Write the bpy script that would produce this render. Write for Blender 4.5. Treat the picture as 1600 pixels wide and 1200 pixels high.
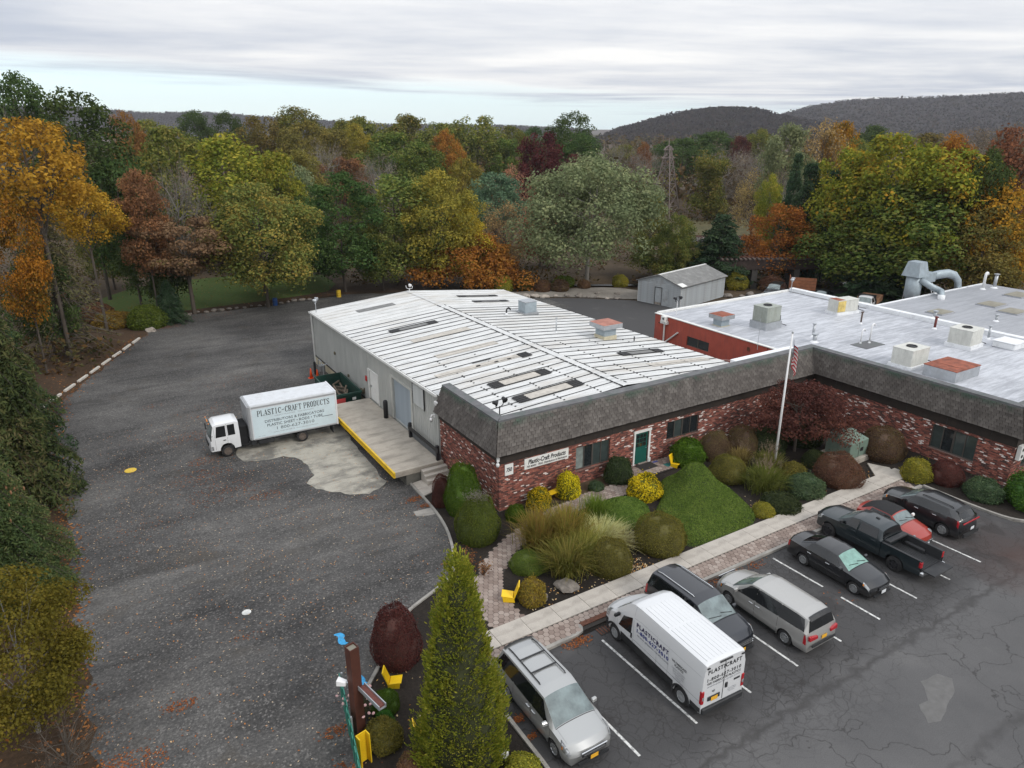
import bpy, bmesh, math, random
import numpy as np
from mathutils import Vector, Matrix, noise as mnoise
for o in list(bpy.data.objects):
 bpy.data.objects.remove(o, do_unlink=True)
SC = bpy.context.scene
COL = SC.collection
R = math.radians
rnd = random.Random(11)
NP = np.random.default_rng(5)
cam = bpy.data.cameras.new('camera'); cam_ob = bpy.data.objects.new('camera', cam); COL.objects.link(cam_ob)
cam_ob.location = (-17.787, -30.384, 20.0)
cam_ob.rotation_euler = (R(90 - 19.8), 0, R(-31.5))
cam.sensor_width = 36; cam.lens = 24.95; cam.clip_start = 0.5; cam.clip_end = 20000
SC.camera = cam_ob
SUN_AZ, SUN_EL = 160.0, 38.0            # compass-like: direction the light comes from, about +Y clockwise
wd = bpy.data.worlds.new('World'); SC.world = wd; wd.use_nodes = True
nt = wd.node_tree; nt.nodes.clear()
def N(t, **kw):
 n = nt.nodes.new(t)
 for k, v in kw.items(): setattr(n, k, v)
 return n
def Lk(a, b): nt.links.new(a, b)
def Mth(op, a, b=None, clamp=False):
 n = N('ShaderNodeMath', operation=op, use_clamp=clamp)
 for i, q in enumerate((a, b)):
  if q is None: continue
  if isinstance(q, (int, float)): n.inputs[i].default_value = q
  else: Lk(q, n.inputs[i])
 return n.outputs[0]
out = N('ShaderNodeOutputWorld')
sky = N('ShaderNodeTexSky'); sky.sky_type = 'NISHITA'; sky.sun_disc = False
sky.sun_elevation = R(SUN_EL); sky.sun_rotation = R(SUN_AZ); sky.air_density = 1.0; sky.dust_density = 0.6; sky.ozone_density = 1.0
bg1 = N('ShaderNodeBackground'); bg1.inputs[1].default_value = 0.15
mixw = N('ShaderNodeMixRGB'); mixw.inputs[0].default_value = 0.72; mixw.inputs[2].default_value = (5.6, 6.75, 7.3, 1)
Lk(sky.outputs[0], mixw.inputs[1]); Lk(mixw.outputs[0], bg1.inputs[0])
bg2 = N('ShaderNodeBackground')
tc = N('ShaderNodeTexCoord'); sep = N('ShaderNodeSeparateXYZ'); Lk(tc.outputs['Generated'], sep.inputs[0])
zc = Mth('MAXIMUM', sep.outputs[2], 0.012)
px_ = Mth('DIVIDE', sep.outputs[0], zc); py_ = Mth('DIVIDE', sep.outputs[1], zc)
cmb = N('ShaderNodeCombineXYZ'); Lk(px_, cmb.inputs[0]); Lk(py_, cmb.inputs[1])
mp = N('ShaderNodeMapping'); mp.inputs['Rotation'].default_value = (0, 0, R(35)); mp.inputs['Scale'].default_value = (.085, .11, 1)
Lk(cmb.outputs[0], mp.inputs[0])
n1 = N('ShaderNodeTexNoise'); n1.inputs['Scale'].default_value = 1.0; n1.inputs['Detail'].default_value = 7; n1.inputs['Roughness'].default_value = .5; n1.inputs['Distortion'].default_value = .9
Lk(mp.outputs[0], n1.inputs[0])
n2 = N('ShaderNodeTexNoise'); n2.inputs['Scale'].default_value = 3.1; n2.inputs['Detail'].default_value = 5; n2.inputs['Roughness'].default_value = .6
Lk(mp.outputs[0], n2.inputs[0])
tone = N('ShaderNodeValToRGB')
e = tone.color_ramp.elements
e[0].position = .39; e[0].color = (.54, .585, .67, 1); e[1].position = .58; e[1].color = (.97, .965, .95, 1)
ad = Mth('ADD', Mth('MULTIPLY', n1.outputs[0], .72), Mth('MULTIPLY', n2.outputs[0], .28))
Lk(ad, tone.inputs[0])
# overcast deck: zenith brighter than the low sky
zen = Mth('ADD', Mth('MULTIPLY', sep.outputs[2], 0.85), 0.86)
vm = N('ShaderNodeVectorMath', operation='SCALE'); Lk(tone.outputs[0], vm.inputs[0]); Lk(zen, vm.inputs[3])
Lk(vm.outputs[0], bg2.inputs[0]); bg2.inputs[1].default_value = 1.10
# the deck breaks up into clear sky low down; the break is higher to the left (west) side of the view
az = Mth('ADD', Mth('MULTIPLY', sep.outputs[0], 0.845), Mth('MULTIPLY', sep.outputs[1], -0.53))   # + to the right of the view
edge = Mth('ADD', Mth('ADD', Mth('MULTIPLY', az, -0.055), 0.040), Mth('MULTIPLY', Mth('SUBTRACT', n1.outputs[0], .5), .05))
edge2 = Mth('ADD', edge, Mth('MULTIPLY', Mth('SUBTRACT', n2.outputs[0], .5), .016))
mr = N('ShaderNodeMapRange'); mr.interpolation_type = 'SMOOTHSTEP'
Lk(Mth('SUBTRACT', sep.outputs[2], edge2), mr.inputs[0]); mr.inputs[1].default_value = -0.012; mr.inputs[2].default_value = 0.016
mx = N('ShaderNodeMixShader'); Lk(mr.outputs[0], mx.inputs[0]); Lk(bg1.outputs[0], mx.inputs[1]); Lk(bg2.outputs[0], mx.inputs[2])
Lk(mx.outputs[0], out.inputs[0])
sl = bpy.data.lights.new('sun', 'SUN'); sl.energy = 1.5; sl.angle = R(14); sl.color = (1, .96, .9)
so = bpy.data.objects.new('sun', sl); COL.objects.link(so); so.location = (0, -60, 80)
sd = Vector((math.sin(R(SUN_AZ)) * math.cos(R(SUN_EL)), math.cos(R(SUN_AZ)) * math.cos(R(SUN_EL)), math.sin(R(SUN_EL))))
so.rotation_euler = sd.to_track_quat('Z', 'Y').to_euler()
SC.view_settings.view_transform = 'Standard'; SC.view_settings.look = 'None'
SC.view_settings.exposure = 0.08; SC.view_settings.gamma = 1.0; SC.view_settings.use_curve_mapping = False
def link(o, parent=None):
 COL.objects.link(o)
 if parent is not None: o.parent = parent
 return o
def tag(o, label=None, cat=None, group=None, kind=None):
 if label: o['label'] = label
 if cat: o['category'] = cat
 if group: o['group'] = group
 if kind: o['kind'] = kind
 return o
def thing(name, label, cat, loc=(0, 0, 0), rz=0.0, group=None, scale=None):
 o = bpy.data.objects.new(name, None); link(o)
 o.location = loc; o.rotation_euler = (0, 0, rz); o.empty_display_size = .3
 if scale: o.scale = scale
 return tag(o, label, cat, group)
def dup(root, loc, rz=None, label=None, group=None, scale=None):
 r = root.copy(); COL.objects.link(r); r.location = loc
 if rz is not None: r.rotation_euler = (0, 0, rz)
 if scale: r.scale = scale
 if label: r['label'] = label
 if group: r['group'] = group
 for ch in list(root.children):
  c = ch.copy(); COL.objects.link(c); c.parent = r
  for g in list(ch.children):
   d = g.copy(); COL.objects.link(d); d.parent = c
 return r
def np_mesh(name, verts, quads):
 verts = np.asarray(verts, np.float32); quads = np.asarray(quads, np.int32); k = quads.shape[1]
 me = bpy.data.meshes.new(name)
 me.vertices.add(len(verts)); me.vertices.foreach_set('co', verts.ravel())
 me.loops.add(quads.size); me.loops.foreach_set('vertex_index', quads.ravel())
 me.polygons.add(len(quads))
 me.polygons.foreach_set('loop_start', np.arange(0, quads.size, k, dtype=np.int32))
 me.polygons.foreach_set('loop_total', np.full(len(quads), k, np.int32))
 me.update(calc_edges=True)
 return me
def mesh_obj(name, me, mat=None, parent=None, smooth=False):
 if mat is not None and not me.materials: me.materials.append(mat)
 if smooth: me.polygons.foreach_set('use_smooth', np.ones(len(me.polygons), bool))
 return link(bpy.data.objects.new(name, me), parent)
class G:
 """collects shapes, links them as one mesh object"""
 def __init__(s): s.v = []; s.f = []
 def add(s, vs, fs):
  n = len(s.v); s.v += [tuple(p) for p in vs]; s.f += [tuple(i + n for i in f) for f in fs]; return s
 def quad(s, a, b, c, d): return s.add((a, b, c, d), ((0, 1, 2, 3),))
 def hexa(s, b, t):      # b, t: 4 points each (bottom ccw, top ccw)
  return s.add(list(b) + list(t), ((3, 2, 1, 0), (4, 5, 6, 7), (0, 1, 5, 4), (1, 2, 6, 5), (2, 3, 7, 6), (3, 0, 4, 7)))
 def box(s, x0, x1, y0, y1, z0, z1):
  return s.hexa(((x0, y0, z0), (x1, y0, z0), (x1, y1, z0), (x0, y1, z0)), ((x0, y0, z1), (x1, y0, z1), (x1, y1, z1), (x0, y1, z1)))
 def obox(s, c, ux, hx, hy, z0, z1):   # box rotated about z, ux = angle
  ca, sa = math.cos(ux), math.sin(ux)
  P = [(c[0] + ca * a - sa * b, c[1] + sa * a + ca * b) for a, b in ((-hx, -hy), (hx, -hy), (hx, hy), (-hx, hy))]
  return s.hexa([(p[0], p[1], z0) for p in P], [(p[0], p[1], z1) for p in P])
 def bar(s, p, q, w, hgt=None):   # rectangular bar between two points
  p = Vector(p); q = Vector(q); d = (q - p).normalized(); hgt = hgt or w
  up = Vector((0, 0, 1)) if abs(d.z) < .95 else Vector((0, 1, 0))
  sx = d.cross(up).normalized() * w / 2; sy = sx.cross(d).normalized() * hgt / 2
  return s.hexa([p - sx - sy, p + sx - sy, p + sx + sy, p - sx + sy], [q - sx - sy, q + sx - sy, q + sx + sy, q - sx + sy])
 def tube(s, pts, r, n=8, cap=True):
  pts = [Vector(p) for p in pts]; m = len(pts)
  rs = r if isinstance(r, (list, tuple)) else [r] * m
  base = len(s.v); ref = None
  for i, p in enumerate(pts):
   d = (pts[min(i + 1, m - 1)] - pts[max(i - 1, 0)]).normalized()
   if ref is None: ref = Vector((0, 0, 1)) if abs(d.z) < .9 else Vector((1, 0, 0))
   u = d.cross(ref)
   if u.length < 1e-4: ref = Vector((0, 1, 0)); u = d.cross(ref)
   u.normalize(); w = u.cross(d).normalized(); ref = w
   for k in range(n):
    a = 2 * math.pi * k / n; s.v.append(tuple(p + (u * math.cos(a) + w * math.sin(a)) * rs[i]))
  for i in range(m - 1):
   for k in range(n):
    a = base + i * n + k; b = base + i * n + (k + 1) % n
    s.f.append((a, b, b + n, a + n))
  if cap:
   s.f.append(tuple(base + k for k in reversed(range(n)))); s.f.append(tuple(base + (m - 1) * n + k for k in range(n)))
  return s
 def cyl(s, p, q, r0, r1=None, n=12, cap=True): return s.tube([p, q], [r0, r0 if r1 is None else r1], n, cap)
 def lathe(s, prof, n=16, c=(0, 0, 0), axis='z', capb=True):
  base = len(s.v)
  for r, z in prof:
   for k in range(n):
    a = 2 * math.pi * k / n; x, y = r * math.cos(a), r * math.sin(a)
    s.v.append((c[0] + x, c[1] + y, c[2] + z) if axis == 'z' else (c[0] + x, c[1] + z, c[2] + y))
  for i in range(len(prof) - 1):
   for k in range(n):
    a = base + i * n + k; b = base + i * n + (k + 1) % n
    s.f.append((a, b, b + n, a + n) if axis == 'z' else (b, a, a + n, b + n))
  if capb:
   f0 = tuple(base + k for k in range(n)); f1 = tuple(base + (len(prof) - 1) * n + k for k in range(n))
   s.f.append(f0[::-1] if axis == 'z' else f0); s.f.append(f1 if axis == 'z' else f1[::-1])
  return s
 def prism(s, poly, z0, z1):
  n = len(poly)
  zf = (lambda z: z if callable(z) else (lambda x, y: z))
  a, b = zf(z0), zf(z1)
  return s.add([(x, y, a(x, y)) for x, y in poly] + [(x, y, b(x, y)) for x, y in poly],
     [tuple(range(n))[::-1], tuple(range(n, 2 * n))] + [(i, (i + 1) % n, (i + 1) % n + n, i + n) for i in range(n)])
 def mesh(s, name, bevel=0, seg=1):
  me = bpy.data.meshes.new(name); me.from_pydata(s.v, [], s.f)
  if bevel:
   bm = bmesh.new(); bm.from_mesh(me)
   bmesh.ops.bevel(bm, geom=list(bm.edges), offset=bevel, segments=seg, affect='EDGES', clamp_overlap=True)
   bm.to_mesh(me); bm.free()
  me.update(); return me
 def obj(s, name, mat, parent=None, smooth=False, bevel=0, seg=1, auto=None):
  me = s.mesh(name, bevel, seg)
  if mat is not None: me.materials.append(mat)
  if smooth or auto: me.polygons.foreach_set('use_smooth', np.ones(len(me.polygons), bool))
  if auto and hasattr(me, 'set_sharp_from_angle'): me.set_sharp_from_angle(angle=R(auto))
  return link(bpy.data.objects.new(name, me), parent)
def nodes_of(name):
 m = bpy.data.materials.new(name); m.use_nodes = True
 t = m.node_tree; b = t.nodes['Principled BSDF']
 return m, t, b
def setp(b, **kw):
 for k, v in kw.items():
  k = k.replace('_', ' ')
  if k in b.inputs: b.inputs[k].default_value = v
def tnode(t, typ, ins=None, **kw):
 n = t.nodes.new(typ)
 for k, v in kw.items(): setattr(n, k, v)
 for k, v in (ins or {}).items():
  if hasattr(v, 'default_value') or hasattr(v, 'is_linked'): t.links.new(v, n.inputs[k])
  else: n.inputs[k].default_value = v
 return n
def ramp(t, fac, stops, interp='LINEAR'):
 n = t.nodes.new('ShaderNodeValToRGB'); cr = n.color_ramp; cr.interpolation = interp
 while len(cr.elements) < len(stops): cr.elements.new(.5)
 for el, (p, c) in zip(cr.elements, stops):
  el.position = p; el.color = tuple(c) + ((1,) if len(c) == 3 else ()) if not isinstance(c, (int, float)) else (c, c, c, 1)
 t.links.new(fac, n.inputs[0]); return n.outputs[0]
def mixc(t, fac, a, b, mode='MIX'):
 n = t.nodes.new('ShaderNodeMixRGB'); n.blend_type = mode
 for i, q in enumerate((fac, a, b)):
  if isinstance(q, (int, float)): n.inputs[i].default_value = q if i == 0 else (q, q, q, 1)
  elif isinstance(q, (tuple, list)): n.inputs[i].default_value = tuple(q)[:3] + (1,)
  else: t.links.new(q, n.inputs[i])
 return n.outputs[0]
def mth(t, op, a, b=None, clamp=False):
 n = t.nodes.new('ShaderNodeMath'); n.operation = op; n.use_clamp = clamp
 for i, q in enumerate((a, b)):
  if q is None: continue
  if isinstance(q, (int, float)): n.inputs[i].default_value = q
  else: t.links.new(q, n.inputs[i])
 return n.outputs[0]
def coords(t, scale=(1, 1, 1), rot=(0, 0, 0), kind='Object'):
 tc = t.nodes.new('ShaderNodeTexCoord'); m = t.nodes.new('ShaderNodeMapping')
 m.inputs['Scale'].default_value = scale; m.inputs['Rotation'].default_value = rot
 t.links.new(tc.outputs[kind], m.inputs[0]); return m.outputs[0]
def noise(t, vec, scale, detail=4, rough=.55, dist=0):
 n = t.nodes.new('ShaderNodeTexNoise'); t.links.new(vec, n.inputs['Vector'])
 n.inputs['Scale'].default_value = scale; n.inputs['Detail'].default_value = detail
 n.inputs['Roughness'].default_value = rough; n.inputs['Distortion'].default_value = dist
 return n.outputs[0]
def bump(t, b, hgt, strength=.3, dist=.01):
 n = t.nodes.new('ShaderNodeBump'); n.inputs['Strength'].default_value = strength; n.inputs['Distance'].default_value = dist
 t.links.new(hgt, n.inputs['Height']); t.links.new(n.outputs[0], b.inputs['Normal'])
MATS = {}
def mat(name, col, rough=.6, metal=0.0, var=.12, scale=3.0, bmp=0.0, bscale=60.0, spec=.4, coat=0.0, dirt=None, dirt_amt=.5, streak=False):
 if name in MATS: return MATS[name]
 m, t, b = nodes_of(name)
 vec = coords(t)
 base = tuple(col) + (1,)
 c = None
 if var:
  nz = noise(t, vec, scale, 6, .6)
  lo = tuple(max(0, q * (1 - var)) for q in col); hi = tuple(min(1, q * (1 + var)) for q in col)
  c = ramp(t, nz, [(.3, lo), (.7, hi)])
 if dirt is not None:
  v2 = coords(t, (3, 3, .35)) if streak else vec
  nd = noise(t, v2, 1.6, 7, .65)
  f = ramp(t, nd, [(.48, 0.0), (.68, dirt_amt)])
  c = mixc(t, f, c if c is not None else base[:3], dirt)
 if c is not None: t.links.new(c, b.inputs['Base Color'])
 else: b.inputs['Base Color'].default_value = base
 b.inputs['Roughness'].default_value = rough; b.inputs['Metallic'].default_value = metal
 setp(b, Specular_IOR_Level=spec, Coat_Weight=coat, Coat_Roughness=.08)
 if bmp: bump(t, b, noise(t, vec, bscale, 3), bmp, .01)
 MATS[name] = m; return m
def paint(name, col, metal=.0):    # car paint with a little road film low down
 if name in MATS: return MATS[name]
 m, t, b = nodes_of(name); vec = coords(t)
 nz = noise(t, vec, 1.3, 3, .5)
 sp = t.nodes.new('ShaderNodeSeparateXYZ'); t.links.new(vec, sp.inputs[0])
 f = ramp(t, mth(t, 'ADD', sp.outputs[2], mth(t, 'MULTIPLY', nz, .3)), [(.32, .32), (.68, 0.0)])
 c = mixc(t, f, col, (.12, .11, .10)); t.links.new(c, b.inputs['Base Color'])
 b.inputs['Metallic'].default_value = metal; b.inputs['Roughness'].default_value = .3
 setp(b, Coat_Weight=.7, Coat_Roughness=.06, Specular_IOR_Level=.5)
 MATS[name] = m; return m
def foliage(name, cols, trans=.3, patch=.35, pscale=.18, rough=.9, gloss=.04):
 """leaf material: colour per leaf, drifting in patches through the crown"""
 if name in MATS: return MATS[name]
 m = bpy.data.materials.new(name); m.use_nodes = True; t = m.node_tree; t.nodes.clear()
 o = t.nodes.new('ShaderNodeOutputMaterial')
 ge = t.nodes.new('ShaderNodeNewGeometry'); oi = t.nodes.new('ShaderNodeObjectInfo'); tc = t.nodes.new('ShaderNodeTexCoord')
 cmbn = t.nodes.new('ShaderNodeVectorMath'); cmbn.operation = 'ADD'
 t.links.new(ge.outputs['Position'], cmbn.inputs[0])
 sc = t.nodes.new('ShaderNodeVectorMath'); sc.operation = 'SCALE'; sc.inputs[0].default_value = (37, 91, 13); t.links.new(oi.outputs['Random'], sc.inputs[3])
 t.links.new(sc.outputs[0], cmbn.inputs[1])
 nz = noise(t, cmbn.outputs[0], pscale, 3, .6)
 nzs = ramp(t, nz, [(.3, 0.0), (.7, 1.0)])
 f = mth(t, 'ADD', mth(t, 'MULTIPLY', ge.outputs['Random Per Island'], 1 - patch), mth(t, 'MULTIPLY', nzs, patch))
 st = [(i / (len(cols) - 1) * .8 + .1, c) for i, c in enumerate(cols)]
 c = ramp(t, f, st)
 hs = t.nodes.new('ShaderNodeHueSaturation'); t.links.new(c, hs.inputs['Color'])
 t.links.new(mth(t, 'ADD', mth(t, 'MULTIPLY', oi.outputs['Random'], .3), .85), hs.inputs['Value'])
 t.links.new(mth(t, 'ADD', mth(t, 'MULTIPLY', oi.outputs['Random'], .03), .485), hs.inputs['Hue'])
 hs.inputs['Saturation'].default_value = 1.02
 d = t.nodes.new('ShaderNodeBsdfDiffuse'); tr = t.nodes.new('ShaderNodeBsdfTranslucent')
 t.links.new(hs.outputs[0], d.inputs[0]); t.links.new(hs.outputs[0], tr.inputs[0])
 mxs = t.nodes.new('ShaderNodeMixShader'); mxs.inputs[0].default_value = trans
 t.links.new(d.outputs[0], mxs.inputs[1]); t.links.new(tr.outputs[0], mxs.inputs[2])
 t.links.new(mxs.outputs[0], o.inputs[0])
 MATS[name] = m; return m
def sm(x, a, b):
 t = min(1.0, max(0.0, (x - a) / (b - a))); return t * t * (3 - 2 * t)
def h(x, y):          # the lot falls away to the west and behind the offices
 return -1.05 * sm(y, -9, 9) * (1 - sm(x, -3, 5) * (1 - sm(y, 10, 24)))
def m_asphalt_lot():
 m, t, b = nodes_of('gravel_asphalt'); v = coords(t)
 big = noise(t, v, .11, 5, .6); streak = noise(t, coords(t, (.16, .62, 1), (0, 0, R(28))), .9, 5, .62, .6)
 fine = noise(t, v, 9, 6, .8); vor = tnode(t, 'ShaderNodeTexVoronoi', {'Vector': v, 'Scale': 15.0})
 c = ramp(t, big, [(.32, (.038, .037, .037)), (.5, (.072, .070, .068)), (.70, (.112, .108, .103))])
 c = mixc(t, 1.0, c, ramp(t, streak, [(.32, (.62, .62, .62)), (.5, (1, 1, 1)), (.7, (1.28, 1.27, 1.25))]), 'MULTIPLY')
 c = mixc(t, 1.0, c, ramp(t, fine, [(.28, (.38, .38, .38)), (.5, (1, 1, 1)), (.72, (2.0, 1.96, 1.9))]), 'MULTIPLY')
 c = mixc(t, mth(t, 'MULTIPLY', ramp(t, vor.outputs['Color'], [(.72, 0.0), (.86, 1.0)]), .55), c, (.20, .19, .18))
 br = noise(t, v, .32, 5, .7)
 c = mixc(t, ramp(t, br, [(.56, 0.0), (.72, .55)]), c, (.070, .060, .048))
 wet = noise(t, coords(t, (.35, 1.1, 1), (0, 0, R(15))), .25, 4, .6)
 c = mixc(t, ramp(t, wet, [(.56, 0.0), (.70, .6)]), c, (.036, .034, .033))
 t.links.new(c, b.inputs['Base Color']); b.inputs['Roughness'].default_value = .92; setp(b, Specular_IOR_Level=.25)
 bump(t, b, mth(t, 'ADD', fine, mth(t, 'MULTIPLY', vor.outputs['Distance'], .5)), .6, .02); return m
def m_asphalt_park(name='cracked_asphalt', dark=1.0, cracks=True):
 m, t, b = nodes_of(name); v = coords(t)
 big = noise(t, v, .16, 5, .6); fine = noise(t, v, 28, 4, .7)
 c = ramp(t, big, [(.32, (.072 * dark, .071 * dark, .072 * dark)), (.6, (.102 * dark, .100 * dark, .100 * dark)), (.75, (.122 * dark, .119 * dark, .117 * dark))])
 # stalls are darker than the drive aisle
 sp = t.nodes.new('ShaderNodeSeparateXYZ'); t.links.new(v, sp.inputs[0])
 wob = mth(t, 'ADD', sp.outputs[1], mth(t, 'MULTIPLY', noise(t, v, .5, 4), 2.6))
 stall = ramp(t, mth(t, 'MULTIPLY', mth(t, 'ADD', wob, 17.2), .5, True), [(0, 0.0), (.6, .75)])
 c = mixc(t, stall, c, (.043 * dark, .042 * dark, .043 * dark))
 c = mixc(t, 1.0, c, ramp(t, fine, [(.3, (.8, .8, .8)), (.7, (1.25, 1.25, 1.25))]), 'MULTIPLY')
 if cracks:
  def crack(scale, w, seed, dist):
   wv = tnode(t, 'ShaderNodeVectorMath', operation='ADD'); t.links.new(v, wv.inputs[0])
   nn = t.nodes.new('ShaderNodeTexNoise'); t.links.new(v, nn.inputs['Vector']); nn.inputs['Scale'].default_value = .9 * scale + .4; nn.inputs['Detail'].default_value = 4
   s2 = tnode(t, 'ShaderNodeVectorMath', operation='SCALE'); t.links.new(nn.outputs['Color'], s2.inputs[0]); s2.inputs[3].default_value = dist
   t.links.new(s2.outputs[0], wv.inputs[1])
   vo = tnode(t, 'ShaderNodeTexVoronoi', feature='DISTANCE_TO_EDGE'); t.links.new(wv.outputs[0], vo.inputs['Vector']); vo.inputs['Scale'].default_value = scale
   return ramp(t, vo.outputs['Distance'], [(0, 1.0), (w, 0.0)])
  msk = ramp(t, noise(t, v, .22, 4, .6), [(.45, 0.0), (.58, 1.0)])
  near = ramp(t, mth(t, 'MULTIPLY', mth(t, 'ADD', wob, 19.2), .3, True), [(0, .1), (.7, 1.0)])
  k1 = crack(.22, .008, 1, 3.2); k2 = mth(t, 'MULTIPLY', crack(.85, .020, 2, 1.3), near); k3 = mth(t, 'MULTIPLY', crack(2.4, .07, 3, .35), mth(t, 'MULTIPLY', msk, near))
  # the paving joint along the stall ends and the long one through the aisle
  j = mth(t, 'ABSOLUTE', mth(t, 'ADD', mth(t, 'ADD', sp.outputs[1], mth(t, 'MULTIPLY', noise(t, v, 1.3, 4), 1.1)), 17.85))
  jl = ramp(t, j, [(.03, .8), (.22, 0.0)])
  j2 = mth(t, 'ABSOLUTE', mth(t, 'ADD', mth(t, 'ADD', sp.outputs[1], mth(t, 'MULTIPLY', noise(t, v, .9, 4), 1.4)), mth(t, 'ADD', 22.0, mth(t, 'MULTIPLY', sp.outputs[0], .03))))
  jl2 = mth(t, 'MULTIPLY', ramp(t, j2, [(.04, .8), (.3, 0.0)]), ramp(t, noise(t, v, .35, 3), [(.35, .2), (.6, 1.0)]))
  kk = mth(t, 'MAXIMUM', mth(t, 'MAXIMUM', k1, k2), mth(t, 'MAXIMUM', k3, mth(t, 'MAXIMUM', jl, jl2)))
  c = mixc(t, mth(t, 'MULTIPLY', kk, .7), c, (.028, .026, .025))
  red = tnode(t, 'ShaderNodeVectorMath', operation='DISTANCE'); t.links.new(v, red.inputs[0]); red.inputs[1].default_value = (19.5, -18.4, 0)
  stain = mth(t, 'SUBTRACT', 1.0, mth(t, 'MULTIPLY', mth(t, 'ADD', red.outputs['Value'], mth(t, 'MULTIPLY', noise(t, v, .7, 5), 4.)), .16), True)
  c = mixc(t, mth(t, 'MULTIPLY', stain, 1.1, True), c, (.060, .034, .028))
  wet = noise(t, v, .42, 3, .5)
  c = mixc(t, mth(t, 'MULTIPLY', ramp(t, wet, [(.60, 0.0), (.63, .6)]), stall), c, (.026, .023, .022))
  bump(t, b, mth(t, 'SUBTRACT', mth(t, 'MULTIPLY', fine, .3), kk), .5, .02)
 pn = noise(t, v, .55, 3, .5)
 c = mixc(t, ramp(t, pn, [(.60, 0.0), (.75, .25)]), c, (.15, .145, .14))
 t.links.new(c, b.inputs['Base Color'])
 rr = ramp(t, big, [(.3, .75), (.7, .92)]); t.links.new(rr, b.inputs['Roughness']); setp(b, Specular_IOR_Level=.3)
 return m
def m_soil(name, cols, scale=6.0, big=.25, bumpd=.05):
 m, t, b = nodes_of(name); v = coords(t)
 a = noise(t, v, scale, 8, .72); g = noise(t, v, big, 4, .6)
 n = len(cols)
 c = ramp(t, mth(t, 'ADD', mth(t, 'MULTIPLY', a, .6), mth(t, 'MULTIPLY', g, .4)), [(.3 + .4 * i / (n - 1), q) for i, q in enumerate(cols)])
 t.links.new(c, b.inputs['Base Color']); b.inputs['Roughness'].default_value = .95; setp(b, Specular_IOR_Level=.15)
 bump(t, b, a, .9, bumpd); return m
def m_concrete(name='concrete', col=(.34, .32, .285), dark=(.16, .15, .135)):
 m, t, b = nodes_of(name); v = coords(t)
 a = noise(t, v, .9, 7, .65); f = noise(t, v, 22, 4, .7); s = noise(t, coords(t, (.5, 2.2, 1), (0, 0, R(20))), .8, 6, .65)
 c = ramp(t, a, [(.28, tuple(q * .72 for q in col)), (.5, col), (.75, tuple(q * 1.12 for q in col))])
 c = mixc(t, ramp(t, s, [(.50, 0.0), (.70, .75)]), c, dark)
 if 'stained' in name: c = mixc(t, ramp(t, noise(t, v, .42, 7, .72), [(.47, 0.0), (.60, .8)]), c, (.115, .11, .10))
 c = mixc(t, 1.0, c, ramp(t, f, [(.3, (.86, .86, .86)), (.7, (1.1, 1.1, 1.1))]), 'MULTIPLY')
 t.links.new(c, b.inputs['Base Color']); b.inputs['Roughness'].default_value = .88; setp(b, Specular_IOR_Level=.25); bump(t, b, f, .3, .01); return m
M_LOT = m_asphalt_lot(); M_PARK = m_asphalt_park(); M_REAR = m_asphalt_park('rear_asphalt', 1.0, False)
M_FLOOR = m_soil('woodland_floor', [(.04, .030, .020), (.075, .055, .036), (.12, .085, .052)], 3.0)
M_LITTER = m_soil('leaf_litter', [(.028, .020, .014), (.062, .040, .025), (.105, .065, .040)], 5.0)
M_MULCH = m_soil('dark_mulch', [(.010, .009, .008), (.024, .020, .017), (.045, .036, .029)], 9.0)
M_LAWN = m_soil('lawn_grass', [(.045, .075, .018), (.075, .115, .03), (.12, .125, .045)], 3.0, .12)
M_PEB = m_soil('pale_gravel', [(.12, .105, .09), (.22, .20, .175), (.34, .31, .28)], 8.0, .4, .03)
M_BANK = m_soil('weedy_bank', [(.06, .055, .03), (.11, .10, .05), (.16, .13, .08)], 2.0)
M_CONC = m_concrete('concrete', (.37, .335, .285), (.19, .17, .145)); M_PAD = m_concrete('stained_concrete', (.36, .34, .29), (.15, .14, .125)); M_WALK = m_concrete('pale_concrete', (.42, .385, .34), (.24, .215, .19))
M_KERB = m_concrete('kerb_concrete', (.30, .285, .26), (.14, .13, .12))
def axis(lo, hi, step, far, grow=1.35):
 a = list(np.arange(lo, hi + .01, step)); d = step; x = hi
 while x < far: d *= grow; x += d; a.append(x)
 d = step; x = lo
 while x > -far: d *= grow; x -= d; a.insert(0, x)
 return np.array(a)
def terrain():
 X = axis(-60, 80, 1.25, 9000); Y = axis(-50, 100, 1.25, 9000)
 V = []
 for y in Y:
  for x in X:
   z = h(x, y) - .07
   d = max(0.0, math.hypot(x - 15, y - 15) - 70)
   # a creek bed behind the shed, then a low rail bank
   c = abs((y - 52) + .55 * (x - 42)) ; z -= 1.3 * math.exp(-(c / 3.2) ** 2) * sm(x, 30, 40) * (1 - sm(d, 60, 120))
   z -= .3 * sm(d, 0, 60)
   V.append((x, y, z))
 nx, ny = len(X), len(Y)
 i = np.arange(nx * ny).reshape(ny, nx)
 q = np.stack([i[:-1, :-1], i[:-1, 1:], i[1:, 1:], i[1:, :-1]], -1).reshape(-1, 4)
 o = mesh_obj('ground', np_mesh('ground', V, q), M_FLOOR, None, True); tag(o, kind='structure'); return o
terrain()
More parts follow.
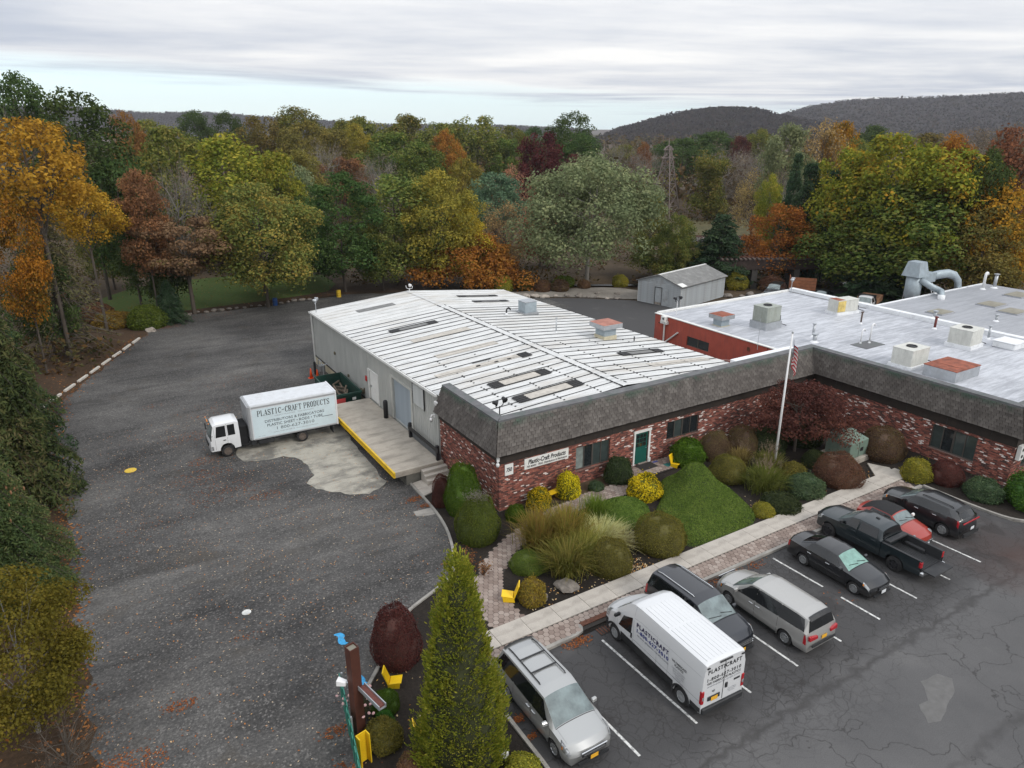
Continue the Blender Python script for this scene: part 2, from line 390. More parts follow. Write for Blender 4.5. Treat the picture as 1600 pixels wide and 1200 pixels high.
def sheet(name, poly, off, material, kind='structure', parent=None, grid=2.0, zf=None):
 from mathutils.geometry import delaunay_2d_cdt
 P_ = [Vector((x, y)) for x, y in poly]; n = len(P_)
 xs = [p[0] for p in poly]; ys = [p[1] for p in poly]
 E_ = [(i, (i + 1) % n) for i in range(n)]
 gx = math.floor(min(xs) / grid) * grid
 while gx < max(xs):
  gy = math.floor(min(ys) / grid) * grid
  while gy < max(ys): P_.append(Vector((gx + .013, gy + .017))); gy += grid
  gx += grid
 vs, _e, fs, *_ = delaunay_2d_cdt(P_, E_, [], 1, 1e-4)
 me = bpy.data.meshes.new(name)
 tri = []
 for f in fs:
  a_, b_, c_ = [vs[i] for i in f[:3]]
  tri.append(tuple(f) if (b_ - a_).cross(c_ - a_) > 0 else tuple(reversed(f)))
 me.from_pydata([(v.x, v.y, (zf or h)(v.x, v.y) + off) for v in vs], [], tri)
 o = mesh_obj(name, me, material, parent, True)
 if parent is None: tag(o, kind=kind)
 return o
def smooth_poly(pts, it=2, closed=True):
 for _ in range(it):
  q = []; n = len(pts)
  for i in range(n if closed else n - 1):
   a, b = pts[i], pts[(i + 1) % n]
   q += [(a[0] * .75 + b[0] * .25, a[1] * .75 + b[1] * .25), (a[0] * .25 + b[0] * .75, a[1] * .25 + b[1] * .75)]
  pts = q if closed else [pts[0]] + q + [pts[-1]]
 return pts
def rough_poly(pts, amp, step=.6, seed=1, closed=True):
 r = random.Random(seed); out_ = []
 n = len(pts)
 for i in range(n if closed else n - 1):
  a, b = Vector(pts[i]), Vector(pts[(i + 1) % n]); L = (b - a).length; k = max(1, int(L / step))
  nrm = Vector((-(b - a).y, (b - a).x)) / max(L, 1e-6)
  for j in range(k):
   p = a.lerp(b, j / k) + nrm * r.uniform(-amp, amp); out_.append((p.x, p.y))
 return out_
KERB_LINE = smooth_poly([(-2.43, 7.0), (-2.62, 3.9), (-2.97, 1.16), (-3.71, -1.47), (-5.0, -4.35), (-6.9, -5.2), (-8.4, -5.9), (-10.0, -7.9), (-11.3, -9.3)], 2, False)
lot = [(-11.6, -9.6), (-12.6, -11.5), (-13.6, -16), (-14.5, -45), (-24, -45)] + rough_poly([(-20.4, -40), (-20.4, -8), (-21, 6.5), (-22.0, 25), (-21.64, 34.6)], .35, 1.2, 3, False) + \
 [(-21.64, 34.64), (-13.0, 53.47)] + rough_poly([(-12.4, 55.2), (-7.2, 60.4), (3.5, 60.5), (12, 61.5), (21, 58), (28, 50), (34, 45.6)], .3, 1.2, 4, False) + \
 [(34, 45.6), (34, 40), (20, 35), (0, 35), (0, 7.0)] + KERB_LINE
sheet('gravel_lot', lot, .0, M_LOT)
rear = [(20, 35), (34, 40), (34, 45.6), (38, 43.2), (43, 38.6), (44.5, 33.5), (45.0, 31.2), (56, 33), (68, 33), (76, 16), (76, 9), (46, 9), (26.6, 17.2), (20, 3)]
sheet('rear_lot', rear, .005, M_REAR)
PARK = [(-7.5, -45), (-7.5, -13.2), (-7.5, -11.1), (22.6, -11.1), (22.62, -14.2), (22.9, -16.0), (24.2, -16.9), (27, -17.2), (60, -17.4), (60, -60), (-7.5, -60)]
sheet('parking_lot', PARK, .0, M_PARK)
sheet('front_lot', [(-14.5, -45), (-7.5, -45), (-7.5, -18), (-9.5, -19.5), (-13.9, -20)], .0, M_PARK)
sheet('garden_soil', KERB_LINE[::-1][:-1] + [(-2.43, 7.0), (0, 7.0), (0, 0), (26.8, 0), (26.8, -13.8), (60, -13.8), (60, -17.3), (27, -17.1), (24.2, -16.8), (22.95, -15.9), (22.7, -14.2), (22.7, -11.1), (-7.45, -11.1), (-7.45, -17.7), (-9.5, -19.3), (-13.8, -19.8), (-13.5, -16), (-12.5, -11.5), (-11.5, -9.5)], .03, M_MULCH)
sheet('leaf_litter_bank', [(-26, -45), (-20.2, -45)] + rough_poly([(-20.2, -40), (-20.2, -8), (-20.8, 6.5), (-21.8, 25), (-21.3, 34.6), (-12.9, 53.6), (-12.4, 55.4), (-7.2, 60.7), (3.5, 60.9), (12, 61.9), (22, 58.4), (28, 60), (24, 66), (0, 66)], .3, 1, 9, False) + [(-14, 66), (-32, 44), (-36, -45)], .018, M_LITTER)
sheet('lawn', smooth_poly([(-16, 62.5), (-6, 63.2), (4, 63.4), (13, 65), (14, 80), (0, 84), (-16, 80)], 1), .03, M_LAWN)
sheet('gravel_bed', smooth_poly([(29.5, 51.5), (34.5, 46), (38.4, 43.6), (43.2, 39), (45.5, 38.6), (48, 42), (46, 46.5), (40, 49), (34, 50.5)], 1), .02, M_PEB)
pad = smooth_poly([(-10.9, 16.9), (-10.6, 15.3), (-7.4, 15.1), (-7.0, 11.6), (-7.9, 10.7), (-7.8, 9.7), (-6.9, 8.6), (-5.5, 6.9), (-3.9, 7.5), (-3.3, 8.5), (-3.6, 9.5), (-1, 10), (-1, 18.5), (-10.5, 18.6)], 1)
sheet('concrete_apron', rough_poly(pad, .10, .35, 5), .012, M_PAD, grid=1.0)
water = m_soil('creek_water', [(.012, .014, .012), (.02, .022, .018)], .4); water.node_tree.nodes['Principled BSDF'].inputs['Roughness'].default_value = .12
sheet('creek_water', [(31, 60), (40, 55), (52, 48), (66, 40), (80, 32), (82, 35), (68, 43), (54, 51), (42, 58), (33, 63)], 0, water, zf=lambda x, y: -1.75)
sheet('rail_bank', [(62, 66), (84, 50), (92, 42), (130, 30), (150, 60), (110, 110), (84, 120)], .0, M_BANK, grid=6, zf=lambda x, y: -1.25)
sheet('back_road', [(78, 78), (100, 62), (122, 47), (124, 50), (102, 66), (80, 82)], .0, M_REAR, grid=6, zf=lambda x, y: -1.1)
def kerb_strip(name, line, w, z0, z1, material, closed=False):
 g = G(); n = len(line); L = []; Rr = []
 for i, p in enumerate(line):
  a = Vector(line[max(0, i - 1)]); b = Vector(line[min(n - 1, i + 1)]); d = (b - a).normalized(); nn = Vector((-d.y, d.x)) * w / 2
  L.append((p[0] + nn.x, p[1] + nn.y)); Rr.append((p[0] - nn.x, p[1] - nn.y))
 for i in range(n):
  for q in (L[i], Rr[i]):
   hh = h(*q); g.v += [(q[0], q[1], hh + z0), (q[0], q[1], hh + z1)]
 for i in range(n - 1):
  a = 4 * i; b = a + 4
  g.f += [(a + 1, b + 1, b + 3, a + 3), (a, b, b + 1, a + 1), (a + 2, a + 3, b + 3, b + 2)]
 g.f += [(0, 1, 3, 2), (4 * n - 4, 4 * n - 2, 4 * n - 1, 4 * n - 3)]
 return tag(g.obj(name, material), kind='structure')
kerb_strip('garden_kerb', KERB_LINE, .14, -.1, .11, M_KERB)
kerb_strip('island_kerb', [(-7.48, -13.2), (-7.48, -15.5), (-7.55, -17.2), (-8.2, -18.4), (-9.6, -19.4)], .14, -.1, .12, M_KERB)
kerb_strip('corner_kerb', smooth_poly([(22.66, -11.1), (22.66, -14.2), (22.95, -16.0), (24.2, -16.9), (27, -17.2), (40, -17.4)], 2, False), .15, -.1, .12, M_KERB)
kerb_strip('front_kerb', [(-7.45, -11.05)] + [(-4.2, -11.04), (-2.75, -11.0), (-2.45, -10.93), (-2.25, -10.6)], .17, -.1, .13, M_KERB)
kerb_strip('front_kerb', [(-.15, -10.7), (.1, -10.98), (.5, -11.05), (22.5, -11.05)], .17, -.1, .13, M_KERB)
walk = tag(bpy.data.objects.new('sidewalk', None), kind='structure'); link(walk)
slab = None
xs = [-7.3 + 1.53 * i for i in range(20)]
for i, x in enumerate(xs):
 if x > 21.9: break
 if slab is None:
  slab = G().box(0.006, 1.522, -9.98, -8.9, -.1, .13).obj('slab', M_WALK, walk, bevel=.008); s_ = slab
 else:
  s_ = slab.copy(); link(s_, walk)
 s_.location = (x, 0, rnd.uniform(-.006, .006)); s_.rotation_euler = (0, rnd.uniform(-.002, .002), 0)
g = G().prism([(22.0, -9.98), (23.1, -8.7), (22.5, -7.6), (21.3, -8.9), (21.75, -9.3)], -.1, .128); g.obj('slab', M_WALK, walk)
# storm inlet in the kerb
inl = thing('storm_drain', 'rusty storm drain grate at the curb inlet in front of the white cargo van', 'drain', (-1.15, -11.0, 0))
M_RUST = mat('rust', (.11, .045, .028), .9, 0, .4, 8)
M_IRON = mat('iron', (.05, .045, .042), .7, .6, .3, 10)
G().box(-1.1, 1.05, .25, .5, -.02, .135).obj('inlet_throat', M_RUST, inl)
G().box(-1.05, 1.0, .02, .25, -.02, .012).obj('apron', M_RUST, inl)
gg = G().box(-.7, .5, -.55, -.02, .002, .012); gg.obj('grate_frame', M_IRON, inl)
for i in range(8):
 G().box(-.66 + i * .145, -.60 + i * .145, -.5, -.07, .012, .024).obj('grate_bar', M_RUST, inl)
def hexes(inside, x0, x1, y0, y1, r=.105, z=0.0, seed=1):
 rr = random.Random(seed); V = []; F = []; dx = r * 1.732 * 1.02; dy = r * 1.5 * 1.02; row = 0; y = y0
 while y < y1:
  x = x0 + (dx / 2 if row % 2 else 0)
  while x < x1:
   if inside(x, y):
    zz = h(x, y) + z + rr.uniform(-.004, .004); b = len(V); ri = r * .93
    for k in range(6):
     a = R(60 * k + 30); V.append((x + ri * math.cos(a), y + ri * math.sin(a), zz))
    for k in range(6):
     a = R(60 * k + 30); V.append((x + r * .985 * math.cos(a), y + r * .985 * math.sin(a), zz - .03))
    F += [(b, b + 1, b + 2, b + 3), (b, b + 3, b + 4, b + 5)] + [(b + k, b + k + 6, b + (k + 1) % 6 + 6, b + (k + 1) % 6) for k in range(6)]
   x += dx
  y += dy; row += 1
 return V, F
def m_paver():
 m, t, b = nodes_of('clay_pavers'); v = coords(t); ge = t.nodes.new('ShaderNodeNewGeometry')
 f = mth(t, 'ADD', mth(t, 'MULTIPLY', ge.outputs['Random Per Island'], .6), mth(t, 'MULTIPLY', noise(t, v, .8, 5, .65), .4))
 c = ramp(t, f, [(.15, (.17, .125, .105)), (.5, (.255, .20, .17)), (.85, (.33, .275, .24))])
 t.links.new(c, b.inputs['Base Color']); b.inputs['Roughness'].default_value = .9; bump(t, b, noise(t, v, 60, 3), .3, .01); return m
M_PAVER = m_paver(); M_JOINT = mat('paver_joint', (.035, .03, .026), .95)
PATH = smooth_poly([(-4.75, -8.8), (-4.75, -7.6), (-4.3, -6.1), (-3.3, -4.8), (-2.0, -3.75), (-.4, -2.95), (1.8, -2.3), (4.4, -1.95), (6.6, -2.1), (8.6, -1.7), (10.0, -.9), (10.6, -.45)], 2, False)
PW = .62
def dpath(x, y):
 d = 9.
 for i in range(len(PATH) - 1):
  a, b = PATH[i], PATH[i + 1]; vx, vy = b[0] - a[0], b[1] - a[1]; L = vx * vx + vy * vy
  tt = max(0, min(1, ((x - a[0]) * vx + (y - a[1]) * vy) / L)); d = min(d, math.hypot(x - a[0] - tt * vx, y - a[1] - tt * vy))
 return d
def on_path(x, y): return dpath(x, y) < PW + .12 * (y < -7.3) or (8.3 < x < 12.6 and -1.6 < y < -.15)
V, F = hexes(on_path, -6, 13, -9, 0, .15, .05, 3)
pw = tag(bpy.data.objects.new('garden_path', None), kind='structure'); link(pw)
def ring(line, w):
 L, Rr = [], []
 for i, p in enumerate(line):
  a = Vector(line[max(0, i - 1)]); b = Vector(line[min(len(line) - 1, i + 1)]); d = (b - a).normalized()
  L.append((p[0] - d.y * w, p[1] + d.x * w)); Rr.append((p[0] + d.y * w, p[1] - d.x * w))
 return L + Rr[::-1]
sheet('path_bed', ring(PATH, PW + .03), .038, M_JOINT, parent=pw, grid=1.0)
sheet('entry_bed', [(8.3, -1.65), (12.65, -1.65), (12.65, -.12), (8.3, -.12)], .036, M_JOINT, parent=pw, grid=1.0)
me = bpy.data.meshes.new('pavers'); me.from_pydata(V, [], F); o = mesh_obj('pavers', me, M_PAVER, pw); o['kind'] = 'stuff'
pb = tag(bpy.data.objects.new('paver_strip', None), kind='structure'); link(pb)
G().box(-7.4, 22.2, -10.96, -9.99, -.1, .098).obj('strip_bed', M_JOINT, pb)
V, F = hexes(lambda x, y: not (-2.3 < x < -.1 and y < -10.6), -7.3, 22.1, -10.84, -10.05, .15, .128, 4)
me = bpy.data.meshes.new('pavers'); me.from_pydata(V, [], F); o = mesh_obj('pavers', me, M_PAVER, pb); o['kind'] = 'stuff'
def m_line():
 m, t, b = nodes_of('worn_white_paint'); v = coords(t)
 c = mixc(t, ramp(t, noise(t, v, 7, 6, .75), [(.46, 0.0), (.62, .85)]), (.62, .62, .60), (.10, .10, .10))
 t.links.new(c, b.inputs['Base Color']); b.inputs['Roughness'].default_value = .85; return m
M_LINE = m_line()
for i, (x, y0) in enumerate([(-7.2, 0), (-4.63, -11.8), (-1.95, -11.75), (.85, -11.8), (3.55, -11.8), (6.30, -11.8), (8.98, -11.45), (11.78, -11.8), (14.5, -11.8), (17.25, -11.8)]):
 if y0 == 0: continue
 g = G(); n = 6
 xa, xb = x - .03, x + .12
 for k in range(n):
  ya = y0 + (-17.0 - y0) * k / n; yb = y0 + (-17.0 - y0) * (k + 1) / n
  pa = xa + (xb - xa) * k / n; pb_ = xa + (xb - xa) * (k + 1) / n
  if i == 6 and k in (3,): continue
  g.quad((pa - .05, ya, .004), (pb_ - .05, yb, .004), (pb_ + .05, yb, .004), (pa + .05, ya, .004))
 tag(g.obj('stall_line', M_LINE), kind='structure')
# pale stone edging along the wooded west side of the lot: single blocks
M_STONE = mat('edging_stone', (.50, .47, .42), .9, 0, .15, 4)
edging = tag(bpy.data.objects.new('lot_edging', None), kind='structure'); link(edging)
p0 = Vector((-23.8, 31.0)); p1 = Vector((-13.0, 53.5)); L = (p1 - p0).length; dd = (p1 - p0) / L; blk = None; s = 0.0
while s < L - 1.5:
 ln = 1.75
 if blk is None:
  blk = G().box(-ln / 2, ln / 2, -.11, .11, -.05, .17).obj('edging_block', M_STONE, edging, bevel=.02); b_ = blk
 else: b_ = blk.copy(); link(b_, edging)
 c = p0 + dd * (s + ln / 2); b_.location = (c.x, c.y, h(c.x, c.y) + .01); b_.rotation_euler = (0, rnd.uniform(-.01, .01), math.atan2(dd.y, dd.x) + rnd.uniform(-.012, .012)); s += 2.42
# boulders edging the lawn and gravel bed
M_ROCK = mat('field_stone', (.17, .15, .13), .9, 0, .4, 2.5, .5, 12)
M_ROCKP = mat('pale_field_stone', (.33, .29, .25), .9, 0, .3, 2.5, .5, 12)
def rock_mesh(seed):
 bm = bmesh.new(); bmesh.ops.create_icosphere(bm, subdivisions=2, radius=1); r = random.Random(seed); o = Vector((r.uniform(0, 50), 0, 0))
 for v in bm.verts:
  n_ = mnoise.noise(v.co * 1.1 + o) * .45 + mnoise.noise(v.co * 2.7 + o) * .15
  v.co *= 1 + n_; v.co.z *= .62
 me = bpy.data.meshes.new('rock'); bm.to_mesh(me); bm.free(); return me
ROCKS = [rock_mesh(i) for i in range(5)]
def rock(x, y, s, label=None, group=None, pale=False, parent=None):
 o = link(bpy.data.objects.new('boulder', ROCKS[rnd.randrange(5)]), parent)
 if not o.data.materials: o.data.materials.append(M_ROCK)
 o.material_slots[0].link = 'OBJECT'; o.material_slots[0].material = M_ROCKP if pale else M_ROCK
 o.location = (x, y, h(x, y) + s * .25); o.scale = (s * rnd.uniform(.8, 1.3), s * rnd.uniform(.7, 1.1), s * rnd.uniform(.7, 1)); o.rotation_euler = (0, 0, rnd.uniform(0, 6.3))
 if label: tag(o, label, 'boulder', group)
 return o
for p in rough_poly([(-10.5, 57.8), (-7.3, 61.0), (3.5, 61.0), (8, 61.2)], .35, .85, 8, False):
 rock(p[0], p[1], rnd.uniform(.22, .42), 'low brown stone in the row edging the lawn behind the gravel lot', 'stones edging the lawn')
for p in rough_poly([(29, 51), (34.3, 46.4), (38.2, 44), (42.6, 39.6)], .5, 1.15, 12, False):
 rock(p[0], p[1], rnd.uniform(.25, .6), 'rough stone along the rear lot edge of the pale gravel bed', 'stones edging the gravel bed', rnd.random() < .4)
rock(-12.2, 55.0, .55, 'large pale boulder at the end of the white stone edging', None, True)
rock(-1.15, -8.05, .55, 'grey boulder at the foot of the tall ornamental grass by the sidewalk')
rock(-2.6, -8.1, .3, 'small grey boulder behind the bronze shrub by the sidewalk')
for q_, (x, y) in zip(('brown boulder nearest the far end of the grey shed', 'second brown boulder from the far end of the shed', 'third brown boulder along from the shed', 'fourth brown boulder along from the shed', 'fifth brown boulder along from the shed', 'brown boulder farthest along the row from the shed'), [(52.5, 34.8), (55.2, 33.8), (56.6, 32.6), (58.2, 32.6), (59.8, 31.4), (61.5, 31)]):
 rock(x, y, rnd.uniform(.4, .8), q_, 'boulders beside the shed')
for q_, (x, y) in zip(('middle dark stone on the open pale gravel bed', 'dark stone on the gravel bed nearest the shed', 'dark stone on the gravel bed nearest the silvery tree'), [(41.5, 44.2), (43.7, 42.6), (39.2, 45.2)]):
 rock(x, y, rnd.uniform(.3, .45), q_, 'stones in the gravel bed')
def disc(name, x, y, r, material, label, cat, zo=.012):
 g = G().lathe([(r, -.02), (r, zo), (r * .93, zo + .004), (.001, zo + .004)], 24); o = g.obj(name, material); o.location = (x, y, h(x, y) + .004); tag(o, label, cat); return o
disc('manhole_cover', -17.24, 18.28, .36, mat('yellow_lid', (.62, .42, .05), .7, 0, .2, 9), 'round yellow painted manhole lid out on the gravel lot', 'manhole cover')
disc('valve_cover', -14.11, -1.64, .20, mat('white_lid', (.55, .55, .53), .8, 0, .3, 9, dirt=(.2, .2, .2)), 'small round white utility lid in the middle of the near gravel lot', 'utility lid')
M_BLUE = mat('blue_spray', (.05, .33, .62), .8, 0, .3, 8)
for pts, lab in (([(-11.35, -5.45), (-11.05, -5.5), (-10.95, -5.85), (-11.1, -6.1), (-11.0, -6.35), (-11.3, -6.3), (-11.35, -6.0), (-11.25, -5.8)], 'blue spray paint mark on the lot above the brown post'),
    ([(-11.45, -8.5), (-11.2, -8.45), (-11.15, -9.0), (-11.4, -9.0)], 'small blue spray mark between the brown post and the garden curb')):
 tag(sheet('paint_mark', rough_poly(pts, .05, .12, 3), .006, M_BLUE, grid=.5), lab, 'paint mark')
 bpy.context.scene.collection.objects[-1]['kind'] = 'thing'
dr = G().box(-.55, .55, -.42, .42, -.1, .03).obj('drain_cover', M_KERB, bevel=.02); dr.location = (-3.35, 2.75, h(-3.35, 2.75)); dr.rotation_euler = (0, R(-2), R(-8)); tag(dr, 'square grey concrete drain cover beside the garden curb', 'drain cover')
# asphalt patches in the aisle
M_PATCH = mat('grey_patch', (.122, .119, .116), .92, 0, .15, 3)
for pts in ([(5.2, -21.3), (5.8, -20.6), (6.3, -20.7), (7.0, -20.0), (8.0, -20.1), (8.2, -20.6), (7.3, -21.1), (6.6, -21.2), (5.7, -21.5)],):
 tag(sheet('asphalt_patch', rough_poly(pts, .05, .3, 7), .004, M_PATCH, grid=3), kind='structure')
def leaf_scatter(name, pts, smin, smax, material, kind='stuff', zo=.02, tilt=.35):
 n = len(pts); P = np.array([(x, y, h(x, y) + zo + rnd.uniform(0, .02)) for x, y in pts])
 a = NP.uniform(0, 6.283, n); s = NP.uniform(smin, smax, n); tx = NP.uniform(-tilt, tilt, n); ty = NP.uniform(-tilt, tilt, n)
 u = np.stack([np.cos(a), np.sin(a), tx], 1) * s[:, None]; w = np.stack([-np.sin(a), np.cos(a), ty], 1) * s[:, None] * .62
 V = np.stack([P - u, P + w, P + u, P - w], 1).reshape(-1, 3)
 o = mesh_obj(name, np_mesh(name, V, np.arange(4 * n).reshape(-1, 4)), material); o['kind'] = kind; return o
M_LEAF1 = foliage('fallen_leaf_mix', [(.30, .10, .035), (.42, .19, .07), (.50, .33, .17), (.55, .47, .36), (.34, .14, .05)], .1, .3, .5)
M_LEAF2 = foliage('fallen_leaf_rust', [(.15, .055, .025), (.25, .09, .035), (.38, .17, .07)], .1, .3, .5)
pts = []
while len(pts) < 3200:       # thin scatter over the lot
 x = rnd.uniform(-20, -3); y = rnd.uniform(-14, 26)
 if x > -3.2 - .55 * max(0, -y - 1.4) - (y < -4) * 3 and y < 7: continue
 if rnd.random() < .35 + .65 * sm(mnoise.noise((x * .25, y * .25, 3)), -.1, .4): pts.append((x, y))
leaf_scatter('fallen_leaves', pts, .025, .05, M_LEAF1)
pts = []
for cx, cy, r, n in [(-17.4, -6.4, .55, 150), (-19.6, -8.6, 1.5, 700), (-17.5, 10, 2.2, 90), (-12.8, 17.2, 1.2, 180), (-10.5, 10.2, 1.0, 120), (-12.6, 12, 2.2, 260), (-13.5, 14.8, 2.0, 250), (-14.5, -3.5, .5, 30), (-5.2, 6.5, .5, 50), (-3.0, 4.8, .6, 220), (-2.85, 3.6, .4, 150), (-13.5, -12.5, .9, 260), (-12.9, -10.6, .5, 130), (-4.6, -3.2, .35, 120), (-13.2, 22, 1.8, 220), (-11, 27, 2.5, 130), (-8, 33, 3, 160), (-14.8, 30, 1.0, 60), (-3.2, -11.3, .5, 140), (-2.6, -11.35, .4, 100), (5.2, -11.35, .9, 160), (6.4, -11.3, .7, 140), (7.8, -11.35, .6, 90), (7.0, -13.6, .3, 40), (-7.2, -13.5, .25, 100), (-7.15, -14.4, .2, 90), (-10.5, 56, 1.5, 420), (-5, 59.6, 3.5, 380), (9.2, -15.2, 1.2, 20)]:
 for _ in range(n):
  a = rnd.uniform(0, 6.3); q = r * rnd.random() ** .6 * (1 if rnd.random() < .85 else 1.8); pts.append((cx + q * math.cos(a), cy + q * math.sin(a) * .6))
leaf_scatter('leaf_drifts', pts, .022, .052, M_LEAF2)
pts = [(rnd.uniform(-30, -20.4), rnd.uniform(-20, 45)) for _ in range(1500)] + [(x + rnd.gauss(0, .5), y + rnd.gauss(0, .6)) for x, y in rough_poly([(-20.3, -9), (-20.6, 6), (-21.8, 25), (-20.8, 36), (-13.4, 53.6)], .1, .1, 4, False) for _ in range(2)]
pts = [p for p in pts if p[0] < -20 or p[1] > 30]
pts += [(rnd.uniform(-15, 13), 61.5 + 22 * rnd.random() ** 1.3) for _ in range(1500)]
leaf_scatter('bank_leaves', pts, .05, .1, M_LEAF2, zo=.04)
pts = [(rnd.uniform(-11, -7.7), rnd.uniform(-17, -8)) for _ in range(120)] + [(rnd.uniform(-3.5, 22), rnd.uniform(-8.85, -7.2)) for _ in range(420)] + [(rnd.uniform(0, 26), rnd.uniform(-8, -.5)) for _ in range(250)] + [(rnd.uniform(1.5, 3.2), rnd.uniform(-8.8, -7.9)) for _ in range(160)]
leaf_scatter('garden_leaves', pts, .03, .06, M_LEAF1, zo=.05)
def m_brick():
 m, t, b = nodes_of('tumbled_brick'); tc = t.nodes.new('ShaderNodeTexCoord'); sp = t.nodes.new('ShaderNodeSeparateXYZ'); t.links.new(tc.outputs['Object'], sp.inputs[0])
 ge = t.nodes.new('ShaderNodeNewGeometry'); sn = t.nodes.new('ShaderNodeSeparateXYZ'); t.links.new(ge.outputs['Normal'], sn.inputs[0])
 ax = mth(t, 'GREATER_THAN', mth(t, 'ABSOLUTE', sn.outputs[0]), .5)
 u = mth(t, 'ADD', mth(t, 'MULTIPLY', sp.outputs[1], ax), mth(t, 'MULTIPLY', sp.outputs[0], mth(t, 'SUBTRACT', 1.0, ax)))
 cb = t.nodes.new('ShaderNodeCombineXYZ'); t.links.new(u, cb.inputs[0]); t.links.new(sp.outputs[2], cb.inputs[1])
 br = t.nodes.new('ShaderNodeTexBrick'); t.links.new(cb.outputs[0], br.inputs['Vector'])
 br.inputs['Scale'].default_value = 1.0; br.inputs['Brick Width'].default_value = .235; br.inputs['Row Height'].default_value = .078; br.inputs['Mortar Size'].default_value = .007
 br.inputs['Color1'].default_value = (0, 0, 0, 1); br.inputs['Color2'].default_value = (1, 1, 1, 1); br.inputs['Mortar'].default_value = (.5, .5, .5, 1); br.inputs['Mortar Smooth'].default_value = .1
 sh = t.nodes.new('ShaderNodeSeparateColor'); t.links.new(br.outputs['Color'], sh.inputs[0])
 c = ramp(t, sh.outputs[0], [(0, (.10, .042, .036)), (.18, (.22, .072, .052)), (.38, (.30, .095, .068)), (.55, (.15, .052, .042)), (.66, (.34, .125, .088)), (.78, (.065, .038, .035)), (.86, (.38, .18, .14)), (.925, (.74, .66, .62))], 'CONSTANT')
 nz = noise(t, cb.outputs[0], 9, 4, .7); c = mixc(t, 1.0, c, ramp(t, nz, [(.3, (.72, .72, .72)), (.7, (1.3, 1.3, 1.3))]), 'MULTIPLY')
 c = mixc(t, br.outputs['Fac'], c, (.12, .10, .09)); t.links.new(c, b.inputs['Base Color']); b.inputs['Roughness'].default_value = .88; setp(b, Specular_IOR_Level=.2)
 bump(t, b, mth(t, 'SUBTRACT', mth(t, 'MULTIPLY', nz, .5), br.outputs['Fac']), .8, .012); return m
M_BRICK = m_brick()
def m_shingle():
 m, t, b = nodes_of('weathered_shingle'); v = coords(t); ge = t.nodes.new('ShaderNodeNewGeometry')
 st = noise(t, coords(t, (1.2, 1.2, .16)), 1.1, 6, .65)
 f = mth(t, 'ADD', mth(t, 'MULTIPLY', ge.outputs['Random Per Island'], .24), mth(t, 'MULTIPLY', st, .76))
 c = ramp(t, f, [(.25, (.068, .060, .056)), (.5, (.105, .094, .086)), (.78, (.165, .150, .138))])
 sp = t.nodes.new('ShaderNodeSeparateXYZ'); t.links.new(v, sp.inputs[0])
 gr = mth(t, 'MULTIPLY', ramp(t, mth(t, 'MULTIPLY', mth(t, 'SUBTRACT', sp.outputs[2], 4.55), 2.0, True), [(0, 0.0), (.7, 1.0)]), ramp(t, noise(t, v, .9, 6, .7), [(.42, 0.0), (.6, .75)]))
 c = mixc(t, gr, c, (.045, .085, .062))
 c = mixc(t, 1.0, c, ramp(t, noise(t, v, 30, 3, .7), [(.3, (.75, .75, .75)), (.7, (1.25, 1.25, 1.25))]), 'MULTIPLY')
 t.links.new(c, b.inputs['Base Color']); b.inputs['Roughness'].default_value = .92; setp(b, Specular_IOR_Level=.2); return m
M_SHING = m_shingle()
M_CAP = mat('grey_cap', (.12, .12, .125), .75, 0, .25, 1.5, dirt=(.05, .09, .07), dirt_amt=.5)
M_FRIEZE = mat('dark_brown_fascia', (.030, .023, .019), .8, 0, .3, 2)
M_ROOFW = mat('white_roof', (.74, .755, .77), .6, 0, .05, .8, .15, 8, dirt=(.46, .47, .48), dirt_amt=.65)
def m_flatroof(name, a, bcol):
 m, t, b = nodes_of(name); v = coords(t)
 s1 = noise(t, coords(t, (.25, 2.4, 1)), 1.0, 7, .68); s2 = noise(t, coords(t, (.8, 5, 1)), 1.0, 5, .7); bg = noise(t, v, .18, 4, .6)
 f = mth(t, 'ADD', mth(t, 'ADD', mth(t, 'MULTIPLY', s1, .45), mth(t, 'MULTIPLY', s2, .3)), mth(t, 'MULTIPLY', bg, .25))
 c = ramp(t, f, [(.36, bcol), (.47, tuple(.45 * p + .55 * q for p, q in zip(a, bcol))), (.55, a), (.72, tuple(min(.85, p * 1.12) for p in a))])
 ln = mth(t, 'FRACT', mth(t, 'MULTIPLY', tnode(t, 'ShaderNodeSeparateXYZ', {'Vector': v}).outputs[1], 1.05))
 c = mixc(t, mth(t, 'MULTIPLY', mth(t, 'LESS_THAN', ln, .03), .35), c, tuple(q * .6 for q in bcol))
 t.links.new(c, b.inputs['Base Color']); b.inputs['Roughness'].default_value = .55; setp(b, Specular_IOR_Level=.35)
 bump(t, b, f, .3, .03); return m
M_FLAT = m_flatroof('silver_coated_roof', (.50, .515, .55), (.25, .26, .285)); M_FLAT2 = m_flatroof('dull_coated_roof', (.34, .35, .375), (.25, .26, .28))
M_REDW = mat('red_painted_block', (.36, .075, .050), .75, 0, .12, 1.2, .2, 20, dirt=(.20, .06, .05), dirt_amt=.6, streak=True)
M_GLASS = mat('dark_glass', (.018, .022, .024), .06, 0, .2, 2, spec=.8)
M_GLASSG = mat('curtained_glass', (.045, .058, .056), .09, 0, .3, 1.5, spec=.8)
M_FRAME = mat('bronze_frame', (.10, .09, .08), .5, .4, .1, 5)
M_WHITE = mat('white_trim', (.68, .68, .66), .55, 0, .06, 4, dirt=(.4, .39, .36), dirt_amt=.35)
M_SIGNW = mat('sign_white', (.74, .74, .72), .5, 0, .04, 3, dirt=(.5, .48, .44), dirt_amt=.3)
M_BLACK = mat('black_paint', (.018, .018, .020), .5, 0, .2, 5)
M_INK = mat('black_ink', (.012, .012, .014), .6, 0, 0)
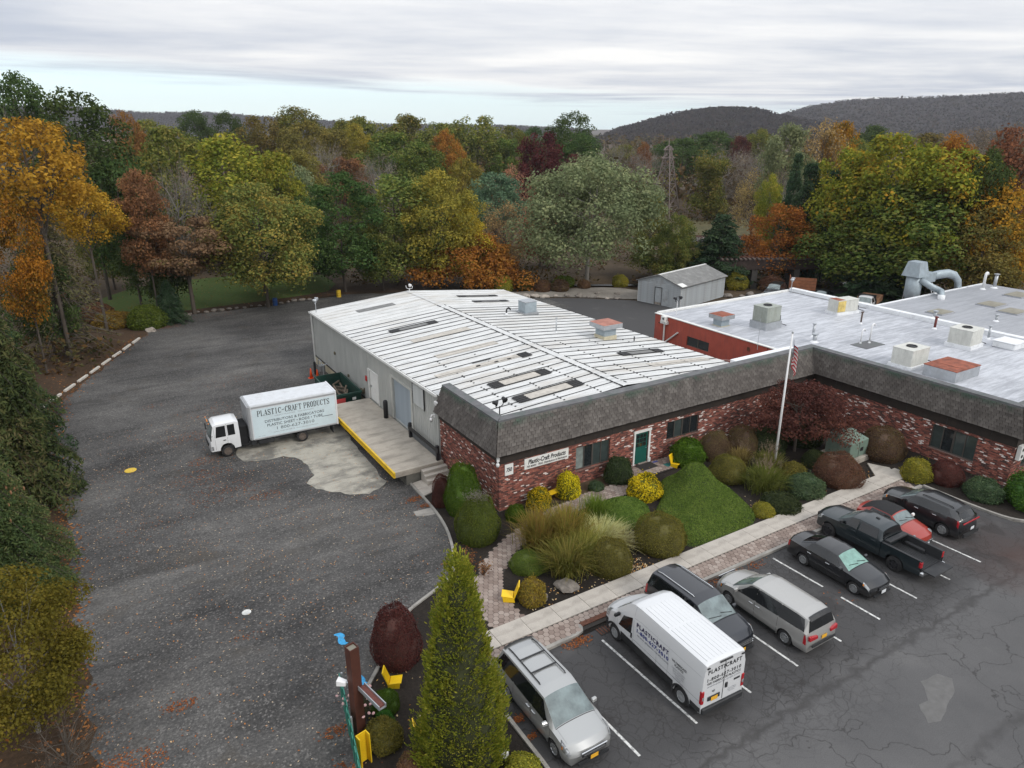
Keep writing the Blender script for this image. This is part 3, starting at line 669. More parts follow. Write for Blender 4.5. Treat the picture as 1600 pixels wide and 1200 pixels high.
M_GALV = mat('galvanised', (.42, .44, .46), .45, .55, .15, 3, dirt=(.3, .3, .3), dirt_amt=.4)
M_GALVB = mat('blue_grey_duct', (.33, .385, .42), .5, .3, .12, 2, dirt=(.22, .24, .25), dirt_amt=.4)
M_RTU = mat('grey_green_unit', (.30, .325, .29), .6, 0, .1, 3, dirt=(.2, .2, .16), dirt_amt=.5, streak=True)
M_RTUW = mat('cream_unit', (.56, .56, .52), .55, 0, .08, 3, dirt=(.36, .36, .33), dirt_amt=.5, streak=True)
M_RUSTR = mat('rusty_red_top', (.27, .085, .05), .8, .1, .4, 2.2, dirt=(.10, .04, .03), dirt_amt=.7)
M_DARK = mat('dark_void', (.012, .012, .012), .8, 0, 0)
M_YEL = mat('yellow_paint', (.66, .43, .012), .45, 0, .1, 3, dirt=(.30, .2, .03), dirt_amt=.4)
M_CREAM = mat('cream_panel', (.52, .47, .34), .75, 0, .12, 3)
def wall_holes(g, org, d, L, z0, z1, holes, th, out, zb=None):
 """wall with openings: org (x,y), d unit direction, out = outward normal; holes (u0,u1,z0,z1); z0 may follow the ground"""
 us = sorted({0.0, L} | {q for k in holes for q in k[:2]});
 # subdivide long spans so the base can follow the ground
 uu = []
 for a, b in zip(us[:-1], us[1:]):
  n = max(1, int((b - a) / 3.0)); uu += [a + (b - a) * i / n for i in range(n)]
 uu.append(L)
 zs = sorted({z1} | {q for k in holes for q in k[2:]})
 P = lambda u, z, k=0: (org[0] + d[0] * u - out[0] * th * k, org[1] + d[1] * u - out[1] * th * k, z)
 flip = (d[0] * out[1] - d[1] * out[0]) > 0
 def q(a, b, c, e):
  g.quad(*((e, c, b, a) if flip else (a, b, c, e)))
 for a, b in zip(uu[:-1], uu[1:]):
  ba, bb = (zb(a), zb(b)) if zb else (z0, z0)
  prev = None
  for z in zs:
   if prev is None:
    q(P(a, ba), P(b, bb), P(b, z), P(a, z))
   else:
    mu, mz = (a + b) / 2, (prev + z) / 2
    if not any(k[0] < mu < k[1] and k[2] < mz < k[3] for k in holes): q(P(a, prev), P(b, prev), P(b, z), P(a, z))
   prev = z
 for k in holes:
  u0, u1, a, b = k
  q(P(u0, a), P(u0, a, 1), P(u0, b, 1), P(u0, b)) ; q(P(u1, a, 1), P(u1, a), P(u1, b), P(u1, b, 1))
  q(P(u0, a, 1), P(u0, a), P(u1, a), P(u1, a, 1)); q(P(u0, b), P(u0, b, 1), P(u1, b, 1), P(u1, b))
 q(P(0, z1), P(L, z1), P(L, z1, 1), P(0, z1, 1))
 q(P(L, zb(L) if zb else z0), P(L, zb(L) if zb else z0, 1), P(L, z1, 1), P(L, z1)); q(P(0, z1), P(0, z1, 1), P(0, zb(0) if zb else z0, 1), P(0, zb(0) if zb else z0))
off = thing('office_building', 'low brick office building with a sloping grey shingle mansard and flat silver roof', 'building', (0, 0, 0))
TH_ = .28
W1 = (5.25, 7.8, .85, 2.34); DR = (9.82, 10.92, .02, 2.2); W3 = (12.45, 15.25, 1.12, 2.38); W4 = (8.9, 11.62, .78, 2.36)
g = G(); wall_holes(g, (.004, 0), (1, 0), 26.79, -.6, 3.3, [W1, DR, W3], TH_, (0, -1), lambda u: h(u, 0) - .15); g.obj('front_wall', M_BRICK, off)
g = G(); wall_holes(g, (0, 7.6), (0, -1), 7.596, -1.2, 3.3, [], TH_, (-1, 0), lambda u: h(0, 7.6 - u) - .15); g.obj('side_wall', M_BRICK, off)
g = G(); wall_holes(g, (26.8, 0), (0, -1), 13.645, -.2, 3.3, [W4], TH_, (-1, 0)); g.obj('wing_wall', M_BRICK, off)
g = G(); wall_holes(g, (26.804, -13.65), (1, 0), 30, -.2, 3.3, [(1.2, 3.2, .9, 2.3)], TH_, (0, -1)); g.obj('wing_end_wall', M_BRICK, off)
fz = G(); fz.box(-.03, 26.8, -.05, -.002, 2.62, 3.33); fz.box(-.05, -.002, -.05, 7.6, 2.72, 3.33); fz.box(26.74, 26.798, -13.68, -.05, 2.55, 3.33); fz.box(26.74, 56, -13.72, -13.652, 2.6, 3.33)
fz.obj('fascia', M_FRIEZE, off)
jn = G()
for i in range(9): jn.box(2.4 + i * 2.75, 2.43 + i * 2.75, -.056, -.05, 2.64, 3.3)
for i in range(5): jn.box(26.732, 26.74, -1.9 - i * 2.6, -1.87 - i * 2.6, 2.57, 3.3)
jn.obj('fascia_joint', M_BLACK, off)
# mansard: bottom edge ring -> top edge ring, shingled in courses
BZ, TZ = 3.32, 5.02
B_ = [(-.42, 7.4), (-.42, -.42), (26.35, -.42), (26.35, -14.1), (57, -14.1)]
T_ = [(.12, 7.1), (.12, .28), (26.62, .28), (26.62, -13.6), (57, -13.6)]
bk = G()
for i in range(4):
 a0, a1, b0, b1 = B_[i], B_[i + 1], T_[i], T_[i + 1]
 bk.quad((a0[0], a0[1], BZ), (a1[0], a1[1], BZ), (b1[0], b1[1], TZ), (b0[0], b0[1], TZ))
bk.quad((-.42, 7.4, BZ), (.12, 7.1, TZ), (.6, 7.1, TZ), (.6, 7.4, BZ))
soff = G()
inner = [(0.05, 7.6), (0.05, .05), (26.78, .05), (26.78, -13.6), (57, -13.6)]
for i in range(4):
 a0, a1, b0, b1 = B_[i], B_[i + 1], inner[i], inner[i + 1]
 soff.quad((b0[0], b0[1], BZ - .015), (b1[0], b1[1], BZ - .015), (a1[0], a1[1], BZ - .015), (a0[0], a0[1], BZ - .015))
soff.obj('soffit', M_FRIEZE, off)
ms = bk.obj('mansard', M_FRIEZE, off)
V = []; F = []; rr = random.Random(4); rows = 10
for i in range(4):
 a0, a1, b0, b1 = [Vector(q) for q in (B_[i], B_[i + 1], T_[i], T_[i + 1])]
 e = (a1 - a0).normalized(); o_ = Vector((e.y, -e.x)) if i in (1, 3) else Vector((e.y, -e.x))
 # outward: away from the top edge
 if (a0 - b0).dot(o_) < 0: o_ = -o_
 O3 = Vector((o_.x, o_.y, .32)).normalized()
 for r_ in range(rows):
  t0 = r_ / rows; t1 = (r_ + 1.12) / rows
  if t1 > 1: t1 = 1
  L0a, L0b = a0.lerp(b0, t0), a1.lerp(b1, t0); L1a, L1b = a0.lerp(b0, t1), a1.lerp(b1, t1)
  n = max(1, int((L0b - L0a).length / .31)); off_ = (r_ % 2) * .5
  k = -off_
  while k < n:
   s0 = max(0, (k + .035) / n); s1 = min(1, (k + .965) / n); k += 1
   if s1 <= s0: continue
   lift = .042 + rr.uniform(-.010, .014); dz = rr.uniform(-.012, .008)
   p = [L0a.lerp(L0b, s0), L0a.lerp(L0b, s1), L1a.lerp(L1b, s1), L1a.lerp(L1b, s0)]
   z0_, z1_ = BZ + (TZ - BZ) * t0 + dz - (.02 if r_ == 0 else 0), BZ + (TZ - BZ) * t1
   b = len(V)
   lo = [Vector((p[0].x, p[0].y, z0_)) + O3 * lift, Vector((p[1].x, p[1].y, z0_)) + O3 * lift, Vector((p[2].x, p[2].y, z1_)) + O3 * .006, Vector((p[3].x, p[3].y, z1_)) + O3 * .006]
   V += [tuple(q) for q in lo] + [tuple(lo[0] - O3 * (lift - .002)), tuple(lo[1] - O3 * (lift - .002))]
   F += [(b, b + 1, b + 2, b + 3), (b + 4, b + 5, b + 1, b)]
me = bpy.data.meshes.new('shingles'); me.from_pydata(V, [], F); o = mesh_obj('shingles', me, M_SHING, ms); o['kind'] = 'stuff'
cap = G()
C_in = [(.62, 7.1), (.62, .78), (27.1, .78), (27.1, -13.1), (57, -13.1)]
for i in range(4):
 a0, a1, b0, b1 = T_[i], T_[i + 1], C_in[i], C_in[i + 1]
 d = Vector((a1[0] - a0[0], a1[1] - a0[1])).normalized(); n_ = Vector((d.y, -d.x)) * .03
 if (Vector(a0) - Vector(b0)).dot(n_) < 0: n_ = -n_
 A0 = (a0[0] + n_.x, a0[1] + n_.y); A1 = (a1[0] + n_.x, a1[1] + n_.y)
 z0_ = TZ - .10; z1_ = TZ + .07 + .001 * i
 cap.hexa([(A0[0], A0[1], z0_), (A1[0], A1[1], z0_), (b1[0], b1[1], z0_), (b0[0], b0[1], z0_)], [(A0[0], A0[1], z1_), (A1[0], A1[1], z1_), (b1[0], b1[1], z1_ + .03), (b0[0], b0[1], z1_ + .03)])
cap.obj('parapet_cap', M_CAP, off)
pin = G(); pin.quad((.6, .8, 3.9), (27.1, .8, 3.9), (27.1, .8, 5.0), (.6, .8, 5.0)); pin.quad((27.12, .8, 3.9), (27.12, -13.1, 3.9), (27.12, -13.1, 5.05), (27.12, .8, 5.05)); pin.quad((27.1, -13.12, 3.9), (57, -13.12, 3.9), (57, -13.12, 5.05), (27.1, -13.12, 5.05))
pin.obj('parapet_back', M_ROOFW, off)
G().box(20.7, 27.1, .8, 2.6, 3.2, 4.5).obj('link_roof', M_ROOFW, off)
# windows
def window(name, org, d, out, hole, parts_n, glass, parent, sill=True, curtain=None):
 u0, u1, z0, z1 = hole; P = lambda u, z, k: (org[0] + d[0] * u - out[0] * k, org[1] + d[1] * u - out[1] * k, z)
 def bx(g, ua, ub, za, zb, ka, kb): g.hexa([P(ua, za, kb), P(ub, za, kb), P(ub, za, ka), P(ua, za, ka)], [P(ua, zb, kb), P(ub, zb, kb), P(ub, zb, ka), P(ua, zb, ka)])
 fr = G(); w = .055
 bx(fr, u0 + .004, u0 + w, z0 + .004, z1 - .004, .07, .14); bx(fr, u1 - w, u1 - .004, z0 + .004, z1 - .004, .07, .14); bx(fr, u0 + w, u1 - w, z1 - w, z1 - .004, .072, .138); bx(fr, u0 + w, u1 - w, z0 + .004, z0 + w, .072, .138)
 for i in range(1, parts_n):
  uc = u0 + (u1 - u0) * i / parts_n; ww = .03 if i != parts_n // 2 else .055
  bx(fr, uc - ww, uc + ww, z0 + w, z1 - w, .066, .136)
 f = fr.obj(name, M_FRAME, parent)
 for i in range(parts_n):
  a = u0 + (u1 - u0) * i / parts_n + .03; b = u0 + (u1 - u0) * (i + 1) / parts_n - .03
  gl = G(); bx(gl, a, b, z0 + .05, z1 - .05, .10, .115); gl.obj('pane', glass[i % len(glass)], f)
 if sill:
  s_ = G(); bx(s_, u0 - .04, u1 + .04, z0 - .075, z0 - .002, -.05, .15); s_.obj('sill', M_SILL, f)
 return f
M_SILL = mat('brick_sill', (.20, .12, .10), .85, 0, .3, 12)
M_CURT = mat('pale_curtain_glass', (.20, .23, .22), .12, 0, .35, 2.5, spec=.8)
window('window', (0, 0), (1, 0), (0, -1), W1, 4, [M_CURT, M_GLASS, M_GLASSG, M_GLASSG], off)
window('window', (0, 0), (1, 0), (0, -1), W3, 4, [M_GLASS, M_GLASSG, M_GLASS, M_GLASS], off)
window('window', (26.8, 0), (0, -1), (-1, 0), W4, 4, [M_GLASSG, M_GLASS, M_GLASSG, M_GLASSG], off)
window('window', (26.8, -13.65), (1, 0), (0, -1), (1.2, 3.2, .9, 2.3), 2, [M_GLASSG], off)
M_GREEN = mat('green_door_paint', (.008, .085, .065), .45, 0, .1, 3)
dt = G(); dt.box(9.70, 9.82, -.05, -.004, .02, 2.32); dt.box(10.92, 11.06, -.05, -.004, .02, 2.32); dt.box(9.66, 11.1, -.07, -.003, 2.2, 2.36); dt.box(10.94, 11.12, -.10, -.05, .02, .3); dt.obj('door_surround', M_WHITE, off)
d_ = G(); d_.box(9.83, 10.91, .06, .11, .03, 2.19); d_.obj('door', M_GREEN, off)
dl = G(); dk = [c for c in off.children if c.name.startswith('door') and 'surround' not in c.name][0]
for i in range(3):
 for j in range(3): dl.box(9.98 + i * .28, 10.22 + i * .28, .048, .058, 1.2 + j * .29, 1.45 + j * .29)
dl.obj('door_glass', M_GLASS, dk); G().box(9.98, 10.78, .05, .06, .25, 1.0).obj('door_panel', M_GREEN, dk); G().tube([(10.80, .02, 1.02), (10.80, .05, 1.02)], .03, 8).obj('handle', M_GALV, dk)
# flat roofs
G().box(27.08, 45.0, -13.3, 2.6, 3.3, 3.98).obj('roof', M_FLAT, off)
red = thing('rear_building', 'red painted block building with a silver coated flat roof behind the offices', 'building', (0, 0, 0))
g = G(); wall_holes(g, (26.75, 17.0), (0, -1), 14.4, -1.1, 4.02, [(4.15, 6.75, 2.0, 2.85)], .25, (-1, 0)); g.obj('wall', M_REDW, red)
g = G(); g.quad((45, 17, -1.1), (26.75, 17, -1.1), (26.75, 17, 4.02), (45, 17, 4.02)); g.quad((26.75, 2.6, -1.0), (20.7, 2.6, -1.0), (20.7, 2.6, 4.5), (26.75, 2.6, 4.5)); g.quad((45, 8, -1.1), (45, 17, -1.1), (45, 17, 4.02), (45, 8, 4.02)); g.obj('wall', M_REDW, red)
window('window', (26.75, 17.0), (0, -1), (-1, 0), (4.15, 6.75, 2.0, 2.85), 2, [M_GLASS], red, False)
G().box(26.9, 45.0, 2.602, 16.9, 3.4, 3.982).obj('roof', M_FLAT, red)
cp = G(); cp.box(26.68, 27.0, 2.62, 17.06, 4.0, 4.06); cp.box(27.0, 45.2, 16.72, 17.08, 3.985, 4.14); cp.obj('roof_edge', M_WHITE, red)
pp = G()
pp.box(26.35, 26.74, 15.35, 15.85, 3.55, 4.05); pp.prism([(26.45, 15.2), (26.74, 15.2), (26.74, 16.0), (26.45, 16.0)], 3.35, 3.6); pp.tube([(26.62, 15.6, 3.4), (26.62, 15.6, 1.4)], .075, 8)
pp.tube([(26.62, 15.6, 1.5), (26.66, 13.9, 2.9)], .07, 8); ds = pp.obj('downspout', M_WHITE, red); G().cyl((26.34, 15.55, 3.85), (26.352, 15.55, 3.85), .1, n=10).obj('scupper_hole', M_DARK, ds)
p2 = G().tube([(26.2, 8.6, 1.2), (26.2, 8.6, 1.75), (26.2, 8.4, 1.95), (26.2, 8.0, 2.05), (26.3, 5.2, 2.62), (26.74, 5.1, 2.65)], .05, 8); p2.tube([(26.2, 7.5, 1.2), (26.2, 7.5, 2.1)], .03, 6); p2.obj('wall_pipe', mat('pale_red_pipe', (.45, .25, .22), .6), red)
G().box(26.70, 26.745, 5.95, 6.2, 3.25, 3.55).obj('wall_vent', M_RUST, red); G().box(26.735, 26.748, 4.25, 4.30, .5, 4.0).obj('expansion_joint', mat('dark_red_joint', (.16, .03, .025), .8), red); G().box(26.70, 26.745, 16.3, 16.5, 3.2, 3.3).obj('wall_box', M_RUST, red)
# the far low building with the dull roof
far = thing('workshop_building', 'wide flat roofed workshop beyond the white roof parapet with a dull grey coating', 'building', (0, 0, 0))
G().box(45.6, 66.5, -25, 8.2, 3.2, 4.02).obj('roof', M_FLAT2, far); G().box(45.7, 66.4, -24.9, 8.1, -1.2, 3.2).obj('wall', M_REDW, far)
pr_ = G(); pr_.box(45.0, 45.6, -13.2, 16.72, 3.9, 4.36); pr_.obj('parapet', M_ROOFW, far); G().box(45.58, 66.55, 8.0, 8.26, 4.0, 4.08).obj('roof_edge', M_ROOFW, far)
wh = thing('warehouse', 'long metal warehouse with a low pitched white ribbed roof and grey clad side', 'building', (0, 0, 0))
def ez(y): return 4.52 - .0155 * y       # west eave
def rz_(y): return 5.10 - .0088 * y      # ridge
def e2z(y): return 4.24 - .0172 * y
Y0, Y1, XL, XR, XE = 1.0, 34.3, -.16, 9.75, 20.85
def m_clad():
 m, t, b = nodes_of('grey_cladding'); v = coords(t)
 c = ramp(t, noise(t, coords(t, (1, 1, .25)), 1.1, 6, .6), [(.3, (.36, .37, .355)), (.7, (.45, .455, .435))])
 t.links.new(c, b.inputs['Base Color']); b.inputs['Roughness'].default_value = .5; setp(b, Specular_IOR_Level=.4); return m
M_CLAD = m_clad()
DOORS = [(17.9, 19.8, .12, 2.45), (11.75, 15.0, .12, 3.25)]
wp = None; y = Y1; n = 0
prof = [(0, 0), (.06, 0), (.075, .03), (.105, .03), (.12, 0), (.38, 0), (.395, .03), (.425, .03), (.44, 0), (.70, 0), (.715, .03), (.745, .03), (.76, 0), (.889, 0)]
def clad(y_hi, y_lo, zlo, parent):
 """ribbed sheets, each a part; sheets stand beside the openings and above them"""
 y = y_hi
 while y > y_lo + .05:
  ln = min(.889, y - y_lo); g = G(); pts = [(u, k) for u, k in prof if u < ln] + [(ln, 0)]
  for (u0, k0), (u1, k1) in zip(pts[:-1], pts[1:]):
   za, zb_ = ez(y - u0) - .16, ez(y - u1) - .16
   g.quad((-.05 - k1, y - u1, zlo), (-.05 - k0, y - u0, zlo), (-.05 - k0, y - u0, za), (-.05 - k1, y - u1, zb_))
  g.obj('wall_sheet', M_CLAD, parent); y -= ln
wl = G(); wall_holes(wl, (-.02, Y1), (0, -1), Y1 - 7.4, -1.2, 3.7, [(Y1 - b, Y1 - a, z0, z1) for a, b, z0, z1 in DOORS], .2, (-1, 0), lambda u: -1.2); wo = wl.obj('side_wall', M_CLAD, wh)
zlow = lambda y: -.20
clad(Y1 - .05, 19.95, -.22, wo); clad(17.75, 15.3, .0, wo); clad(11.45, 7.45, .0, wo); clad(19.95, 17.75, 2.55, wo); clad(15.3, 11.45, 3.35, wo)
ft = G(); ft.box(-.10, -.03, 19.9, Y1, -1.3, -.28); ft.obj('block_plinth', M_CREAM, wh); G().box(-.13, -.03, 19.95, Y1, -.30, -.22).obj('base_trim', M_BLACK, wh)
tr = G(); tr.box(-.12, -.03, 19.8, 19.95, .1, 2.55); tr.box(-.12, -.03, 17.75, 17.9, .1, 2.55); tr.box(-.12, -.03, 17.9, 19.8, 2.45, 2.58); tr.obj('door_frame', M_WHITE, wh)
md = G().box(0.0, .05, 17.92, 19.78, .12, 2.44).obj('door', M_SIGNW, wh); G().box(-.05, -.002, 19.5, 19.6, 1.1, 1.25).obj('handle', M_GALV, md)
tr = G(); tr.box(-.10, -.03, 15.0, 15.3, .1, 3.42); tr.box(-.10, -.03, 11.45, 11.75, .1, 3.42); tr.box(-.10, -.03, 11.75, 15.0, 3.26, 3.42); tr.obj('roller_door_frame', mat('pale_trim', (.46, .46, .43), .6), wh)
M_ROLL = mat('blue_grey_shutter', (.30, .345, .385), .5, .1, .08, 2, dirt=(.24, .26, .28), dirt_amt=.5)
rd = G().box(.10, .15, 11.75, 15.0, .1, 3.26).obj('roller_door', M_ROLL, wh)
sl_ = None
for i in range(20):
 if sl_ is None:
  g = G(); g.hexa([(.055, 11.78, 0), (.10, 11.78, 0), (.10, 14.97, 0), (.055, 14.97, 0)], [(.085, 11.78, .145), (.10, 11.78, .145), (.10, 14.97, .145), (.085, 14.97, .145)]); sl_ = g.obj('slat', M_ROLL, rd); q = sl_
 else: q = sl_.copy(); link(q, rd)
 q.location = (0, 0, .13 + i * .155)
lv = G().box(-.10, -.085, 9.5, 11.2, 2.6, 4.0).obj('louvre', mat('louvre_grey', (.42, .43, .42), .55), wh); q0 = None
[G().box(-.14, -.10, a, a + .08, 2.55, 4.05).obj('louvre_frame', M_BLACK, lv) for a in (9.42, 11.2)]
for i in range(12):
 if q0 is None: q0 = G().hexa([(-.15, 9.52, 0), (-.10, 9.52, 0), (-.10, 11.18, 0), (-.15, 11.18, 0)], [(-.115, 9.52, .075), (-.10, 9.52, .075), (-.10, 11.18, .075), (-.115, 11.18, .075)]).obj('slat', MATS['louvre_grey'], lv); q = q0
 else: q = q0.copy(); link(q, lv)
 q.location = (0, 0, 2.62 + i * .115)
G().box(-.12, -.05, 20.25, 20.55, 1.35, 1.75).obj('alarm_box', mat('alarm_red', (.5, .02, .02), .5), wh)
em = G(); em.box(-.22, -.05, 21.2, 21.7, .02, .35); em.tube([(-.12, 20.95, .1), (-.12, 20.95, .6)], .05, 6); em.box(-.15, -.05, 24.6, 24.85, .4, .62); em.cyl((-.16, 28.0, 1.6), (-.05, 28.0, 1.6), .14, n=10); em.obj('wall_fittings', mat('bronze_fittings', (.14, .12, .08), .6, .3, .3, 6), wh)
# roof sheets: one part per bay on each slope, standing seams dark with sealant between
def m_metalroof():
 m, t, b = nodes_of('white_coated_metal'); v = coords(t)
 s = noise(t, coords(t, (.45, 3.0, 1)), 1.2, 6, .65); oi = t.nodes.new('ShaderNodeObjectInfo')
 c = ramp(t, s, [(.28, (.40, .41, .405)), (.46, (.55, .555, .55)), (.70, (.67, .675, .67))])
 f = mth(t, 'MULTIPLY', ramp(t, noise(t, coords(t, (.22, .9, 1)), .7, 5, .65), [(.49, 0.0), (.66, .65)]), 1.0)
 c = mixc(t, f, c, (.42, .39, .345))
 t.links.new(c, b.inputs['Base Color']); b.inputs['Roughness'].default_value = .5; setp(b, Specular_IOR_Level=.35); return m
M_MROOF = m_metalroof(); M_SEAL = mat('black_sealant', (.022, .022, .023), .7, 0, .3, 4); M_BARE = mat('weathered_tan_sheet', (.45, .42, .375), .7, 0, .2, 2.5)
rf = tag(bpy.data.objects.new('roof', None)); link(rf, wh)
def rp(x, y, dz=0):
 return (x, y, (ez(y) + (rz_(y) - ez(y)) * (x - XL) / (XR - XL) if x <= XR else rz_(y) + (e2z(y) - rz_(y)) * (x - XR) / (XE - XR)) + dz)
bays = 33; bw = (Y1 - Y0) / bays
for i in range(bays):
 ya, yb = Y0 + i * bw, Y0 + (i + 1) * bw
 for x0, x1 in ((.55 if ya < 7.0 else XL, XR), (XR, XE)):
  g = G(); rib = [(0, .0), (.035, .0)]
  us = [0.0, .30, .315, .335, .35, .62, .635, .655, .67, 1.0]; ks = [0, 0, .02, .02, 0, 0, .02, .02, 0, 0]
  for (u0, k0), (u1, k1) in zip(list(zip(us, ks))[:-1], list(zip(us, ks))[1:]):
   y0_, y1_ = ya + bw * u0, ya + bw * u1
   g.quad(rp(x0 + (1e-4 if x0 == XR else 0), y0_, k0), rp(x1, y0_, k0), rp(x1, y1_, k1), rp(x0 + (1e-4 if x0 == XR else 0), y1_, k1))
  g.obj('roof_sheet', M_MROOF, rf)
for i in range(bays + 1):
 y = Y0 + i * bw
 for x0, x1 in ((.6 if y < 7.3 else XL, XR), (XR, XE)):
  newer = y > 26 and True
  g = G(); w = .021 if not newer else .024; n = 8; r_ = random.Random(i * 7 + (x0 > 5))
  for k in range(n):
   xa, xb = x0 + (x1 - x0) * k / n, x0 + (x1 - x0) * (k + 1) / n; wa = w * r_.uniform(.7, 1.25); j = r_.uniform(-.012, .012)
   g.hexa([rp(xa, y - wa + j, .004), rp(xb, y - wa + j, .004), rp(xb, y + wa + j, .004), rp(xa, y + wa + j, .004)], [rp(xa, y - wa + j, .04), rp(xb, y - wa + j, .04), rp(xb, y + wa + j, .04), rp(xa, y + wa + j, .04)])
  g.obj('roof_seam', M_SEAL if not newer else M_MROOF, rf)
rg = G(); n = 24
for k in range(n):
 ya, yb = Y0 + (Y1 - Y0) * k / n, Y0 + (Y1 - Y0) * (k + 1) / n
 rg.quad(rp(XR - .28, ya, .042), rp(XR, ya, .055), rp(XR, yb, .055), rp(XR - .28, yb, .042)); rg.quad(rp(XR, ya, .055), rp(XR + .28, ya, .042), rp(XR + .28, yb, .042), rp(XR, yb, .055))
rg.obj('ridge_cap', M_MROOF, rf)
dash = G(); r_ = random.Random(2)
for side in (-.33, .33):
 y = Y0
 while y < 27:
  L = r_.uniform(.18, .42); x = XR + side + r_.uniform(-.02, .02)
  if r_.random() < .8: dash.hexa([rp(x - .03, y, .03), rp(x + .03, y, .03), rp(x + .03, y + L, .03), rp(x - .03, y + L, .03)], [rp(x - .03, y, .068), rp(x + .03, y, .068), rp(x + .03, y + L, .068), rp(x - .03, y + L, .068)])
  y += L + r_.uniform(.05, .18)
for xr in (2.6, 5.4, 7.9, 12.2, 15.0, 17.8):      # sealed screw heads in lines across the near bays
 y = Y0 + .2
 while y < 12 + 2 * r_.random():
  x = xr + r_.uniform(-.03, .03)
  if r_.random() < (.85 if y < 8 else .35): dash.hexa([rp(x - .05, y - .035, .0), rp(x + .05, y - .035, .0), rp(x + .05, y + .035, .0), rp(x - .05, y + .035, .0)], [rp(x - .05, y - .035, .04), rp(x + .05, y - .035, .04), rp(x + .05, y + .035, .04), rp(x - .05, y + .035, .04)])
  y += .335
d_o = dash.obj('sealant_dabs', M_SEAL, rf); d_o['kind'] = 'stuff'
def skylight(x0, x1, y0, y1, style):
 g = G(); n = 4
 def slab(a, b, c, d, z0, z1, m, nm, par):
  q = G()
  xs = [a, XR, b] if a < XR < b else [a, b]
  for xa, xb in zip(xs[:-1], xs[1:]): q.hexa([rp(xa, c, z0), rp(xb, c, z0), rp(xb, d, z0), rp(xa, d, z0)], [rp(xa, c, z1), rp(xb, c, z1), rp(xb, d, z1), rp(xa, d, z1)])
  return q.obj(nm, m, par)
 if style == 'bare': slab(x0, x1, y0, y1, .024, .034, M_BARE, 'skylight', rf); return
 s = slab(x0, x1, y0, y1, .024, .045, M_BARE if style == 'tan' else mat('grey_fibreglass', (.16, .16, .155), .5, 0, .3, 3), 'skylight', rf)
 if style in ('tan', 'dark'):
  e = .55
  for k in range(4):
   yy = y0 + (y1 - y0) * (k + .5) / 4
   for a, b in ((x0 - .25, x0 + e), (x1 - e, x1 + .25)): slab(a, b, yy - .11, yy + .07, .05, .09, M_SEAL, 'sealant_strip', s)
  for yy in (y0, y1): slab(x0 - .1, x1 + .1, yy - .05, yy + .05, .05, .075, M_SEAL, 'sealant_strip', s)
skylight(3.3, 7.2, 5.75, 6.75, 'tan'); skylight(3.3, 7.6, 2.75, 3.75, 'tan'); skylight(3.1, 6.8, 21.9, 22.7, 'dark'); skylight(3.1, 6.7, 30.2, 31.1, 'grey'); skylight(13.7, 17.6, 30.5, 31.1, 'dark'); skylight(13.9, 17.2, 27.6, 28.3, 'dark'); skylight(14.6, 18.1, 6.8, 7.6, 'dark')
skylight(3.2, 8.2, 18.3, 19.2, 'bare'); skylight(3.0, 8.0, 13.6, 14.4, 'bare'); skylight(1.2, 7.6, 9.9, 10.6, 'bare'); skylight(14.5, 20.0, 3.8, 4.6, 'bare')
q = G()
for k in range(4): q.hexa([rp(7.6, 9.6 + k * .24, .05), rp(8.4, 9.6 + k * .24, .05), rp(8.4, 9.75 + k * .24, .05), rp(7.6, 9.75 + k * .24, .05)], [rp(7.6, 9.6 + k * .24, .09), rp(8.4, 9.6 + k * .24, .09), rp(8.4, 9.75 + k * .24, .09), rp(7.6, 9.75 + k * .24, .09)])
for x, L, y in ((4.3, 1.5, 10.9), (4.2, .3, 10.1), (5.6, .28, 10.0), (6.6, .28, 9.95)): q.hexa([rp(x, y, .05), rp(x + L, y, .05), rp(x + L, y + .13, .05), rp(x, y + .13, .05)], [rp(x, y, .085), rp(x + L, y, .085), rp(x + L, y + .13, .085), rp(x, y + .13, .085)])
q.obj('sealant_patch', M_SEAL, rf)
gt = G(); k = 18
for i in range(k):
 ya, yb = 7.3 + (Y1 + .1 - 7.3) * i / k, 7.3 + (Y1 + .1 - 7.3) * (i + 1) / k
 for (x0, x1, a, b) in ((-.30, -.16, -.14, -.02), (-.32, -.285, -.14, .03)):
  gt.hexa([(x0, ya, ez(ya) + a), (x1, ya, ez(ya) + a), (x1, yb, ez(yb) + a), (x0, yb, ez(yb) + a)], [(x0, ya, ez(ya) + b), (x1, ya, ez(ya) + b), (x1, yb, ez(yb) + b), (x0, yb, ez(yb) + b)])
gt.obj('gutter', M_WHITE, wh); dsp = G(); dsp.box(-.2, -.10, 34.08, 34.26, -1.0, ez(34) - .1); dsp.obj('downspout', M_WHITE, wh)
gw = G(); gw.quad((XL + .1, Y1, -1.2), (XL + .1, Y1, ez(Y1)), (XR, Y1, rz_(Y1)), (XR, Y1, -1.2)); gw.quad((XR, Y1, -1.2), (XR, Y1, rz_(Y1)), (XE - .1, Y1, e2z(Y1)), (XE - .1, Y1, -1.2))
gw.quad((XE - .1, Y1, -1.2), (XE - .1, Y1, e2z(Y1) - .03), (XE - .1, Y0, e2z(Y0) - .03), (XE - .1, Y0, -1.2)); gw.obj('gable_wall', M_CLAD, wh)
dk = thing('loading_dock', 'raised concrete loading dock with a yellow steel edge beside the warehouse', 'loading dock', (0, 0, 0))
DX0, DX1, DY0, DY1 = -3.45, -.14, 6.75, 19.9
G().box(DX0, DX1, DY0, DY1, -.28, .10).obj('deck', M_CONC, dk, bevel=.015)
G().box(DX0 + .75, DX1, DY0 + .06, DY1 - .05, -1.2, -.28).obj('dock_base', mat('dark_block', (.12, .115, .10), .9, 0, .3, 2), dk)  # dock base in a dark, mottled grey
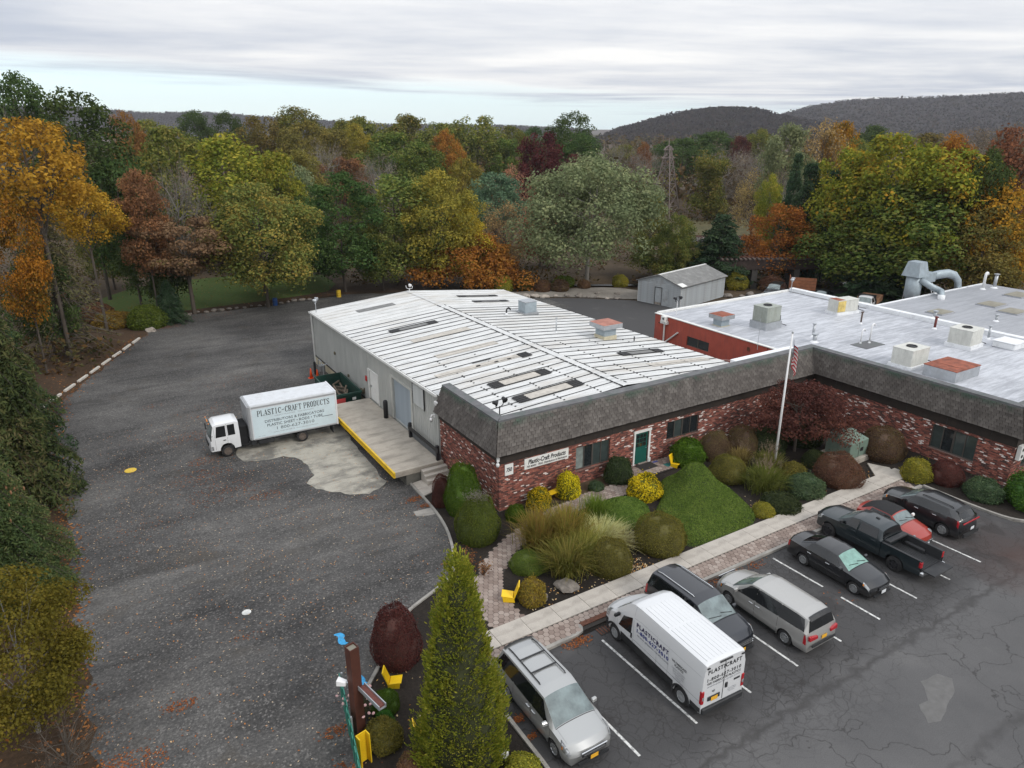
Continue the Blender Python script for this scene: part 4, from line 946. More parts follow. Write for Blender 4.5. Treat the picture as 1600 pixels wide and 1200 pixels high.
ye = G(); ye.box(DX0 - .12, DX0 - .012, DY0 - .05, DY1 - 2.6, -.24, -.19); ye.box(DX0 - .04, DX0 - .004, DY0 - .05, DY1 - 2.6, -.19, .125); ye.box(DX0 - .12, DX0 - .042, DY0 - .05, DY1 - 2.6, .08, .125); ye.obj('edge_channel', M_YEL, dk)
st = thing('dock_steps', 'short flight of concrete steps at the near end of the dock', 'steps', (0, 0, 0))
for i in range(3):
 yb = 6.72 - .32 * i; zt = -.10 - .2 * i
 G().box(-1.75, -.06, yb - .36, yb, zt - (.85 - .2 * i), zt).obj('step', M_WALK, st, bevel=.012)
ld = tag(bpy.data.objects.new('landing', None), kind='structure'); link(ld)
for P_ in ([(-2.35, 6.72), (-2.5, 4.7), (-1.25, 4.95), (-1.2, 6.72)], [(-1.19, 6.1), (-1.24, 4.95), (-.3, 5.2), (-.06, 6.1)]):
 G().prism(P_, lambda x, y: h(x, y) - .2, lambda x, y: h(x, y) + .10).obj('slab', M_WALK, ld)
rl = thing('dock_rail', 'black timber guard rail along the warehouse wall beside the dock steps', 'guard rail', (0, 0, 0))
G().box(-.52, -.34, 11.15, 11.35, .1, 1.15).obj('post', M_BLACK, rl); G().box(-.52, -.34, 6.9, 7.1, .1, 1.1).obj('post', M_BLACK, rl)
G().box(-.56, -.52, 6.7, 11.35, .72, 1.0).obj('rail', M_BLACK, rl); G().box(-.33, -.2, 7.0, 11.3, .1, .42).obj('kerb_rail', mat('grey_rail', (.10, .105, .11), .7), rl)
bo = thing('bollard', 'black bollard on the dock beside the roller door', 'bollard', (-.55, 15.35, .1)); G().lathe([(.17, 0), (.17, 1.25), (.12, 1.36), (.001, 1.40)], 14).obj('post', M_BLACK, bo, True)
sh = thing('storage_shed', 'weathered grey clapboard shed with a pitched roof at the back of the lot', 'shed', (44.78, 31.96, -1.05), R(12.5))
SW, SL_, SH = 6.4, 10.2, 2.75
M_SHED = mat('flaking_grey_paint', (.34, .365, .38), .85, 0, .12, 2, dirt=(.24, .235, .22), dirt_amt=.7)
M_SHEDR = mat('shed_roofing', (.17, .17, .165), .8, 0, .2, 1.2, dirt=(.30, .30, .29), dirt_amt=.5)
w = G(); w.box(.03, SL_, .03, SW, 0, SH - .01); w.add([(.03, .03, SH - .01), (.03, SW, SH - .01), (.03, SW / 2, SH + 1.0), (SL_, .03, SH - .01), (SL_, SW, SH - .01), (SL_, SW / 2, SH + 1.0)], [(0, 2, 1), (3, 4, 5)]); w.obj('wall', M_SHED, sh)
nb = 12
bd = []
for i in range(nb):       # clapboards, single boards
 z0_ = i * SH / nb; z1_ = (i + 1) * SH / nb
 if not bd:
  bd = [G().hexa([(0, -.07, 0), (SL_, -.07, 0), (SL_, .028, 0), (0, .028, 0)], [(0, .0, SH / nb), (SL_, .0, SH / nb), (SL_, .028, SH / nb), (0, .028, SH / nb)]).obj('clapboard', M_SHED, sh),
   G().hexa([(-.07, 0, 0), (.028, 0, 0), (.028, SW, 0), (-.07, SW, 0)], [(0, 0, SH / nb), (.028, 0, SH / nb), (.028, SW, SH / nb), (0, SW, SH / nb)]).obj('clapboard', M_SHED, sh)]
  qq = bd
 else:
  qq = [b.copy() for b in bd]; [link(q, sh) for q in qq]
 for q in qq: q.location = (0, 0, z0_); q.rotation_euler = (0, 0, rnd.uniform(-.0015, .0015))
for i in range(4):
 z0_ = SH + i * .25; hw = SW / 2 * (1 - (i * .25) / 1.05) - .05
 G().hexa([(-.035, SW / 2 - hw, z0_), (.028, SW / 2 - hw, z0_), (.028, SW / 2 + hw, z0_), (-.035, SW / 2 + hw, z0_)], [(0, SW / 2 - hw + .7 if i < 3 else SW / 2 - .1, z0_ + .24), (.028, SW / 2 - hw + .7 if i < 3 else SW / 2 - .1, z0_ + .24), (.028, SW / 2 + hw - .7 if i < 3 else SW / 2 + .1, z0_ + .24), (0, SW / 2 + hw - .7 if i < 3 else SW / 2 + .1, z0_ + .24)]).obj('clapboard', M_SHED, sh)
r0 = G();
for s_ in (0, 1):
 ya, yb = (-.3, SW / 2) if s_ == 0 else (SW + .3, SW / 2); za, zb_ = SH - .08, SH + 1.06
 r0.hexa([(-.25, ya, za), (SL_ + .25, ya, za), (SL_ + .25, yb, zb_), (-.25, yb, zb_)], [(-.25, ya, za + .09), (SL_ + .25, ya, za + .09), (SL_ + .25, yb, zb_ + .09), (-.25, yb, zb_ + .09)])
ro = r0.obj('roof', M_SHEDR, sh); G().box(-.27, SL_ + .27, SW / 2 - .14, SW / 2 + .14, SH + 1.10, SH + 1.17).obj('ridge_cap', M_WHITE, ro); G().hexa([(-.2, -.28, SH + .03), (.9, -.28, SH + .03), (.9, .5, SH + .30), (-.2, .5, SH + .30)], [(-.2, -.28, SH + .05), (.9, -.28, SH + .05), (.9, .5, SH + .32), (-.2, .5, SH + .32)]).obj('roof_patch', M_WHITE, ro)
dd_ = G().box(-.09, -.036, 2.75, 3.75, .05, 2.2).obj('door', M_SHED, sh); dq = G().box(-.09, -.036, 1.75, 2.72, .05, 2.2).obj('door', M_SHED, sh)
G().box(-.10, -.09, 2.75, 3.75, .05, .35).obj('kick_panel', mat('worn_wood', (.25, .22, .19), .9, 0, .4, 5), dd_)
q = G(); q.box(-.12, -.07, 3.72, 3.8, .02, 2.25); q.box(-.12, -.07, 2.71, 2.77, .02, 2.25); q.box(-.12, -.07, 2.71, 3.8, 2.2, 2.28); q.obj('door_trim', M_BLACK, sh)
q = G(); q.box(-.06, .06, -.06, .06, 0, SH); q.box(SL_ - .06, SL_ + .03, -.06, .06, 0, SH); q.box(-.06, .06, SW - .06, SW + .04, 0, SH); q.obj('corner_board', mat('pale_shed_trim', (.45, .46, .46), .8, 0, .2, 3), sh)
_dg = None
FONT_CACHE = {}
def text_mesh(body, size=1.0, stretch=1.0, bold=0.0, shear=0.0, space=1.0, depth=.0):
 cu = bpy.data.curves.new('lettering', 'FONT'); cu.body = body; cu.size = size; cu.align_x = 'CENTER'; cu.align_y = 'CENTER'
 cu.offset = bold; cu.shear = shear; cu.space_character = space; cu.extrude = depth; cu.resolution_u = 2
 ob = bpy.data.objects.new('lettering', cu); COL.objects.link(ob)
 dg = bpy.context.evaluated_depsgraph_get(); dg.update()
 me = bpy.data.meshes.new_from_object(ob.evaluated_get(dg)); bpy.data.objects.remove(ob); bpy.data.curves.remove(cu)
 for v in me.vertices: v.co.x *= stretch
 me.materials.clear(); return me
def lettering(body, c, right, up, width, height, material, parent, name='lettering', **kw):
 """letters laid in the plane (right, up) about c, fitted to width x height"""
 me = text_mesh(body, **kw); co = np.array([v.co[:] for v in me.vertices])
 if len(co) == 0: return None
 lo, hi = co.min(0), co.max(0); ct = (lo + hi) / 2
 right = Vector(right).normalized(); up = Vector(up).normalized(); c = Vector(c)
 sx, sy = width / (hi[0] - lo[0]), height / (hi[1] - lo[1]); nr = right.cross(up)
 for v, p in zip(me.vertices, co): v.co = c + right * float((p[0] - ct[0]) * sx) + up * float((p[1] - ct[1]) * sy) + nr * float(p[2])
 return mesh_obj(name, me, material, parent)
SERIF = {  # heavy/light strokes for a condensed Roman face on a 10 x 14 grid: (x0,y0,x1,y1,width)
'P': [(2, 0, 2, 14, 2.4), (2, 13.6, 6.5, 13.6, .9), (2, 6.6, 6.5, 6.6, .9), (6.5, 13.6, 8.3, 12, 1.6), (8.3, 12.2, 8.3, 8, 2.2), (8.3, 8.2, 6.5, 6.6, 1.6), (.2, .4, 4, .4, .9), (.2, 13.6, 3, 13.6, .9)],
'L': [(2, 0, 2, 14, 2.4), (.2, .4, 8.5, .4, .9), (8.5, 0, 8.8, 4, 1.0), (.2, 13.6, 4, 13.6, .9)],
'A': [(5, 14, 1.4, .3, .9), (5, 14, 8.4, .3, 2.4), (2.6, 5, 7.2, 5, .9), (0, .4, 3, .4, .9), (6.4, .4, 10, .4, .9)],
'S': [(8.2, 11, 7.2, 13.2, 1.4), (7.2, 13.4, 3, 13.4, 1.0), (3, 13.4, 1.6, 11, 2.0), (1.6, 11, 3, 8.2, 2.2), (3, 8.2, 7, 6, 2.4), (7, 6, 8.4, 3.6, 2.2), (8.4, 3.6, 7, .8, 2.0), (7, .6, 3, .6, 1.0), (3, .6, 1.6, 3.4, 1.4), (8.4, 10, 8.4, 13.6, .8), (1.4, .2, 1.4, 4, .8)],
'T': [(5, 0, 5, 14, 2.4), (.6, 13.5, 9.4, 13.5, 1.0), (.7, 13.6, .5, 10, 1.0), (9.3, 13.6, 9.5, 10, 1.0), (3, .4, 7, .4, .9)],
'I': [(5, 0, 5, 14, 2.4), (3, .4, 7, .4, .9), (3, 13.6, 7, 13.6, .9)],
'C': [(8.6, 10.6, 7.4, 13, 1.3), (7.4, 13.3, 4, 13.3, 1.0), (4, 13.3, 2, 11, 1.9), (2, 11.4, 2, 2.8, 2.5), (2, 3, 4, .7, 1.9), (4, .7, 7.4, .7, 1.0), (7.4, .8, 8.8, 3.4, 1.1), (8.7, 9.6, 8.7, 13.6, .8)],
'-': [(1.5, 6.4, 8.5, 7.4, 1.5)],
'R': [(2, 0, 2, 14, 2.4), (2, 13.6, 6.2, 13.6, .9), (2, 7, 6.2, 7, .9), (6.2, 13.6, 8, 12, 1.6), (8, 12, 8, 8.5, 2.1), (8, 8.6, 6.2, 7, 1.6), (5, 7, 8.8, .4, 2.3), (.2, .4, 4, .4, .9), (.2, 13.6, 3, 13.6, .9), (8, .4, 10, .4, .9)],
'F': [(2, 0, 2, 14, 2.4), (.2, 13.6, 8.6, 13.6, .9), (8.6, 13.8, 8.8, 10.4, 1.0), (2, 7.2, 6.4, 7.2, .9), (6.4, 5.4, 6.4, 9, .8), (.2, .4, 4, .4, .9)],
'O': [(4, 13.3, 6, 13.3, 1.0), (6, 13.3, 8.2, 11, 1.9), (8.2, 11.2, 8.2, 2.8, 2.5), (8.2, 3, 6, .7, 1.9), (6, .7, 4, .7, 1.0), (4, .7, 1.8, 3, 1.9), (1.8, 2.8, 1.8, 11.2, 2.5), (1.8, 11, 4, 13.3, 1.9)],
'D': [(2, 0, 2, 14, 2.4), (.2, 13.6, 5.6, 13.6, .9), (5.6, 13.6, 8.2, 11, 1.9), (8.2, 11.2, 8.2, 2.8, 2.5), (8.2, 3, 5.6, .4, 1.9), (.2, .4, 5.6, .4, .9)],
'U': [(2, 3, 2, 14, 2.4), (2, 3.2, 4, .7, 1.7), (4, .7, 6, .7, 1.0), (6, .7, 8, 3.2, 1.2), (8, 3, 8, 14, 1.0), (.2, 13.6, 4, 13.6, .9), (6.4, 13.6, 9.6, 13.6, .9)]}
def serif(body, c, right, up, width, height, material, parent):
 right = Vector(right).normalized(); up = Vector(up).normalized(); nr = right.cross(up); adv = 11.0
 tot = sum(6 if ch == ' ' else adv for ch in body) - 1; x = 0; g = G(); o_ = Vector(c) - right * width / 2 - up * height / 2; sx, sy = width / tot, height / 14
 for ch in body:
  if ch == ' ': x += 6; continue
  for k, (xa, ya, xb, yb, w) in enumerate(SERIF[ch]):
   d = Vector((xb - xa, yb - ya)).normalized(); n_ = Vector((-d.y, d.x)) * w / 2; e = d * (.25 if w > 1.2 else .1); z = .0006 * k
   q = [Vector((xa, ya)) - e - n_, Vector((xb, yb)) + e - n_, Vector((xb, yb)) + e + n_, Vector((xa, ya)) - e + n_]
   g.quad(*[tuple(o_ + right * ((x + p.x) * sx) + up * (max(0, min(14, p.y)) * sy) + nr * z) for p in q])
  x += adv
 return g.obj('lettering', material, parent)
s1 = thing('building_sign', 'white sign board lettered Plastic-Craft Products on the brick front beside the 750 plate', 'sign', (3.15, -.03, 2.2))
G().box(-1.52, 1.52, -.02, .024, -.32, .33).obj('board', M_SIGNW, s1, bevel=.006)
lettering('Plastic-Craft Products', (.02, -.023, .10), (1, 0, 0), (0, 0, 1), 2.6, .30, M_INK, s1, bold=.035, shear=.22)
lettering('750 MAIN : TRIO. Distributors & Fabricators', (.02, -.023, -.18), (1, 0, 0), (0, 0, 1), 2.8, .14, M_INK, s1, bold=.035, shear=.22)
s2 = thing('number_plate', 'white plate with the number 750 at the front corner of the brick wall', 'sign', (.62, -.03, 2.17))
G().box(-.27, .27, -.02, .024, -.34, .34).obj('board', M_SIGNW, s2, bevel=.006); lettering('750', (0, -.023, 0), (1, 0, 0), (0, 0, 1), .38, .26, M_INK, s2, bold=.04, shear=.25)
# cameras and floodlights
M_CAMW = mat('camera_white', (.72, .72, .72), .35, 0, 0)
def cam_dome(loc, rz, label):
 t = thing('security_camera', label, 'camera', loc, rz); G().box(-.09, .09, -.03, .05, -.12, .12).obj('bracket', M_CAMW, t, bevel=.02)
 G().tube([(0, 0, .05), (0, -.16, .08), (0, -.22, .0), (0, -.22, -.10)], .045, 8).obj('arm', M_CAMW, t, True); G().lathe([(.001, -.34), (.07, -.32), (.10, -.24), (.10, -.16), (.07, -.10), (.001, -.09)], 12, (0, -.22, 0)).obj('housing', M_CAMW, t, True); G().lathe([(.001, -.37), (.05, -.36), (.075, -.31), (.001, -.30)], 10, (0, -.22, 0)).obj('lens', M_BLACK, t, True); return t
cam_dome((-.10, -.06, 2.95), R(-35), 'white dome camera under the mansard at the front corner by the 750 plate'); cam_dome((-.42, 7.30, 3.05), R(-90), 'white camera with a dark lens at the back end of the mansard by the dock')
t = thing('security_camera', 'small white floodlight bracket on the mansard end above the dome camera', 'camera', (-.30, 7.35, 3.9), R(200)); G().box(-.08, .08, -.05, .05, -.1, .1).obj('bracket', M_CAMW, t, bevel=.02); G().hexa([(-.09, .05, -.16), (.09, .05, -.16), (.09, .14, -.16), (-.09, .14, -.16)], [(-.13, .05, .12), (.13, .05, .12), (.13, .30, .05), (-.13, .30, .05)]).obj('housing', M_CAMW, t)
def floodlight(loc, rz, label, hgt=.9, m=None, pole=None, heads=((-.38, 40), (.38, -20))):
 m = m or M_BLACK; t = thing('floodlight', label, 'floodlight', loc, rz); G().cyl((0, 0, 0), (0, 0, hgt), .035, n=8).obj('pole', pole or m, t); G().tube([(-.34, 0, hgt + .25), (-.30, 0, hgt + .02), (0, 0, hgt - .08), (.30, 0, hgt + .02), (.34, 0, hgt + .22)], .03, 6).obj('yoke', m, t)
 for x, a in heads:
  q = G().lathe([(.06, -.16), (.10, -.12), (.13, .05), (.17, .12), (.17, .15), (.001, .12)], 12).obj('lamp', m, t, True); q.location = (x, 0, hgt + .32); q.rotation_euler = (R(105), 0, R(a))
 return t
floodlight((.7, 1.1, 4.55), R(20), 'black twin floodlight on a pole at the front corner of the white roof', 1.0)
floodlight((.2, 33.6, 4.0), R(60), 'twin floodlight with a white lamp on the far west corner of the warehouse roof', .9, M_GALV, M_GALV)
floodlight((28.0, 15.6, 4.0), R(10), 'black twin floodlight on a white pole over the red building corner', 1.25, M_BLACK, M_CAMW)
floodlight((44.2, 15.9, 4.1), R(30), 'twin floodlight on a short pole at the back corner of the silver roof', 1.1, M_GALV, M_GALV)
floodlight((9.75, 34.0, 4.85), R(-40), 'small white lamp fitting on the far gable peak of the warehouse', .28, M_CAMW, M_CAMW, ((0.05, 40),))
def rtu(loc, size, label, m, rz=0, fan=True, curb=.35, pipes=True, side=True):
 t = thing('rooftop_unit', label, 'air conditioner', loc, rz); sx, sy, sz = size
 G().box(-sx / 2 - .12, sx / 2 + .12, -sy / 2 - .12, sy / 2 + .12, 0, curb).obj('curb', M_ROOFW if curb < .5 else M_GALV, t)
 G().box(-sx / 2, sx / 2, -sy / 2, sy / 2, curb, curb + sz).obj('cabinet', m, t, bevel=.025)
 G().box(-sx / 2 - .02, sx / 2 + .02, -sy / 2 - .02, sy / 2 + .02, curb + sz - .02, curb + sz + .045).obj('top_panel', m, t, bevel=.01)
 if fan:
  G().lathe([(.36, 0), (.36, .07), (.31, .08), (.30, .02), (.001, .02)], 18, (0, 0, curb + sz + .045)).obj('fan_guard', M_BLACK, t)
 if side:
  q = G(); [q.box(-sx / 2 - .012, -sx / 2 - .004, -sy / 2 + .12, sy / 2 - .12, curb + .15 + i * .12, curb + .21 + i * .12) for i in range(int((sz - .3) / .12))]; o = q.obj('louvres', m, t); o['kind'] = 'stuff'
  G().box(-sx / 2 + .1, sx / 2 - .1, -sy / 2 - .02, -sy / 2 - .003, curb + .12, curb + sz * .55).obj('access_panel', m, t)
 if pipes: G().tube([(sx / 2 + .05, -sy / 2 + .2, curb + .4), (sx / 2 + .25, -sy / 2 + .2, curb + .4), (sx / 2 + .3, -sy / 2 + .2, .3), (sx / 2 + .9, -sy / 2, .08)], .035, 6).obj('conduit', M_BLACK, t)
 return t
rtu((31.5, 8.5, 3.98), (1.75, 1.5, 1.25), 'grey green rooftop unit on a shiny curb beside the rusty topped vent', M_RTU, 0, True, .62)
rtu((31.9, -3.9, 3.98), (2.1, 1.5, 1.15), 'cream rooftop unit just behind the front parapet next to the rusty hatch', M_RTUW, 0, True, .2)
rtu((40.2, -3.4, 3.98), (1.9, 1.7, 1.15), 'cream square rooftop unit with tangled conduit near the white parapet', M_RTUW, R(4), True, .3)
t = rtu((41.6, 8.2, 3.98), (2.5, 1.2, 1.05), 'pale rooftop unit with one yellowed end and a dark grille', M_RTUW, R(-8), False, .25)
G().box(1.255, 1.27, -.5, .5, .4, 1.2).obj('grille', M_BLACK, t); G().box(-1.28, -.35, -.63, -.605, .3, 1.28).obj('yellowed_panel', mat('yellowed', (.55, .42, .14), .6, 0, .3, 3), t); G().box(-1.2, -.4, -.55, .55, 1.30, 1.36).obj('rusty_cover', M_RUSTR, t)
def vent_hood(loc, s, label, top, body, curb=.3, hh=.5):
 t = thing('roof_vent', label, 'roof vent', loc); G().box(-s * .42, s * .42, -s * .42, s * .42, 0, curb).obj('curb', M_CREAM, t); G().box(-s * .38, s * .38, -s * .38, s * .38, curb, curb + hh).obj('neck', body, t)
 G().box(-s * .62, s * .62, -s * .62, s * .62, curb + hh, curb + hh + .36).obj('hood', M_GALV, t, bevel=.01); G().add([(-s * .62, -s * .62, curb + hh + .37), (s * .62, -s * .62, curb + hh + .37), (s * .62, s * .62, curb + hh + .37), (-s * .62, s * .62, curb + hh + .37), (0, -s * .3, curb + hh + .45), (0, s * .3, curb + hh + .45)], [(0, 1, 4), (1, 2, 5, 4), (2, 3, 5), (3, 0, 4, 5)]).obj('lid', top, t); return t
vent_hood((28.7, 10.9, 3.98), 1.25, 'rusty topped exhaust hood on the silver roof above the red wall', M_RUSTR, M_GALVB, .05, .6)
M_LID = mat('pink_rust_lid', (.36, .16, .12), .75, 0, .25, 2, dirt=(.2, .07, .05), dirt_amt=.5)
v_ = vent_hood((16.8, 11.9, 4.35), 1.5, 'large exhaust hood with a reddish lid standing on the white metal roof', M_LID, M_GALVB, .35, .62)
t = thing('roof_fan', 'square grey fan box on the far slope of the white metal roof', 'roof vent', (16.0, 22.1, 4.3)); G().box(-.75, .75, -.75, .75, 0, .22).obj('curb', M_GALV, t); G().box(-.6, .6, -.6, .6, .22, 1.15).obj('cabinet', M_GALVB, t, bevel=.02); G().box(-.63, .63, -.63, .63, 1.15, 1.2).obj('top_panel', M_GALV, t)
def pipe_vent(loc, hgt, r, m, label, cap_=True, bend=False, name='vent_pipe'):
 t = thing(name, label, 'vent pipe', loc);
 if bend: G().tube([(0, 0, 0), (0, 0, hgt), (.06, 0, hgt + .16), (.22, 0, hgt + .22), (.36, 0, hgt + .14), (.38, 0, hgt)], r, 8).obj('pipe', m, t, True)
 else: G().cyl((0, 0, 0), (0, 0, hgt), r, n=10).obj('pipe', m, t, True)
 if cap_: G().lathe([(r * 1.7, 0), (r * 1.7, .06), (.001, .12)], 10, (0, 0, hgt + .04)).obj('rain_cap', m, t)
 G().lathe([(r * 2.2, 0), (r * 1.4, .08), (r * 1.05, .14)], 10).obj('flashing', M_ROOFW, t); return t
pipe_vent((13.5, 21.6, 4.65), .35, .07, M_BLACK, 'black gooseneck pipe on the far slope of the white metal roof', False, True)
pipe_vent((14.0, 14.7, 4.55), 1.15, .05, M_GALV, 'thin galvanised pipe near the ridge of the white metal roof', True)
pipe_vent((18.3, 10.2, 4.2), .5, .05, M_BLACK, 'short black stub pipe beside the reddish hood on the metal roof', False)
pipe_vent((32.5, 4.5, 3.98), 1.0, .10, M_GALV, 'grey capped flue standing behind the flagpole on the silver roof'); pipe_vent((31.2, 3.4, 3.98), .6, .16, M_GALV, 'short stout capped pipe next to the grey flue behind the parapet')
pipe_vent((39.5, 4.9, 3.98), .95, .07, mat('brown_pipe', (.10, .07, .06), .7), 'slim brown pipe in the middle of the silver roof'); pipe_vent((43.3, .6, 3.98), .95, .10, mat('maroon_pipe', (.13, .025, .02), .6), 'dark red pipe vent close to the long white parapet'); pipe_vent((43.9, -3.4, 3.98), 1.0, .09, M_GALV, 'galvanised capped pipe behind the square cream unit')
pipe_vent((34.6, .9, 3.98), 1.35, .06, M_CAMW, 'tall white plastic pipe with a bent top rising from the dark patch', False, True); pipe_vent((33.9, 1.2, 3.98), .95, .05, M_CAMW, 'shorter white plastic pipe rising from the dark patch', False, True)
t = thing('roof_patch', 'dark square membrane patch at the foot of the two white plastic pipes', 'roof patch', (34.1, .7, 3.985)); G().box(-1.2, 1.2, -.7, .7, 0, .03).obj('membrane', M_CAP, t)
t = thing('roof_hatch', 'rusty red topped hatch box just behind the wing parapet', 'roof hatch', (32.2, -6.7, 3.98)); G().box(-1.5, 1.5, -1.1, 1.1, 0, .75).obj('box', M_GALV, t);
for i in range(3): G().box(-1.53 + i * 1.02, -.53 + i * 1.02, -1.13, 1.13, .75, .80 + .012 * (i % 2)).obj('lid_panel', M_RUSTR, t)
t = thing('roof_curb', 'empty white curb box on the silver roof to the right of the cream unit', 'roof curb', (42.9, -5.4, 3.98)); G().box(-.9, .9, -.8, .8, 0, .5).obj('box', M_ROOFW, t, bevel=.05); G().box(-.95, .95, -.85, .85, .5, .53).obj('lid', M_ROOFW, t, bevel=.01)
def skydome(x, y, sx, sy, label):
 t = thing('flat_skylight', label, 'skylight', (x, y, 4.02)); G().box(-sx, sx, -sy, sy, 0, .10).obj('curb', M_FLAT2, t); G().box(-sx + .1, sx - .1, -sy + .1, sy - .1, .10, .14).obj('panel', mat('tan_fibreglass', (.24, .225, .18), .5, 0, .2, 2), t)
skydome(49.2, 3.4, 1.1, .8, 'tan roof skylight nearest the grey ductwork'); skydome(56.5, 2.5, 1.2, .9, 'tan roof skylight behind the stay wires on the dull roof'); skydome(55.2, 0, 1.2, .9, 'tan roof skylight right of the stay wires on the dull roof'); skydome(63.2, 3.2, 1.4, .9, 'tan roof skylight farthest back near the bent white pipe'); skydome(51.4, -4.5, 1.0, .8, 'tan roof skylight near the right end of the white parapet')
pipe_vent((46.9, 2.6, 4.02), .55, .14, M_GALV, 'short wide capped vent just over the parapet by a tan skylight'); pipe_vent((50.3, -.9, 4.02), .5, .12, M_GALV, 'squat capped vent farther along the dull roof near the patched area')
t = pipe_vent((63.3, 6.7, 4.02), 1.5, .14, M_CAMW, 'tall white gooseneck lamp pipe on the back edge of the dull roof', False, True); pipe_vent((65.0, 6.4, 4.02), 1.4, .17, M_GALV, 'tall galvanised flue beside the white gooseneck at the back edge')
# dust collector and its ducts behind the far roof
t = thing('dust_collector', 'blue grey dust collector with a flared hood and thick ducts at the roof edge', 'dust collector', (55.2, 9.6, -1.05), scale=(.74, .74, .95))
G().lathe([(.30, 3.6), (1.05, 5.2), (1.05, 7.2)], 16).obj('cyclone', M_GALVB, t, True)
G().hexa([(-1.25, -1.25, 7.2), (1.25, -1.25, 7.2), (1.25, 1.25, 7.2), (-1.25, 1.25, 7.2)], [(-.85, -.85, 8.75), (.85, -.85, 8.75), (.85, .85, 8.75), (-.85, .85, 8.75)]).obj('hood', M_GALVB, t)
G().hexa([(.9, -.5, 6.3), (4.3, -.6, 6.3), (4.3, .6, 6.3), (.9, .5, 6.3)], [(.9, -.5, 7.3), (4.3, -.6, 7.3), (4.3, .6, 7.3), (.9, .5, 7.3)]).obj('flat_duct', M_GALVB, t)
G().tube([(4.2, 0, 6.8), (5.6, -.2, 6.9), (7.2, -.6, 6.95), (8.3, -1.0, 6.7), (8.8, -1.4, 6.1), (8.9, -1.6, 5.07)], [.5, .5, .5, .48, .46, .46], 12).obj('round_duct', M_GALVB, t, True)
G().tube([(-.2, -.9, 6.9), (1.0, -1.9, 6.2), (1.9, -2.4, 5.85), (1.5, -3.2, 5.75), (.1, -4.0, 5.6), (-.5, -4.3, 5.07)], .36, 10).obj('branch_duct', M_GALVB, t, True)
q = G(); q.cyl((-.5, -4.3, 5.05), (-.5, -4.3, 5.75), .45, n=12); q.obj('duct_collar', M_ROOFW, t, True)
for x in (3.4, 4.0): G().cyl((x, -.3, 6.3), (x - .3, -1.1, 5.07), .05, n=6).obj('strut', M_GALV, t)
G().cyl((1.6, -2.6, 5.6), (1.6, -2.9, 5.07), .05, n=6).obj('strut', M_GALV, t)
for a in (45, 135, 225, 315): G().cyl((1.0 * math.cos(R(a)), 1.0 * math.sin(R(a)), 5.3), (1.3 * math.cos(R(a)), 1.3 * math.sin(R(a)), 0), .07, n=6).obj('leg', M_GALV, t)
# tv aerial in the yard
t = thing('tv_aerial', 'thin old television aerial standing by the red wall', 'aerial', (24.2, 3.2, 4.5)); G().cyl((0, 0, 0), (0, 0, 2.4), .02, n=6).obj('mast', M_GALV, t); q = G()
for z in (1.7, 1.1): q.bar((-1.0, -.1, z), (1.0, .1, z), .02)
for i in range(6): q.bar((-.9 + i * .35, -.5 + .04 * i, 1.7), (-.9 + i * .35, .5 - .04 * i, 1.7), .012)
o = q.obj('elements', M_GALV, t); o['kind'] = 'stuff'
fp = thing('flagpole', 'tall white flagpole standing among the shrubs before the office wing', 'flagpole', (16.6, -5.2, 0)); G().tube([(0, 0, 0), (0, 0, 4.5), (0, 0, 8.95)], [.075, .065, .045], 12).obj('pole', M_CAMW, fp, True); G().lathe([(.001, 9.05), (.05, 9.03), (.075, 8.96), (.05, 8.9), (.001, 8.88)], 10).obj('finial', M_GALV, fp, True); q = G(); q.cyl((.10, .04, .9), (.09, .03, 8.9), .007, n=4); q.obj('halyard', M_WHITE, fp)
def flag():
 t = thing('flag', 'limp American flag hanging from the top of the flagpole', 'flag', (16.6, -5.2, 0))
 m, tt, b = nodes_of('flag_cloth'); tc = tt.nodes.new('ShaderNodeUVMap'); sp = tt.nodes.new('ShaderNodeSeparateXYZ'); tt.links.new(tc.outputs[0], sp.inputs[0])
 st_ = mth(tt, 'LESS_THAN', mth(tt, 'FRACT', mth(tt, 'MULTIPLY', sp.outputs[1], 6.5)), .5)
 c = mixc(tt, st_, (.62, .60, .58), (.42, .03, .04)); can = mth(tt, 'MULTIPLY', mth(tt, 'LESS_THAN', sp.outputs[0], .42), mth(tt, 'GREATER_THAN', sp.outputs[1], .46))
 vo = tnode(tt, 'ShaderNodeTexVoronoi', {'Vector': tc.outputs[0], 'Scale': 16.0}); vo.inputs['Randomness'].default_value = 0
 cc = mixc(tt, mth(tt, 'LESS_THAN', vo.outputs['Distance'], .25), (.012, .018, .06), (.6, .6, .6)); c = mixc(tt, can, c, cc); tt.links.new(c, b.inputs['Base Color']); b.inputs['Roughness'].default_value = .85
 nu, nv = 28, 16; V = []; F = []; UV = []
 for j in range(nv + 1):
  for i in range(nu + 1):
   u = i / nu; v = j / nv       # hangs: the fly drops and gathers in folds
   fold = .16 * math.sin(u * 15 + v * 2) * u ** .4;
   x = .10 + .30 * u + .05 * math.sin(9 * u + 3 * v); y = fold * .9 - .05; z = 8.55 - (1 - v) * 1.25 - u * 1.05 - .08 * math.sin(u * 9)
   V.append((x * .95 + y * .3, -x * .5 + y, z)); UV.append((u, v))
 for j in range(nv):
  for i in range(nu): a = j * (nu + 1) + i; F.append((a, a + 1, a + nu + 2, a + nu + 1))
 me = bpy.data.meshes.new('cloth'); me.from_pydata(V, [], F); uv = me.uv_layers.new();
 for l in me.loops: uv.data[l.index].uv = UV[l.vertex_index]
 mesh_obj('cloth', me, m, t, True)
flag()
tf = thing('transformer', 'green electrical transformer box on a concrete pad between trimmed shrubs', 'transformer', (22.2, -6.2, 0), R(2)); M_TFG = mat('transformer_green', (.15, .21, .17), .5, 0, .1, 2, dirt=(.22, .24, .2), dirt_amt=.4, streak=True)
